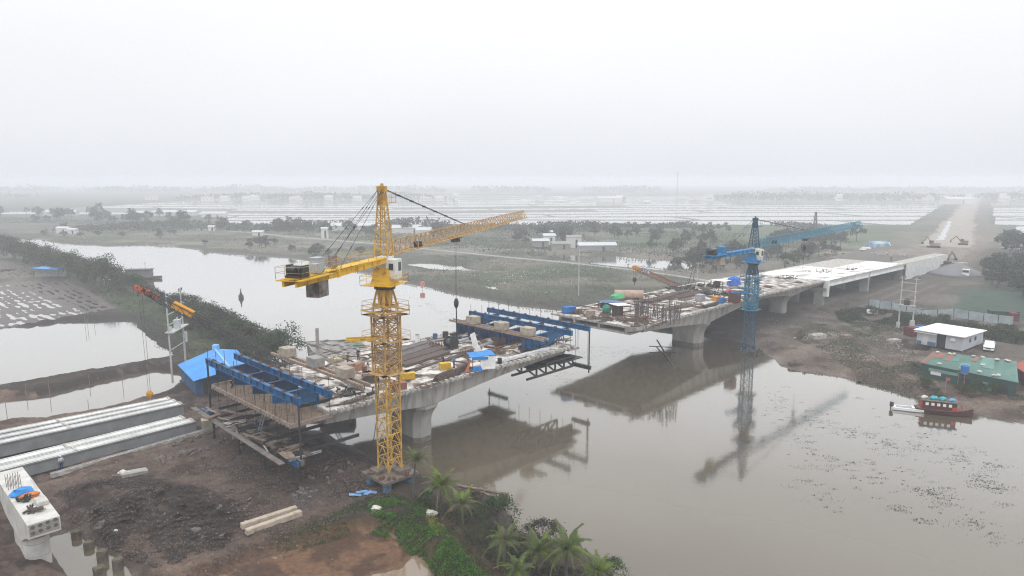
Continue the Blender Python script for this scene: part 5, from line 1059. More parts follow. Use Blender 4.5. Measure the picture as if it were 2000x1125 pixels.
# ------------------------------------------------------------------ staging under the left traveller
r_ = thing('work_staging', 'muddle of steel joists and planks hung under the left end of the bridge', 'scaffold', (A0[0], A0[1], 0), YAW)
q = random.Random(9)
for k in range(10):
    t = -.5 + k * 2.5; g = MB(); g.ibeam((-16.2 + q.uniform(-.8, .6), t, 4.75), (-12.5, t + q.uniform(-.5, .5), 4.75), .22, .26, .04); g.build('joist', dark if k % 3 else zinc, r_)
for k in range(44):
    g = MB(); t = q.uniform(-1, 24); s_ = q.uniform(-16.8, -14.2); g.box((s_, t, 4.93 + q.random() * .25), (q.uniform(1.0, 3.2), q.uniform(.15, .7), .06), rz=q.uniform(-.3, .3) + (1.57 if q.random() < .5 else 0)); g.build('plank', [woodD, wood, rebar, ply, MT['grey_ply'], wood, ply][k % 7], r_)
for t in (-.5, 7, 14, 21.5): g = MB(); g.bar((-15.6, t, -.2), (-15.6, t, 4.6), .25); g.build('post', dark, r_)
for t in (-.3, 23): g = MB(); g.ibeam((-15.9, t - 1.4, 4.4), (-15.9, t + 1.4, 4.4), .3, .5, .04); g.build('end_beam', blueS, r_)
g = MB(); g.bar((-17.4, -1.0, 4.8), (-16.8, 25, 4.8), .7, .08); g.build('edge_walkway', mat('muddy_steel', (.19, .17, .155), (.11, .095, .085), scale=1), r_)
for lb, a, b in (('long pale aluminium plank leaning up to the slab form', (504, 843, 4.2), (520, 778, 8.4)),):
    a = P3(*a); b = P3(*b); g = MB(); g.bar((0, 0, 0), b - a, .1, .16); g.bar(Vector((.3, .1, 0)), b - a + Vector((.3, .1, 0)), .1, .16)
    for u in np.linspace(.05, .95, 12): c_ = (b - a) * float(u); g.bar(c_, c_ + Vector((.3, .1, 0)), .05)
    tag(g.build('ladder', zinc, None, loc=a), 'pale aluminium ladder leaning up to the slab being cast', 'ladder')
t_ = thing('steel_pipe_stub', 'white rimmed box section standing beside the rubble below the slab', 'box section', gd(472, 862), YAW); g = MB()
for y in (-.9, .9): g.box((0, y, 1), (1.6, .12, 2))
g.box((0, 0, 1.95), (1.8, 2.0, .1)); g.box((.75, 0, 1), (.1, 1.7, 1.9)); g.build('shell', mat('pale_frame', (.4, .39, .36), (.25, .23, .2)), t_); g = MB(); g.box((.1, 0, .8), (1.0, 1.5, 1.5)); g.build('core', dark, t_)
crate('crate', 'cream plastic tank cube at the end of the lower precast girders', 'tank', gd(406, 836), (1.5, 1.3, 1.3), .5, mat('cream_plastic', (.42, .40, .28), (.3, .28, .2)))
# ------------------------------------------------------------------ foreground pier
fp = thing('hammerhead_pier', 'pale hammerhead bridge pier at the bottom left corner with gear on top', 'bridge pier', (A0[0], A0[1], 0), YAW)
S0 = -38.8; zc = 6.0
def cap(t, dz, w): return [(S0 - w, t, zc), (S0 + w, t, zc), (S0 + w, t, zc - dz), (S0 - w, t, zc - dz)]
g = MB(); g.loft([cap(t, dz, 1.2) for t, dz in ((0, 1.3), (1.4, 1.75), (2.6, 2.3), (3.6, 2.9), (8, 2.9), (10.5, 2.7), (12.5, 2.1), (14.8, 1.3))]); pw = mat('pale_pier_concrete', (.56, .55, .52), (.38, .37, .34), scale=.8, rough=.85, lo=.3, hi=.62, detail=7); g.build('pier_cap', pw, fp)
g = MB()
def rnd_(z, w=1.0, t0=2.9, t1=8.4): 
    return [(S0 + w * math.sin(a), t0 - w * math.cos(a) + 1.2, z) for a in np.linspace(-1.57, 1.57, 9)] + [(S0 + w * math.sin(a), t1 - w * math.cos(a), z) for a in np.linspace(1.57, 4.71, 9)]
g.loft([rnd_(-1.5), rnd_(zc - 2.85)]); g.build('column', pw, fp, smooth=False)
for z in (1.4, 2.6): g = MB(); g.loft([rnd_(z, 1.012), rnd_(z + .03, 1.012)]); g.build('form_joint', concW, fp)
g = MB()
for i in range(2):
    for k in range(4): g.tube((S0 - .84 + k * .56, -.015, zc - .35 - i * .5 + .05 * k), (S0 - .84 + k * .56, -.03, zc - .35 - i * .5 + .05 * k), .17, 12)
    
g.build('anchor_recess', mat('anchor_dark', (.13, .12, .105), (.08, .075, .07), scale=4), fp)
g = MB(); g.box((S0, -.012, zc - .62), (2.2, .02, 1.0)); g.build('end_patch', mat('patch_grey', (.30, .29, .26), (.22, .21, .19), scale=3), fp)
xx = B(S0 + .1, 1.6)
q = random.Random(8)
gear('pile of rusty rebar couplers on the foreground pier cap', (*B(S0 - .3, 2.4), zc + .01), 26, .55, 71, rebar, .45); gear('black chain hoist and tools beside the blue tarp on the pier cap', (*B(S0 - .4, 5.6), zc + .01), 24, .6, 72, dark, .45)
g = MB(); g.blob((0, 0, .3), (1.1, .7, .35), 11, 10, 5, .3); tag(g.build('tarp_heap', btarp, None, loc=(*B(S0 - .1, 7.3), zc), rz=.3), 'crumpled blue tarp on the foreground pier cap', 'tarp')
g = MB(); g.blob((0, 0, .25), (.75, .4, .3), 12, 10, 5, .35); tag(g.build('life_vest', mat('orange_fabric', (.62, .22, .06), (.4, .13, .04), scale=4), None, loc=(*B(S0 + .2, 6.0), zc), rz=.9), 'faded orange vest next to the blue tarp on the pier cap', 'vest')
g = MB(); g.box((0, 0, .18), (.9, 1.5, .3)); g.box((0, 0, .36), (.8, 1.4, .06)); tag(g.build('concrete_block', pw, None, loc=(*B(S0 + .65, 4.0), zc), rz=YAW), 'small pale block at the right rim of the pier cap', 'block')
g = MB()
for k in range(14): g.tube((S0 + 1.0, 8.0 + k * .16, zc), (S0 + 1.0, 8.0 + k * .16, zc + .5), .025, 4)
o = g.build('starter_bars', white, fp)
for k in range(2):
    g = MB(); 
    for m_ in range(6): g.tube((S0 - .9 + .2 * m_, 9.3 + k * .9, zc), (S0 - .9 + .2 * m_, 9.5 + k * .9, zc + 1.2), .03, 4)
    g.build('starter_bars', rebar, fp)
# ------------------------------------------------------------------ precast girders, rail, piles, timbers
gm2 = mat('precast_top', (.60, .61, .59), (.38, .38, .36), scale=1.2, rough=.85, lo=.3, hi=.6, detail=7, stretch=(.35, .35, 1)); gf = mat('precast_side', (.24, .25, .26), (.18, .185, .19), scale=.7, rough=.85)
def pgirders(na_, nb, fa, fb, n, z, h, names, L=33.0):
    a, b, c_, d_ = (Vector((*W(*p, z), 0)) for p in (na_, nb, fa, fb))
    for k in range(n):
        u0, u1 = k / n + .015, (k + 1) / n - .015
        p1 = b.lerp(d_, (u0 + u1) / 2); p0 = a.lerp(c_, (u0 + u1) / 2); dr = (p1 - p0).normalized(); wd = (b.lerp(d_, u1) - b.lerp(d_, u0)).length * abs(dr.cross((d_ - b).normalized()).z)
        r_ = thing('precast_girder', names[k], 'concrete girder', (p1.x, p1.y, z - h), math.atan2(dr.y, dr.x), 'precast girders stored on the ground')
        st = -k * .0
        def prof(x): w = wd / 2; return [(x, -w, h), (x, w, h), (x, w, h - .16), (x, w * .82, h - .3), (x, w * .78, .0), (x, -w * .78, 0), (x, -w * .82, h - .3), (x, -w, h - .16)]
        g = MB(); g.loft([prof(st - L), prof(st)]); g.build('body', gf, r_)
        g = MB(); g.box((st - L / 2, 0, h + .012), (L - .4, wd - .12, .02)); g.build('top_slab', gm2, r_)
        g = MB()
        for x in (st - .25, st - L * .43): g.box((x, 0, h + .07), (.3, wd * .8, .12))
        g.build('diaphragm_stub', concE, r_)
        g = MB()
        for y_ in (-.36, .30): g.box((st - L / 2, wd * y_, h + .03), (L - 1.2, .05, .03))
        g.build('cast_seam', rebar, r_)
pgirders((0, 868), (361, 789), (0, 839), (327, 775), 3, 2.95, 1.75, ['nearest girder of the back row of three precast girders', 'middle girder of the back row of three precast girders', 'farthest girder of the back row of three precast girders'])
pgirders((12, 917), (388, 822), (0, 897), (350, 812), 2, 2.75, 1.55, ['nearer girder of the front row of two precast girders', 'farther girder of the front row of two precast girders'])
r_ = thing('rail_beam', 'long low concrete rail beam in front of the precast girders', 'rail beam', (0, 0, 0)); a = P3(100, 929, 1.25); b = P3(444, 829, 1.25); g = MB(); g.bar(a, b, .5, .5); g.build('beam', concE, r_); g = MB(); g.bar(a + Vector((0, 0, .3)), b + Vector((0, 0, .3)), .1, .12); g.build('rail', zinc, r_)
pl0 = None
mud_c = mat('muddy_pile', (.13, .105, .08), (.07, .055, .045), scale=2, rough=.9)
for i, (px, py, zt_, rd, lb) in enumerate(((150, 1050, .7, .46, 'farthest of the round pile heads standing in the muddy pit'), (174, 1070, .6, .46, 'second round pile head from the far end of the pit'), (201, 1094, .95, .48, 'tall round pile head in the middle of the pit row'), (231, 1110, .9, .46, 'round pile head at the right side of the pit'), (195, 1120, .6, .6, 'square edged pile head at the bottom of the pit'))):
    x, y = W(px, py, 0); t_ = thing('pile_head', lb, 'pile', (x, y, -.8), i, 'pile heads in the muddy pit')
    g = MB(); n = 14 if i < 4 else 4; g.tube((0, 0, 0), (0, 0, zt_ + .8), rd, n); g.build('shaft', mud_c, t_); g = MB(); g.tube((0, 0, zt_ + .8), (0, 0, zt_ + .86), rd * .8, n); g.build('broken_top', mat('mossy_top', (.12, .11, .07), (.07, .06, .045), scale=3), t_)
for lb, a, b in (('farther of the two pale squared timbers lying on the dirt', (472, 1036), (579, 997)), ('nearer of the two pale squared timbers lying on the dirt', (481, 1046), (588, 1005))):
    a = Vector(gd(*a)); b = Vector(gd(*b)); z = max(a.z, b.z) + .22; a.z = b.z = z; g = MB(); g.bar((0, 0, 0), b - a, .62, .5); g.bar(Vector((0, 0, .26)), b - a + Vector((0, 0, .26)), .5, .02); tag(g.build('squared_timber', mat('pale_timber', (.44, .37, .30), (.28, .22, .17), scale=2, lo=.3, hi=.6), None, loc=a), lb, 'timber', 'squared timbers')
g0 = None
q = random.Random(3)
for i, (px, py) in enumerate(((573, 990), (580, 994), (588, 985), (592, 998), (596, 990), (605, 994), (608, 982), (619, 985), (600, 980), (584, 980))):
    if g0 is None:
        g = MB(); g.tube((0, 0, 0), (0, 0, 1.35), .06, 6); g.box((0, 0, 1.37), (.32, .32, .06)); g.box((0, 0, .03), (.3, .3, .05)); g.bar((0, 0, .1), (.35, 0, .02), .05); g.bar((0, 0, .1), (-.2, .3, .02), .05); g0 = g.build('steel_stand', mat('grey_stand', (.16, .15, .15), (.09, .08, .08)), None); o = g0; tag(o, 'short steel stand with a square head plate in the cluster on the dirt', 'stand', 'steel stands on the dirt')
    else: o = dup(g0)
    o.location = gd(px, py); o.rotation_euler = (q.uniform(-.05, .05), q.uniform(-.08, .08), q.uniform(0, 3)); o.scale = (1, 1, q.uniform(.8, 1.15))
for lb, px, py, n_ in (('torn blue sheet lying on the ground left of the crane foundation', 705, 967, 3), ('small blue scrap at the corner of the crane foundation', 735, 962, 1)):
    g = MB()
    for k in range(n_): g.box((k * .7 - .6, (k % 2) * .5, .12 + .05 * k), (1.3, .5, .05), rz=.5 * k, ry=.12)
    tag(g.build('blue_sheet', mat('pale_blue_sheet', (.20, .38, .62), (.12, .25, .45), scale=2), None, loc=gd(px, py), rz=.2), lb, 'sheet')
for lb, px, py, sc_ in (('white sack lying on the grass by the brown pond', 735, 1016, .6), ('pale sack at the top end of the garden dike', 842, 1006, .6), ('white boulder like sack beside the broken slab', 243, 930, .8), ('white square scrap left of the pale timbers', 483, 1024, .4), ('white bottle crate on the slope of the mound', 226, 1040, .25)):
    g = MB(); g.blob((0, 0, sc_ * .4), (sc_, sc_ * .7, sc_ * .55), int(px), 9, 6, .22); tag(g.build('sack', mat('dirty_white', (.60, .58, .54), (.4, .38, .34), scale=4), None, loc=gd(px, py)), lb, 'sack')
r_ = thing('broken_slab', 'broken concrete slab and block on top of the spoil mound', 'concrete slab', gd(262, 928), .7); g = MB(); g.box((0, 0, .3), (2.8, 1.2, .4), ry=.06); g.build('slab', concP, r_); g = MB(); g.box((-1.9, -.2, .3), (1.3, 1.1, .7), ry=.2, taper=.7); g.build('lump', mud_c, r_)
rk = []
for k in range(3): g = MB(); g.blob((0, 0, .15), (.5, .38, .3), 60 + k, 7, 5, .3); o = g.build('broken_stone', mat('stone_grey', (.17, .145, .13), (.09, .075, .066), scale=2), None); tag(o, 'broken grey stone in the rubble strip between girders and spoil', 'stone', 'broken stones on the left bank'); rk.append(o)
q = random.Random(14); i = 0
for (x0, y0, x1, y1, n_, sp) in ((300, 905, 450, 860, 60, 8), (395, 893, 430, 880, 10, 8), (330, 870, 440, 845, 16, 5), (255, 1100, 150, 1000, 14, 8), (420, 990, 700, 900, 24, 30), (250, 960, 420, 1040, 12, 30), (450, 880, 700, 880, 20, 16)):
    for _ in range(n_):
        u = q.random(); px = x0 + (x1 - x0) * u + q.uniform(-sp, sp); py = y0 + (y1 - y0) * u + q.uniform(-sp, sp) * .7; o = rk[i] if i < 3 else dup(rk[q.randrange(3)]); o.location = gd(px, py); o.rotation_euler = (q.random(), q.random(), q.random() * 6); k_ = .62 * q.uniform(.25, 1.3) ** 1.3; o.scale = (k_ * q.uniform(.8, 1.6), k_, k_ * .8); i += 1

# ------------------------------------------------------------------ blue roofed shed, barge, poles, left crane
t_ = thing('shed', 'bright blue roofed shed behind the left traveller', 'shed', (*W(425, 742, 1.2), 1.2), .35)
def solve_roof():
    z = 5.2; return [W(347, 711, 4.2), W(378, 742, 3.3), W(425, 684, 5.6), W(497, 712, 3.6)]
bx, by = W(425, 742, 1.2)
A_ = W(347, 708, 3.6); B_ = W(382, 745, 3.2); R1 = W(425, 684, 5.4)
t_.location = (0, 0, 0); t_.rotation_euler = (0, 0, 0)
r1 = P3(419, 681, 5.6); r2 = P3(452, 722, 5.6); l1 = P3(347, 712, 3.8); l2 = P3(378, 744, 3.6); q1 = P3(463, 683, 4.3); q2 = P3(500, 725, 4.0)
ctr = (l1 + q2) / 2
g = MB(); dz = Vector((0, 0, .08)); g.add([l1, l2, r2, r1, q2, q1, l1 - dz, l2 - dz, r2 - dz, r1 - dz, q2 - dz, q1 - dz], [(0, 1, 2, 3), (3, 2, 4, 5), (9, 8, 7, 6), (11, 10, 8, 9), (0, 6, 7, 1), (1, 7, 8, 2), (2, 8, 10, 4), (5, 11, 9, 3), (3, 9, 6, 0), (4, 10, 11, 5)]); g.build('roof', mat('blue_roof', (.06, .30, .72), (.04, .22, .58), scale=.5, rough=.5), t_)
g = MB(); g.bar(r1 + dz, r2 + dz, .35, .06); g.box(tuple(r1 + Vector((.2, .1, .3))), (.9, .9, .8)); g.box(tuple(r1.lerp(r2, .3) + Vector((-.6, 0, .05))), (1.2, .25, .05), rz=.6); g.build('ridge_cap', mat('pale_blue_trim', (.3, .5, .75), (.15, .35, .65)), t_)
def inn(p, k=.93): c_ = (l1 + l2 + q1 + q2) / 4; return Vector((c_.x + (p.x - c_.x) * k, c_.y + (p.y - c_.y) * k, p.z - .15))
g = MB(); a, b, c_, d_ = inn(l1), inn(l2), inn(q2), inn(q1); rr1, rr2 = inn(r1), inn(r2)
for (p, q_) in ((a, b), (c_, d_)): g.add([(p.x, p.y, .6), (q_.x, q_.y, .6), q_, p], [(0, 1, 2, 3)])
g.add([(b.x, b.y, .6), (c_.x, c_.y, .6), c_, rr2, b], [(0, 1, 2, 3, 4)]); g.add([(a.x, a.y, .6), (d_.x, d_.y, .6), d_, rr1, a], [(4, 3, 2, 1, 0)])
g.build('wall', mat('blue_wall', (.03, .10, .22), (.02, .05, .10), scale=.6), t_)
m_ = (b + c_) / 2; g = MB(); e_ = (c_ - b).normalized(); yw_ = math.atan2(e_.y, e_.x)
for u, w_ in ((.25, 2.2), (.72, 2.6)): p = b.lerp(c_, u); g.box((p.x + .06, p.y - .08, 1.9), (w_, .1, 2.1), rz=yw_)
g.build('door_opening', mat('door_maroon', (.06, .025, .03), (.02, .03, .02)), t_)

bg_ = thing('barge', 'derelict grey timber barge hull lying on its side beyond the deck', 'barge', (0, 0, 0))
oldw = mat('old_timber', (.30, .28, .265), (.15, .14, .13), scale=1.4, rough=.95, stretch=(.3, 1, 1), lo=.3, hi=.6, detail=8)
p = [P3(600, 745, .2), P3(598, 668, 6.2), P3(700, 664, 6.0), P3(728, 680, 4.6), P3(735, 720, 1.0), P3(640, 735, 4.0)]
g = MB(); w_ = Vector((1.5, 5.0, 0)) * .6
top = [P3(598, 668, 3.0), P3(700, 664, 3.0), P3(742, 702, 2.6), P3(632, 716, 2.6)]
lowp = [P3(603, 715, 2.6), P3(702, 700, 2.6), P3(728, 705, 2.2), P3(640, 725, 2.2)]
vs = [*top, *[Vector((v.x + .6, v.y - .8, -.4)) for v in top]]
g.add(vs, [(3, 2, 1, 0), (4, 5, 6, 7), (0, 1, 5, 4), (1, 2, 6, 5), (2, 3, 7, 6), (3, 0, 4, 7)]); g.build('hull', oldw, bg_)
g = MB(); q = random.Random(2)
for k in range(90):
    u, v = q.random(), q.random(); a = top[0].lerp(top[1], u).lerp(top[3].lerp(top[2], u), v); L = q.uniform(.8, 3.4); an = q.choice([.1, -.5, .9]) + q.uniform(-.2, .2); g.box((a.x, a.y, a.z + .12 + q.random() * .25), (L, q.uniform(.1, .6), .1), rz=an, ry=q.uniform(-.1, .1))
g.build('deck_planks', oldw, bg_)
g = MB(); pb_ = top[0].lerp(top[3], .7); g.bar(pb_ + Vector((0, 0, -1)), Vector((pb_.x - .2, pb_.y + 1, 8.2)), .5, .5); g.bar(top[3], top[0] + Vector((0, 0, .1)), .3); g.bar(top[0], top[1] + Vector((0, 0, .1)), .25); g.bar(top[1], top[2], .3); g.build('timber_post', oldw, bg_)
g = MB(); c2_ = P3(700, 674, 3.3); g.box(tuple(c2_), (1.8, .9, .25), rz=.2); g.build('net', MT['teal_tarp'], bg_)
def hpole(name, label, p1, p2, H, zb, beam_h, rz_extra=0, col_=None):
    a = Vector((*p1, zb)); b = Vector((*p2, zb)); r_ = thing(name, label, 'utility pole', ((a.x + b.x) / 2, (a.y + b.y) / 2, zb), math.atan2(b.y - a.y, b.x - a.x)); w = (b - a).length / 2
    cm = mat('pole_concrete', (.46, .46, .45), (.34, .34, .33), scale=1)
    for x in (-w, w): g = MB(); g.tube((x, 0, -.5), (x, 0, H), .19, 8, .12); g.build('pole', cm, r_)
    g = MB()
    for z in beam_h: g.bar((-w - .35, 0, z), (w + .35, 0, z), .1, .14)
    for x in (-w, w): g.bar((x - .75, 0, H - .5), (x + .75, 0, H - .5), .1, .12)
    g.build('cross_arm', cm, r_)
    g = MB()
    for x in (-w, w):
        for k in (-.65, 0, .65): g.tube((x + k, 0, H - .43), (x + k, 0, H + .05), .06, 6); g.tube((x + k, 0, H - .25), (x + k, 0, H - .15), .12, 8)
    g.build('insulator', mat('insulator_brown', (.05, .03, .03), (.03, .02, .02), rough=.3), r_)
    return r_, w
p1 = W(355, 738, 1.0); p2 = W(364, 722, 1.0)
hL, w = hpole('utility_pole', 'twin concrete poles with a transformer among the shrubs left of the blue shed', W(337, 742, 1.0), p2, 15.0, 1.0, (5.2, 8.3, 9.6, 11.4))
g = MB(); g.box((0, -.2, 8.35), (2 * w + .8, 1.4, .16)); g.build('platform', MT['pole_concrete'], hL); g = MB(); g.box((.2, -.2, 9.1), (1.0, .9, 1.3)); g.box((.2, -.2, 9.85), (1.1, 1.0, .1)); [g.tube((.2 + k, -.2, 9.9), (.2 + k, -.2, 10.3), .06, 6) for k in (-.3, 0, .3)]; g.build('transformer', mat('cabinet_pale', (.52, .53, .52), (.4, .4, .4)), hL); g = MB(); g.box((w + .4, -.1, 6.0), (.8, .5, 1.8)); g.box((-w + .1, -.3, 9.0), (.4, .35, .7)); g.build('meter_cabinet', MT['cabinet_pale'], hL)
pr1, pr2 = gd(1754, 640), gd(1781, 645)
hR, w = hpole('utility_pole', 'twin concrete poles with a black transformer behind the white office on the right bank', pr1[:2], pr2[:2], 12.3, 1.2, (5.6, 9.0, 10.8, 6.8))
g = MB(); g.box((0, -.2, 5.7), (2 * w + .6, 1.1, .12)); g.build('platform', MT['pole_concrete'], hR); g = MB(); g.box((0, -.2, 6.3), (1.1, .9, 1.1)); [g.tube((k, -.2, 6.8), (k, -.2, 7.3), .07, 6) for k in (-.3, 0, .3)]; g.build('transformer', dark, hR); g = MB(); g.box((-w, -.3, .9), (.7, .5, 1.3)); g.box((w, -.3, 1.3), (.9, .5, 2.2)); g.build('meter_cabinet', MT['cabinet_pale'], hR)
def pole(label, px, pb, pt, group=None):
    b = gd(px, pb); H = ZH(pt, b[1]) - b[2]; t_ = thing('utility_pole', label, 'utility pole', b, 0, group); g = MB(); g.tube((0, 0, -.4), (0, 0, H), .18, 7, .11); g.build('pole', MT['pole_concrete'], t_); g = MB(); g.bar((-.7, 0, H - .4), (.7, 0, H - .4), .1); g.build('cross_arm', MT['pole_concrete'], t_)
pole('single pale concrete pole standing in the grass left of the farther bridge half', 1130, 577, 486); pole('leaning pale pole beside the path behind the orange boom', 1362, 548, 512)
def mobile_crane(name, label, foot, tip, m1, m2, head, hook_px, plate, w=1.0, body=True):
    f = Vector(foot); t = Vector(tip); r_ = thing(name, label, 'mobile crane', (f.x, f.y, f.z - 2.2)); o = Vector((f.x, f.y, f.z - 2.2)); F = f - o; T = t - o; d = (T - F); L = d.length; dn_ = d.normalized(); lat = Vector((-dn_.y, dn_.x, 0)).normalized(); up = dn_.cross(lat); up = up if up.z > 0 else -up
    g = MB(); n = int(L / 1.5); 
    def C(u, a, b): k = w * min(1, .35 + min(u, 1 - u) * 6) ; return F + d * u + lat * (a * k * .5) + up * (b * k * .5)
    for a, b in ((-1, -1), (1, -1), (1, 1), (-1, 1)):
        for i in range(n): g.bar(C(i / n, a, b), C((i + 1) / n, a, b), .11)
    cs = [(-1, -1), (1, -1), (1, 1), (-1, 1)]
    for i in range(n):
        for k in range(4): a = cs[k]; b = cs[(k + 1) % 4]; g.bar(C(i / n, *a), C((i + 1) / n, *b), .055); g.bar(C((i + 1) / n, *a), C((i + 1) / n, *b), .05)
    bm = g.build('boom', m1, r_)
    g = MB(); N_ = 7
    for i in range(N_):
        u0 = 1 - (i * .013 + .002) * 1.0 * 30 / L; u1 = u0 - .007 * 30 / L
        g.bar(C(u1, 0, .0) , C(u0, 0, .0), w * .75, w * .8)
    g.box(T + dn_ * .4, (.9, .5, .7)); g.build('boom_head', head, bm)
    g = MB(); a = C(1 - 5.0 / L, 0, .55); b = C(1 - 8.2 / L, 0, .55); g.bar(a - lat * .0, b, w * .95, .9); g.build('name_plate', plate, bm)
    g = MB(); mt = F - Vector((d.x, d.y, 0)).normalized() * 3.0 + Vector((0, 0, 4.5))
    for o_ in (-.25, .25): g.tube(T + lat * o_ + up * .5, mt + lat * o_, .04, 4); g.tube(T + lat * o_, F + lat * o_ + up * .9, .025, 4)
    hk = hook_px - o; g.tube(T + Vector((.15, 0, 0)), hk + Vector((.15, 0, .7)), .025, 4); g.tube(T - Vector((.4, 0, 0)), hk + Vector((-.15, 0, .7)), .025, 4)
    g.build('ropes', dark, r_)
    g = MB(); 
    for s_ in (-1, 1): g.bar(F - dn_ * .5 + lat * s_ * .8, mt + lat * s_ * .4, .16)
    g.build('gantry', dark, r_)
    if body:
        yw = math.atan2(d.y, d.x); g = MB(); g.box((-1.5 * math.cos(yw), -1.5 * math.sin(yw), 1.9), (5, 2.8, 1.7), rz=yw); g.box((.8 * math.cos(yw) + 1.3 * math.sin(yw), .8 * math.sin(yw) - 1.3 * math.cos(yw), 2.0), (1.6, 1.0, 1.9), rz=yw); g.build('house', m2, r_)
        for s_ in (-1, 1): g = MB(); q_ = Vector((-math.sin(yw), math.cos(yw), 0)) * s_ * 1.7; g.loft([[(q_.x + math.cos(yw) * x + lt * math.sin(yw), q_.y + math.sin(yw) * x - lt * math.cos(yw), z) for x, z in ((-2.4, 0), (2.4, 0), (2.9, .45), (2.4, .9), (-2.4, .9), (-2.9, .45))] for lt in (-.35, .35)]); g.build('track', dark, r_)
    g = MB(); g.loft([[(hk.x + a * k, hk.y + b * k, hk.z + z) for a, b in ((-1, -.5), (1, -.5), (1, .5), (-1, .5))] for k, z in ((.12, -.45), (.42, 0), (.46, .35), (.2, .75))]); g.tube((hk.x, hk.y, hk.z - .45), (hk.x, hk.y, hk.z - 1.1), .07, 6); g.build('hook_block', plate if name == 'crawler_crane' else dark, r_)
    return r_
tp = P3(275, 565, 19.0); hx_, hy_ = tp.x, tp.y; hkz = ZH(772, hy_)
orp = mat('orange_plate', (.62, .30, .02), (.5, .22, .02), scale=3); obk = mat('orange_black', (.42, .10, .04), (.03, .02, .02), scale=1.6, lo=.47, hi=.53, detail=0)
mobile_crane('crawler_crane', 'dark lattice boom crane with orange striped tip reaching out over the left bank', (*B(3.5, 25.0), 3.4), tp, dark, nv, obk, Vector((hx_, hy_, hkz)), orp, .95)
tp2 = P3(1240, 523, 15.5); f2 = P3(1345, 568, 5.0)
pw_ = mat('pale_blue_plate', (.55, .62, .72), (.08, .20, .50), scale=2.2, lo=.42, hi=.5, detail=2)
mobile_crane('truck_crane', 'rust orange lattice boom crane behind the farther bridge half with a white and blue plate', (f2.x, f2.y, 5.0), tp2, mat('rust_orange', (.34, .15, .08), (.22, .10, .06)), dark, mat('orange_tip', (.60, .27, .04), (.4, .15, .03)), Vector((tp2.x, tp2.y, ZH(548, tp2.y))), pw_, 1.0)
b = gd(1590, 470); r_ = thing('drilling_rig', 'faint lattice mast standing behind the blue crane jib', 'rig', b); H = ZH(414, b[1]) - b[2]; g = MB(); lattice(g, (0, 0, 0), (0, 0, H), 2.6, 12, .25, .14, side2=.6); g.bar((0, 0, H), (-7, -3, 2), .12); g.build('mast', mat('rig_steel', (.12, .10, .08), (.08, .07, .06)), r_); g = MB(); g.box((-3, 0, 1.4), (6, 3, 2.6)); g.build('body', dark, r_)
b = gd(1322, 392); r_ = thing('radio_mast', 'very faint thin radio mast on the horizon', 'mast', b); H = ZH(336, b[1]) - b[2]; g = MB(); lattice(g, (0, 0, 0), (0, 0, H), 2.2, 14, .16, .1, side2=.6); g.build('mast', zinc, r_)
# ------------------------------------------------------------------ right bank
cor = mat('corrugated_white', (.58, .60, .63), (.50, .52, .55), scale=.6, rough=.6); roofw = mat('white_roof', (.84, .85, .86), (.74, .75, .77), scale=.5, rough=.5)
def pbox(g, base, z0, z1):
    n = len(base); vs = [(x, y, z0) for x, y in base] + [(x, y, z1) for x, y in base]; g.add(vs, [tuple(range(n - 1, -1, -1)), tuple(range(n, 2 * n))] + [(i, (i + 1) % n, n + (i + 1) % n, n + i) for i in range(n)])
oc = gd(1878, 688); ow = W(1790, 672, 1.3); oe = W(1918, 672, 1.3)
u = Vector((oe[0] - oc[0], oe[1] - oc[1], 0)); v = Vector((ow[0] - oc[0], ow[1] - oc[1], 0)); 
of = thing('site_office', 'white container office with a flat white roof and two wings', 'building', (oc[0], oc[1], 1.25), math.atan2(u.y, u.x)); Lx = u.length
yv = abs(u.normalized().cross(v).z); lxv = u.normalized().dot(v)
H = 2.7; W2 = yv
def rib(g, x0, y0, x1, y1, z0, z1, st=.3):
    n = int(math.hypot(x1 - x0, y1 - y0) / st)
    for i in range(n): uu = (i + .5) / n; g.box((x0 + (x1 - x0) * uu, y0 + (y1 - y0) * uu, (z0 + z1) / 2), (.1 if abs(x1 - x0) > abs(y1 - y0) else .05, .05 if abs(x1 - x0) > abs(y1 - y0) else .1, z1 - z0 - .1))
g = MB(); g.box((Lx / 2, W2 * .18, H / 2 + .25), (Lx, W2 * .36, H)); rib(g, 0, -.02, Lx, -.02, .3, H + .2); rib(g, -.02, 0, -.02, W2 * .36, .3, H + .2); wl = g.build('wall', cor, of)
g = MB(); g.box((Lx / 2, W2 * .78, H / 2 + .25), (Lx, W2 * .44, H)); rib(g, -.02, W2 * .56, -.02, W2, .9, H + .2); g.build('wall', cor, of)
g = MB(); g.box((Lx / 2, W2 * .46, H / 2 + .2), (Lx * .96, W2 * .2, H * .98)); g.build('corridor', dark, of)
g = MB(); g.box((Lx / 2 - .2, W2 / 2, H + .38), (Lx + 1.2, W2 + 1.0, .14), ry=.02); g.build('roof', roofw, of)
g = MB(); g.box((-.35, W2 * .79, H + .18), (1.0, W2 * .5, .06), ry=-.12); g.build('canopy', roofw, of)
g = MB(); g.box((-.05, W2 * .80, 1.65), (.06, 1.1, 1.8)); g.build('door', MT['cab_white'], of); g = MB(); g.box((-.05, W2 * .66, .6), (.08, W2 * .18, .9)); g.box((-.05, W2 * .94, .6), (.08, W2 * .1, .7)); g.build('base_panel', mat('slate_blue', (.10, .17, .28), (.07, .12, .2)), of)
for x in (.35, .6): g = MB(); g.box((Lx * x, -.06, 1.9), (.9, .05, .8)); g.build('window', MT['cab_glass'], of)
g = MB(); g.box((-.2, W2 * .2, 2.3), (.4, .9, .6)); g.build('air_conditioner', white, of); g = MB(); g.box((Lx + .04, 0, .1), (.1, .1, .2)); [g.box((Lx * k / 4, .2, .12), (.3, .3, .26)) for k in range(5)]; g.build('footing', dark, of)
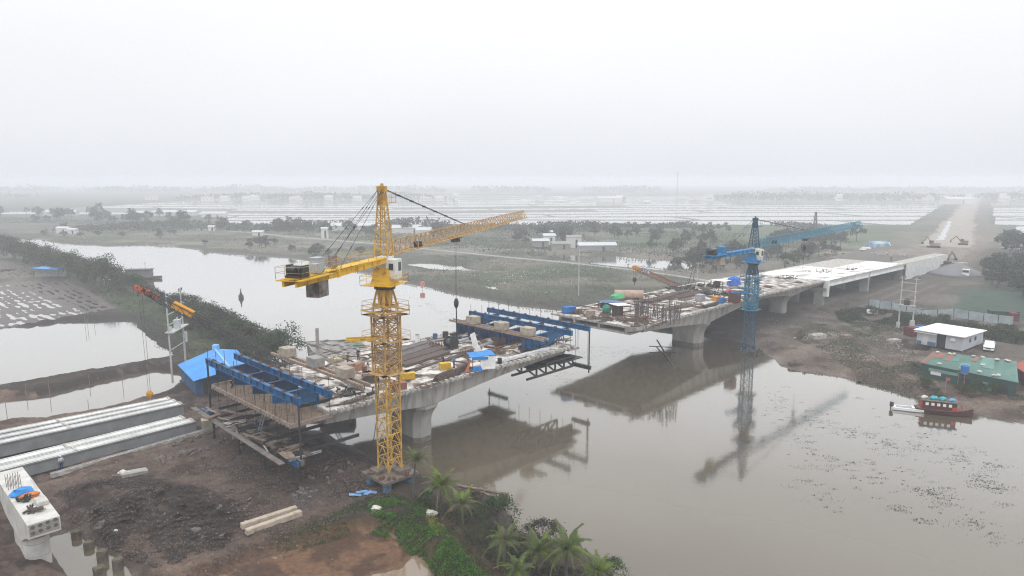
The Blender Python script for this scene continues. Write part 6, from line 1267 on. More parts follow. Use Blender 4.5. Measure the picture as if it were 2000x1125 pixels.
# pickup
def pickup(label, loc, rz):
    t_ = thing('pickup_truck', label, 'pickup', loc, rz); pm = mat('car_white', (.78, .79, .80), (.74, .75, .76), rough=.3, scale=1, spec=.6)
    g = MB(); Lh, wd = 2.6, .92
    def rg(y, k=1.0): return [(-Lh, y, .55), (-Lh + .05, y, 1.1 * k), (-.75, y, 1.12 * k), (-.60, y, 1.75 if abs(y) < wd * .85 else 1.12), (.55, y, 1.78 if abs(y) < wd * .85 else 1.12), (1.25, y, 1.15 * k), (2.45, y, 1.05 * k), (Lh, y, .85), (Lh, y, .5), (0, y, .42)]
    g.loft([rg(-wd, .97), rg(-wd * .84), rg(wd * .84), rg(wd, .97)]); g.build('body', pm, t_)
    g = MB(); gl = MT['cab_glass']; g.add([(.62, -.7, 1.70), (.62, .7, 1.70), (1.17, .74, 1.22), (1.17, -.74, 1.22)], [(0, 3, 2, 1)]); g.build('windscreen', gl, t_)
    for y in (-1, 1): g = MB(); g.box((-.02, y * .80, 1.45), (1.2, .05, .42), taper=.85); g.build('side_window', gl, t_)
    g = MB(); g.box((-1.7, 0, 1.115), (1.6, 1.4, .03)); g.build('bed', dark, t_)
    for x in (-1.65, 1.6):
        for y in (-1, 1): w_ = MB(); w_.tube((x, y * .72, .38), (x, y * .96, .38), .38, 16); wo_ = w_.build('wheel', dark, t_); w_ = MB(); w_.tube((x, y * .95, .38), (x, y * .975, .38), .21, 12); w_.build('rim', zinc, wo_)
    for y in (-1, 1): g = MB(); g.box((2.58, y * .68, .88), (.08, .36, .16)); g.build('headlight', gl, t_)
    g = MB(); g.box((2.6, 0, .78), (.06, .9, .28)); g.build('grille', dark, t_); g = MB(); g.box((2.62, 0, .52), (.16, 1.8, .2)); g.build('bumper', pm, t_)
pickup('white pickup truck parked right of the white office', (*gd(1931, 683)[:2], gd(1931, 683)[2] + .02), R(233))
# green and red tin sheds
grn = mat('green_tin', (.13, .25, .215), (.09, .18, .155), scale=.4, rough=.55); redt = mat('red_tin', (.42, .09, .06), (.26, .065, .05), scale=.5, rough=.6); gwall = mat('dark_green_wall', (.035, .085, .075), (.022, .055, .05), scale=.6, rough=.6)
def roofpoly(pts, z_): return [P3(x, y, z) for (x, y), z in zip(pts, z_)]
ts = thing('tin_shed', 'long shed with patched green and red tin roof on the right bank', 'shed', (0, 0, 0))
R_ = roofpoly([(1797, 708), (1823, 687), (1985, 706), (2025, 735), (1989, 747), (1850, 723)], [3.6, 4.4, 4.4, 4.2, 3.4, 3.4])
def quadp(u0, v0, u1, v1):
    tl, tr_, bl, br = R_[1], R_[2], R_[0], R_[4] 
    def pt(u, v): return (tl.lerp(tr_, u)).lerp(bl.lerp(br, u), v)
    return [pt(u0, v0), pt(u1, v0), pt(u1, v1), pt(u0, v1)]
def slab(g, c, th=.06, lift=0.0): up_ = Vector((0, 0, lift)); g.add([p + up_ for p in c] + [p + up_ - Vector((0, 0, th)) for p in c], [(3, 2, 1, 0), (4, 5, 6, 7), (0, 1, 5, 4), (1, 2, 6, 5), (2, 3, 7, 6), (3, 0, 4, 7)])
g = MB(); slab(g, quadp(0, 0, 1, 1), .08); g.build('roof', grn, ts)
for i, (u0, v0, u1, v1, m_) in enumerate(((.0, .0, .06, 1.0, redt), (.06, .0, .17, .45, redt), (.20, .0, .27, .55, redt), (.30, .0, .36, .5, MT['green_tin']), (.50, 0, .55, .3, redt), (.40, .5, .5, 1.0, mat('green_tin_light', (.18, .31, .27), (.13, .24, .21), scale=.4)), (.60, 0, .75, .6, MT['green_tin_light']))):
    g = MB(); slab(g, quadp(u0, v0, u1, v1), .03, .05 + .004 * i); g.build('roof_sheet', m_, ts)
g = MB()
for k in range(60): c4 = quadp(k / 60, 0, k / 60 + .004, 1); slab(g, c4, .04, .10)
g.build('roof_ribs', grn, ts)
g = MB(); a, b_, c_, d_ = [Vector((p.x, p.y, p.z)) for p in (R_[0], R_[4], R_[2], R_[1])]; cen = (a + b_ + c_ + d_) / 4
def ins(p): return Vector((cen.x + (p.x - cen.x) * .97, cen.y + (p.y - cen.y) * .97, p.z - .1))
a, b_, c_, d_ = map(ins, (a, b_, c_, d_))
for p, q_ in ((a, b_), (b_, c_), (c_, d_), (d_, a)): g.add([(p.x, p.y, .4), (q_.x, q_.y, .4), q_, p], [(0, 1, 2, 3)])
wl = g.build('wall', gwall, ts)
for u, z_, wd_, hh_, m_ in ((.17, 2.3, 1.6, .8, MT['cab_white']), (.5, 1.9, 1.1, 1.0, dark), (.72, 1.7, 1.4, 1.4, MT['green_tin_light']), (.25, 2.7, 4.5, .5, MT['green_tin_light']), (.88, 1.8, 1.2, 1.6, dark)):
    p = a.lerp(b_, u); e_ = (b_ - a); yw_ = math.atan2(e_.y, e_.x); nn = Vector((e_.y, -e_.x, 0)).normalized(); g = MB(); g.box((p.x + nn.x * .05, p.y + nn.y * .05, z_), (wd_, .08, hh_), rz=yw_); g.build('window', m_, ts)
q = random.Random(21)
for k in range(15):
    c4 = quadp(q.uniform(.05, .95), q.choice([.05, .95, .5, .9, .08]), 0, 0); g = MB(); p = c4[0]; g.blob(p + Vector((0, 0, .22)), (.4, .3, .2), k, 7, 4, .25); g.build('sandbag', MT['dirty_white'], ts)
t2 = thing('tin_shed', 'red roofed tin shed at the right edge joined to the green shed', 'shed', (0, 0, 0)); g = MB(); RR_ = roofpoly([(1975, 712), (2010, 700), (2075, 720), (2035, 748)], [3.2, 4.2, 4.2, 3.2]); slab(g, RR_, .08); g.build('roof', redt, t2); g = MB()
cen = sum(RR_, Vector()) / 4; rs_ = [Vector((cen.x + (p.x - cen.x) * .96, cen.y + (p.y - cen.y) * .96, p.z - .1)) for p in RR_]
for p, q_ in zip(rs_, rs_[1:] + rs_[:1]): g.add([(p.x, p.y, .4), (q_.x, q_.y, .4), q_, p], [(0, 1, 2, 3)])
g.build('wall', mat('maroon_tin', (.16, .04, .04), (.10, .03, .03), scale=.6), t2)
t_ = thing('water_tank', 'blue water tank on a wooden stand in front of the green shed', 'water tank', gd(1881, 752), .3); g = MB(); [g.bar((x, y, -.3), (x * .8, y * .8, 2.1), .1) for x in (-.6, .6) for y in (-.6, .6)]; g.box((0, 0, 2.1), (1.5, 1.5, .1)); g.build('stand', wood, t_); g = MB(); g.tube((0, 0, 2.15), (0, 0, 3.3), .62, 14); g.tube((0, 0, 3.3), (0, 0, 3.45), .62, 14, .3); g.build('tank', bbx, t_)
# hoarding: one thing with panel and post parts
fn = thing('fence', 'pale metal sheet hoarding running behind the white office', 'fence', (0, 0, 0)); pts = [gd(1696, 598), gd(1740, 606), gd(1800, 613), (gd(1862, 620)), gd(1920, 629), gd(1978, 638)]
fm = mat('hoarding', (.40, .46, .48), (.26, .30, .31), scale=.5, rough=.6)
for a, b_ in zip(pts, pts[1:]):
    a = Vector(a); b_ = Vector(b_); n = 2 if (b_ - a).length > 6 else 2
    for i in range(n + 1):
        if i < n: p, q_ = a.lerp(b_, i / n), a.lerp(b_, (i + 1) / n); e_ = (q_ - p).normalized(); g = MB(); g.bar(p + e_ * .08 + Vector((0, 0, 1.15)), q_ - e_ * .08 + Vector((0, 0, 1.15)), .06, 2.1); g.bar(p + e_ * .1 + Vector((0, 0, 1.2)), q_ - e_ * .1 + Vector((0, 0, 1.2)), .12, .08); g.build('panel', fm, fn); g = MB(); g.bar(p + Vector((0, 0, -.2)), p + Vector((0, 0, 2.3)), .12); g.build('post', dark, fn)
crate('container', 'maroon skip left of the white office', 'container', gd(1779, 655), (2.2, 1.8, 1.9), .3, MT['maroon_tin']); loose('tarp', 'blue tarp lying behind the left end of the white office', 'tarp', gd(1797, 645), (3.2, 1.5, .8), .2, btarp)
crate('container', 'dark green skip beyond the right end of the hoarding', 'container', gd(1958, 622), (6, 2.4, 2.0), -.2, mat('dkgreen', (.04, .07, .05), (.03, .05, .04))); crate('container', 'dark red skip right of the dark green skip', 'container', gd(1978, 626), (1.6, 2.2, 2.0), -.2, MT['maroon_tin'])
# boats
def boat_hull(g, L, Wd, H, n=14, sheer=.35, stern=.8):
    rings = []
    for i in range(n + 1):
        u = i / n; x = -L / 2 + L * u; w = Wd / 2 * (1 - max(0, (u - .45) / .55) ** 2.2) * (stern + (1 - stern) * min(1, u * 3)); w = max(w, .03); z = H + sheer * max(0, u - .5) ** 2 * 4
        rings.append([(x, -w, z), (x, -w * .85, .1), (x, 0, -.25 + (.3 if u > .9 else 0)), (x, w * .85, .1), (x, w, z)])
    g.loft(rings)
mar = mat('maroon_wood', (.075, .022, .02), (.04, .015, .014), scale=1.5, rough=.6); bl = W(1842, 808, 0)
t_ = thing('houseboat', 'dark red wooden houseboat with blue bundles on its roof moored at the right bank', 'boat', (bl[0], bl[1], 0), R(-22)); t_.scale = (.66, .66, .72)
g = MB(); boat_hull(g, 11.5, 3.4, .95, sheer=.7); g.build('hull', mar, t_); g = MB(); boat_hull(g, 10.9, 3.0, .98, sheer=.66); o = g.build('deck', mat('deck_brown', (.22, .12, .08), (.13, .07, .05), scale=2), t_); o.location.z = .03
g = MB(); g.box((-1.0, 0, 1.85), (6.6, 2.5, 1.9)); cb_ = g.build('cabin', mar, t_)
g = MB(); g.box((-1.0, 0, 2.85), (7.4, 3.0, .12)); g.build('roof', mat('roof_brown', (.16, .14, .12), (.1, .085, .075), scale=2), t_)
for k in range(5):
    for y in (-1, 1): g = MB(); g.box((-3.6 + k * 1.15, y * 1.27, 2.15), (.62, .05, .6)); g.build('window', MT['cab_white'], cb_)
g = MB(); g.box((-4.5, 0, 1.6), (.3, 1.6, 1.2)); g.tube((3.6, 0, 1.2), (3.6, 0, 2.0), .08, 6); g.box((1.9, -1.3, 1.5), (.9, .06, .7)); g.build('fitting', mat('red_panel', (.4, .05, .04), (.3, .04, .03)), t_)
for k, (x, y, r0, m_, lb) in enumerate(((-2.2, .2, .75, 'teal', 'left teal plastic bundle on the houseboat roof'), (-.4, .1, .7, 'teal', 'middle teal plastic bundle on the houseboat roof'), (1.4, -.2, .65, 'bl', 'right light blue bundle on the houseboat roof'), (-4.0, .1, .6, 'w', 'pale boxes at the stern end of the houseboat roof'))):
    m2_ = {'teal': mat('teal_plastic', (.05, .38, .45), (.03, .28, .34), scale=2), 'bl': mat('sky_plastic', (.12, .36, .58), (.08, .25, .45), scale=2), 'w': MT['dirty_white']}[m_]
    c, s = math.cos(R(-22)), math.sin(R(-22)); g = MB(); g.blob((0, 0, .2), (r0 * .9, r0 * .6, .3), 30 + k, 9, 5, .2); tag(g.build('plastic_bundle', m2_, None, loc=(bl[0] + (x * c - y * s) * .66, bl[1] + (x * s + y * c) * .66, 2.1), rz=.2), lb, 'bundle', 'bundles on the houseboat roof')
bl2 = W(1788, 803, 0); t_ = thing('motor_boat', 'small white open motor boat beside the houseboat', 'boat', (bl2[0], bl2[1], 0), R(-20)); g = MB(); boat_hull(g, 6.4, 1.7, .5, sheer=.25); g.build('hull', white, t_); g = MB(); boat_hull(g, 5.4, 1.15, .53, sheer=.2); g.build('well', mat('grey_well', (.35, .36, .37), (.25, .26, .27)), t_)
g = MB(); g.box((-3.3, 0, .75), (.5, .4, .7)); g.bar((-3.4, 0, .5), (-3.45, 0, -.4), .12); g.build('outboard_motor', dark, t_); g = MB(); g.box((-.4, 0, .62), (.35, 1.2, .06)); g.box((1.0, 0, .66), (.35, 1.0, .06)); g.build('seat', white, t_)
t_ = thing('flag_pole', 'thin pole with a red flag behind the houseboat', 'flag', gd(1844, 782), .2); g = MB(); g.tube((0, 0, 0), (0, 0, 3.2), .04, 5); g.build('pole', wood, t_); g = MB(); g.box((.35, 0, 2.8), (.7, .03, .5)); g.build('flag', redt, t_)
t_ = thing('gangway', 'long plank gangway sloping from the right bank to the water', 'gangway', (0, 0, 0)); a = P3(1677, 745, .2); b_ = P3(1709, 710, 1.5); g = MB(); g.bar(a, b_, .9, .12); [g.bar(a.lerp(b_, k / 12) + Vector((-.5, 0, .1)), a.lerp(b_, k / 12) + Vector((.5, 0, .1)), .08) for k in range(13)]; g.build('planks', woodD, t_); g = MB(); g.bar(b_, b_ + Vector((0, 0, 1.6)), .12); g.bar(b_ + Vector((.1, 0, .6)), P3(1790, 715, 1.9), .06); g.build('post', wood, t_)
for lb, px, py, d_, m_ in (('pale box slab on the right bank nearest the bridge', 1596, 661, (3.2, 2, .9), concE), ('flat pale plank on the mud of the right bank', 1553, 661, (5, .8, .2), concE), ('low brown box right of the pale slab', 1652, 660, (2.4, 1.5, .7), wood), ('white slab by the hoarding left end', 1703, 612, (2.4, 1.2, .8), white), ('dark sunken skiff on the mud flat', 1554, 715, (2.6, 1.2, .4), woodD), ('pale rubble heap near the office', 1745, 668, (2.4, 1.6, .6), concE)):
    loose('debris_slab', lb, 'debris', gd(px, py), d_, rnd.uniform(-.5, .5), m_)
# houseboat and navigation mark in the river
hb_ = W(280, 545, 0); t_ = thing('houseboat', 'small grey houseboat moored at the left bank of the river', 'boat', (hb_[0], hb_[1], 0), .1); g = MB(); boat_hull(g, 13, 4.2, .8); g.build('hull', woodD, t_); g = MB(); g.box((-1.2, 0, 2.1), (8.2, 3.4, 2.6)); g.build('cabin', mat('grey_cabin', (.16, .15, .16), (.1, .1, .1)), t_); g = MB(); g.box((-1.2, 0, 3.5), (9, 4, .16)); g.tube((1, 0, 3.5), (1, 0, 6.2), .06, 5); g.build('roof', dark, t_)
nb = W(471, 582, 0); t_ = thing('navigation_buoy', 'dark pointed navigation buoy floating in mid-river', 'buoy', (nb[0], nb[1], 0)); g = MB(); g.tube((0, 0, -.3), (0, 0, .8), .75, 10); g.build('float', dark, t_); g = MB(); g.tube((0, 0, .8), (0, 0, 2.1), .55, 8, .12); g.tube((0, 0, 2.1), (0, 0, 3.0), .25, 6, .02); g.build('topmark', dark, t_)
rb_ = W(825, 566, 0); g = MB(); g.tube((0, 0, 0), (0, 0, 1.2), .06, 5); g.tube((0, 0, 1.2), (0, 0, 2.6), .8, 9); tag(g.build('river_marker', mat('faded_red', (.5, .2, .2), (.4, .15, .15)), None, loc=(rb_[0], rb_[1], 0)), 'round faded red marker behind the yellow crane', 'marker')
hb2 = gd(100, 541); shed('shed', 'small shed with bright blue roof between the fields at far left', hb2, (9, 4.5, 3.0), -.05, mat('blue_roof', (.06, .3, .72)), MT['grey_cabinet'])
for i, (px, py) in enumerate(((42, 770), (357, 755), (354, 700), (97, 752), (660, 640), (900, 720), (175, 650), (650, 745))[:3]): pass
stk = None
for px, py, h in ((11, 792, 2.4), (97, 771, 3.0), (175, 753, 2.0), (239, 745, 3.2), (52, 776, 2.2), (173, 800, 1.6), (185, 640, 2.0), (167, 643, 3.0), (172, 643, 2.6)):
    if stk is None: g = MB(); g.tube((0, 0, -.5), (.05, 0, 1), .04, 5); stk = g.build('bamboo_stake', wood, None); o = stk; tag(o, 'thin bamboo stake standing in the fish ponds at the left', 'stake', 'stakes in the fish ponds')
    else: o = dup(stk)
    o.location = (*W(px, py, 0), 0); o.scale = (1, 1, h)
# ------------------------------------------------------------------ road works beyond the bridge
def excavator(label, loc, rz, c):
    t_ = thing('excavator', label, 'excavator', loc, rz); m_ = mat('exc_%.2f' % c[1], c, tuple(x * .6 for x in c), scale=2)
    for y in (-1, 1): g = MB(); g.loft([[(x, y * 1.25 + w_, z) for x, z in ((-2, 0), (2, 0), (2.4, .45), (2, .9), (-2, .9), (-2.4, .45))] for w_ in (-.3, .3)]); g.build('track', dark, t_)
    g = MB(); g.box((-.6, 0, 1.75), (3.4, 2.6, 1.3)); g.build('body', m_, t_); g = MB(); g.box((.6, .8, 2.5), (1.5, 1.0, 1.5)); g.build('cab', MT['cab_glass'], t_)
    g = MB(); g.bar((1, -.3, 1.8), (3.4, -.3, 4.6), .4, .5); g.bar((3.4, -.3, 4.6), (5.6, -.3, 2.2), .3, .4); g.build('arm', m_, t_); g = MB(); g.box((5.6, -.3, 1.7), (.9, 1.1, 1.0), taper=.6); g.build('bucket', dark, t_)
def rdz(px, py, z): x, y = W(px, py, z); return (x, y, gz(x, y))
excavator('excavator at the left side of the dirt road beyond the bridge', rdz(1823, 484, 5), 2.0, (.42, .34, .28)); excavator('dark excavator digging at the end of the retaining wall', rdz(1845, 498, 5.5), .3, (.20, .15, .12)); excavator('small excavator in the middle of the distant dirt road', rdz(1881, 473, 2.5), 2.6, (.24, .16, .10))
def truck(label, loc, rz, c1, c2):
    t_ = thing('truck', label, 'truck', loc, rz); g = MB(); g.box((2.3, 0, 1.7), (1.9, 2.3, 2.2), taper=.92); g.build('cab', c1, t_); g = MB(); g.box((-1.2, 0, 1.8), (4.8, 2.4, 1.5)); g.build('bed', c2, t_); g = MB(); g.box((3.1, 0, 2.1), (.35, 1.9, .8)); g.build('windscreen', MT['cab_glass'], t_)
    for x in (-2.6, -1.4, 2.3):
        for y in (-1, 1): g = MB(); g.tube((x, y * .9, .5), (x, y * 1.2, .5), .5, 12); g.build('wheel', dark, t_)
truck('white cabbed truck parked by the gravel heap', rdz(1886, 537, 1.5), -2.2, white, MT['tan_crate']); truck('pale truck on the slope above the gravel heap', rdz(1874, 516, 3), -2.6, MT['tan_crate'], concE)
g = MB(); n = 24; rg = []
q = random.Random(4)
for k in range(7): u = k / 6; rg.append([((9.5 * (1 - u) + .3) * (1 + .12 * math.sin(3 * a + 1)) * math.cos(a), (8 * (1 - u) + .3) * (1 + .1 * math.cos(2 * a)) * math.sin(a), 4.4 * u ** .9) for a in [6.283 * i / n for i in range(n)]])
g.loft(rg); x, y = W(1868, 537, 1.0); tag(g.build('gravel_heap', mat('gravel', (.20, .20, .21), (.14, .14, .15), scale=4, rough=.95), None, loc=(x, y, 1.0), smooth=True), 'grey gravel heap leaning against the end of the retaining wall', 'gravel heap')
t_ = thing('tent', 'blue and white tarpaulin tent beside the road works', 'tent', rdz(1712, 491, 2), .2); g = MB(); g.loft([[(x, -3, 0), (x, -2.6, 2.6), (x, 0, 3.8), (x, 2.6, 2.6), (x, 3, 0)] for x in (-4.5, 0, 4.5)]); g.build('cover', mat('tent_blue', (.10, .22, .40), (.35, .40, .45), scale=.25, lo=.45, hi=.55), t_); g = MB(); g.box((5.4, -1, 1.6), (2, 3, 3.4), taper=.15); g.build('flap', MT['white_tarp'], t_)
for lb, px, py, m_, sc_ in (('red tarp heap beside the far rim of the viaduct', 1614, 518, mat('red_tarp', (.6, .12, .06), (.4, .08, .05)), 1.5), ('pale rubbish heap behind the viaduct', 1640, 512, concE, 1.8), ('heap of pale sacks below the tent', 1690, 498, MT['dirty_white'], 2.2), ('brown spoil heap at the far side of the viaduct', 1660, 507, MT['tan_crate'], 1.6)):
    g = MB(); g.blob((0, 0, .5), (sc_ * 1.4, sc_, 1.1), int(px), 10, 6, .3); tag(g.build('heap', m_, None, loc=rdz(px, py, 2.0), rz=.3), lb, 'heap')
gear('scattered formwork beside the far rim of the viaduct', rdz(1650, 512, 2.0), 60, 9, 91, ply, 1.8, 'formwork_pile', 'formwork'); gear('pale formwork stack on the embankment', rdz(1735, 498, 6.5), 30, 6, 92, concE, 1.2, 'formwork_pile', 'formwork'); gear('dark planks on the fresh viaduct deck', (*W(1600, 532, 8.0), 8.0), 18, 3, 93, woodD, .7, 'formwork_pile', 'formwork'); gear('dark planks on the left part of the fresh viaduct deck', (*W(1535, 545, 8.5), 8.52), 20, 3, 94, woodD, .7, 'formwork_pile', 'formwork'); gear('timber strips on the far viaduct deck', (*W(1660, 527, 7.4), 7.45), 14, 2.2, 95, woodD, .7, 'formwork_pile', 'formwork')

# ------------------------------------------------------------------ vegetation
rs_np = np.random.RandomState(5)
def fastmesh(name, V, F, m, nper=4):
    me = bpy.data.meshes.new(name); V = np.asarray(V, np.float32); F = np.asarray(F, np.int32)
    me.vertices.add(len(V)); me.vertices.foreach_set('co', V.ravel()); me.loops.add(F.size); me.loops.foreach_set('vertex_index', F.ravel())
    me.polygons.add(len(F)); me.polygons.foreach_set('loop_start', np.arange(len(F), dtype=np.int32) * nper); me.polygons.foreach_set('loop_total', np.full(len(F), nper, np.int32)); me.update(calc_edges=True); me.materials.append(m); return me
def cards(C, size, aspect=.6, up=.0, seed=0):
    """leaf quads at the centres C"""
    q = np.random.RandomState(seed); n = len(C); a = q.normal(size=(n, 3)); a[:, 2] += up; a /= np.linalg.norm(a, axis=1)[:, None]; b = q.normal(size=(n, 3)); b -= (b * a).sum(1)[:, None] * a; b /= np.linalg.norm(b, axis=1)[:, None]
    s = (np.asarray(size) * q.uniform(.6, 1.3, n))[:, None]
    V = np.stack([C - a * s, C + b * s * aspect, C + a * s, C - b * s * aspect], 1).reshape(-1, 3); return V, np.arange(4 * n).reshape(-1, 4)
def crown_pts(rx, rz, cz, nclump, per, seed, top=1.0, hollow=.45):
    q = np.random.RandomState(seed); P = []
    for k in range(nclump):
        d = q.normal(size=3); d /= np.linalg.norm(d); d[2] = abs(d[2]) * 1.1 - .35 if q.rand() < .8 else d[2]; r = q.uniform(hollow, 1.0); c = np.array([d[0] * rx * r, d[1] * rx * r, cz + d[2] * rz * r]); sr = q.uniform(.2, .42) * rx * .8
        P.append(c + q.normal(size=(per, 3)) * sr * [.55, .55, .42])
    return np.concatenate(P)
def tree_proto(name, H, rx, rz, ntw, per, leaf, m, bark, seed, trunk=.16, low=False, asp=.55):
    q = random.Random(seed); cz = H - rz; P = crown_pts(rx, rz, cz, ntw, per, seed)
    P = P[P[:, 2] > .1]; V, F = cards(P, leaf, asp, .0, seed); me = fastmesh('crown', V, F, m)
    g = MB(); n = 3 if low else 1
    for k in range(n):
        dx, dy = (q.uniform(-.3, .3), q.uniform(-.3, .3)); p0 = Vector((dx, dy, -.4)); p1 = Vector((dx * 2 + q.uniform(-.3, .3), dy * 2 + q.uniform(-.3, .3), cz * .75)); g.tube(p0, p1, trunk, 6, trunk * .6)
        for j in range(5):
            a = q.uniform(0, 6.28); e_ = p1 + Vector((math.cos(a) * rx * .7, math.sin(a) * rx * .7, rz * q.uniform(.1, .9))); st = p0.lerp(p1, q.uniform(.5, 1)); g.tube(st, e_, trunk * .45, 5, trunk * .12)
    mt = g.mesh('trunk', bark); return me, mt
bark = mat('bark', (.12, .10, .085), (.07, .06, .05), scale=3)
lf_g = leafmat('leaf_grey_green', (.092, .110, .072), (.050, .062, .042)); lf_d = leafmat('leaf_dark', (.075, .098, .062), (.040, .054, .036)); lf_o = leafmat('leaf_olive', (.095, .10, .055), (.05, .055, .032)); lf_b = leafmat('leaf_bright', (.10, .22, .035), (.05, .11, .02), scale=1.5); lf_br = leafmat('leaf_brown', (.10, .085, .065), (.055, .048, .038))
KN = {}
def place_tree(kind, loc, sc_, label, cat='tree', group=None, name='tree', rz=None):
    cm, tm = kind; t_ = thing(name, label, cat, loc, rnd.uniform(0, 6.28) if rz is None else rz, group); t_.scale = sc_ if hasattr(sc_, '__len__') else (sc_,) * 3
    for nm, me in (('crown', cm), ('trunk', tm)): o = bpy.data.objects.new(nm, me); col.objects.link(o); o.parent = t_
    return t_
shr = [tree_proto('s%d' % k, 5.2, 2.9, 2.4, 30, 75, .15, m_, bark, 100 + k, .09, True) for k, m_ in enumerate((leafmat('leaf_mid_green', (.075, .115, .05), (.04, .06, .03)), lf_o, lf_g, lf_br))]
mid = [tree_proto('m%d' % k, 6.2 + k * .5, 3.4, 2.4 + .25 * k, 22, 30, .38, m_, bark, 200 + k, .22) for k, m_ in enumerate((lf_g, lf_d, lf_o, lf_g, lf_br))]
# shrubs and small trees along the left bank
LBK = [(555, 706, 1.25), (538, 700, .9), (512, 702, .95), (492, 690, 1.05), (470, 680, 1.1), (500, 712, .8), (455, 668, 1.1), (436, 660, 1.2), (418, 655, 1.0), (400, 640, 1.15), (380, 628, 1.0), (362, 620, 1.1), (345, 612, .9), (440, 680, .9), (470, 700, .8), (395, 660, .9), (372, 645, .8), (330, 605, .8), (310, 592, .7), (290, 588, .8), (262, 575, 1.1), (245, 572, 1.0), (232, 568, 1.2), (214, 566, 1.5), (200, 560, 1.7), (185, 555, 1.3), (168, 552, 1.4), (150, 545, 1.4), (135, 540, 1.5), (118, 534, 1.5), (100, 528, 1.6), (84, 524, 1.5), (66, 518, 1.6), (48, 512, 1.7), (30, 506, 1.6), (12, 500, 1.7), (-10, 495, 1.7), (160, 548, 1.0), (60, 508, 1.3), (20, 494, 1.3), (90, 516, 1.3), (120, 524, 1.2), (520, 690, .9), (350, 625, .7), (425, 640, .8), (480, 665, .9), (460, 655, .8), (412, 632, .9), (385, 615, .8), (505, 680, .8), (530, 690, .8), (445, 648, .7), (-20, 505, 1.6), (395, 618, .7), (275, 570, .8)]
for i, (px, py, s_) in enumerate(LBK):
    o = place_tree(shr[i % 4], gd(px, py), s_ * 1.22, ('tall leaning grey-green shrub at the river end of the left bank belt' if i == 0 else 'grey-green bushy shrub in the belt along the left river bank'), 'shrub', 'shrubs along the left river bank', 'shrub')
# scattered trees across the river (each its own thing)
def scatter(n, poly, kinds, s0, s1, label, group, seed, name='tree', minh=.25):
    q = random.Random(seed); P = poly; xs = [p[0] for p in P]; ys = [p[1] for p in P]; c = 0; tr = 0
    while c < n and tr < n * 40:
        tr += 1; px, py = q.uniform(min(xs), max(xs)), q.uniform(min(ys), max(ys))
        ins_ = False
        for i in range(len(P)):
            (ax, ay), (bx_, by_) = P[i], P[(i + 1) % len(P)]
            if (ay > py) != (by_ > py) and px < (bx_ - ax) * (py - ay) / (by_ - ay) + ax: ins_ = not ins_
        if not ins_: continue
        x, y = W(px, py, 1.0); z = gz(x, y)
        if z < minh: continue
        place_tree(kinds[q.randrange(len(kinds))], (x, y, z - .1), q.uniform(s0, s1), label, 'tree', group, name); c += 1
scatter(26, [(1230, 478), (1340, 472), (1440, 480), (1560, 495), (1640, 500), (1600, 520), (1500, 530), (1350, 510), (1230, 500)], [mid[1], mid[3], mid[0]], .8, 1.25, 'dark tree in the grove behind the farther bridge half', 'trees behind the farther bridge half', 1)
scatter(34, [(1000, 462), (1150, 452), (1320, 455), (1450, 470), (1340, 482), (1150, 480), (1010, 480)], mid[:4], .6, 1.15, 'hazy tree among the gardens across the river', 'trees among the gardens across the river', 2)
scatter(26, [(1060, 445), (1250, 442), (1440, 450), (1440, 456), (1250, 452), (1060, 452)], mid[:4], .5, .95, 'hazy tree in the row at the edge of the flooded fields', 'trees along the flooded fields', 3)
scatter(30, [(430, 446), (560, 444), (740, 452), (900, 455), (900, 470), (740, 468), (560, 460), (430, 452)], [mid[0], mid[3], mid[4]], .8, 1.35, 'hazy tree in the belt left of the yellow crane head', 'trees in the belt left of the crane head', 4)
scatter(34, [(-20, 418), (100, 415), (300, 424), (430, 436), (430, 446), (250, 440), (-20, 434)], [mid[0], mid[3]], .9, 1.7, 'hazy tree in the distant belt at the far left', 'trees in the distant belt at the left', 5)
scatter(28, [(100, 448), (400, 458), (620, 480), (760, 510), (700, 515), (500, 490), (300, 474), (60, 464)], [mid[4], mid[0], shr[3]], .5, .9, 'low scrubby tree on the far mud bank', 'scrub on the far river bank', 6)
scatter(20, [(1500, 495), (1680, 485), (1700, 470), (1600, 462), (1500, 470)], mid[:4], 1.0, 1.4, 'tree in the greenery under the blue jib', 'trees under the blue jib', 7)
scatter(26, [(1925, 535), (1960, 520), (2030, 520), (2050, 590), (1990, 585), (1930, 560)], [mid[1]], .9, 1.3, 'dark tree of the dense grove at the right edge', 'trees of the grove at the right edge', 8)
scatter(8, [(1960, 478), (2010, 478), (2010, 505), (1960, 505)], [mid[1]], 1.0, 1.5, 'dark tree at the right edge beside the flooded fields', 'trees at the right edge by the fields', 9)
scatter(12, [(1240, 505), (1340, 512), (1460, 525), (1440, 540), (1330, 528), (1240, 520)], [mid[1], mid[0]], .7, 1.1, 'tree on the bank of the far pond', 'trees by the far pond', 10, minh=.3)
scatter(22, [(1690, 612), (1760, 622), (1900, 640), (2010, 655), (2010, 672), (1900, 660), (1760, 640), (1690, 625)], [shr[0], shr[1]], .35, .6, 'low dark shrub in the strip behind the white office', 'shrubs behind the white office', 11, 'shrub')
scatter(9, [(1780, 722), (1860, 745), (1990, 775), (2010, 800), (1900, 790), (1790, 765)], [shr[0], shr[1]], .28, .5, 'low shrub on the bank below the tin sheds', 'shrubs below the tin sheds', 12, 'shrub')
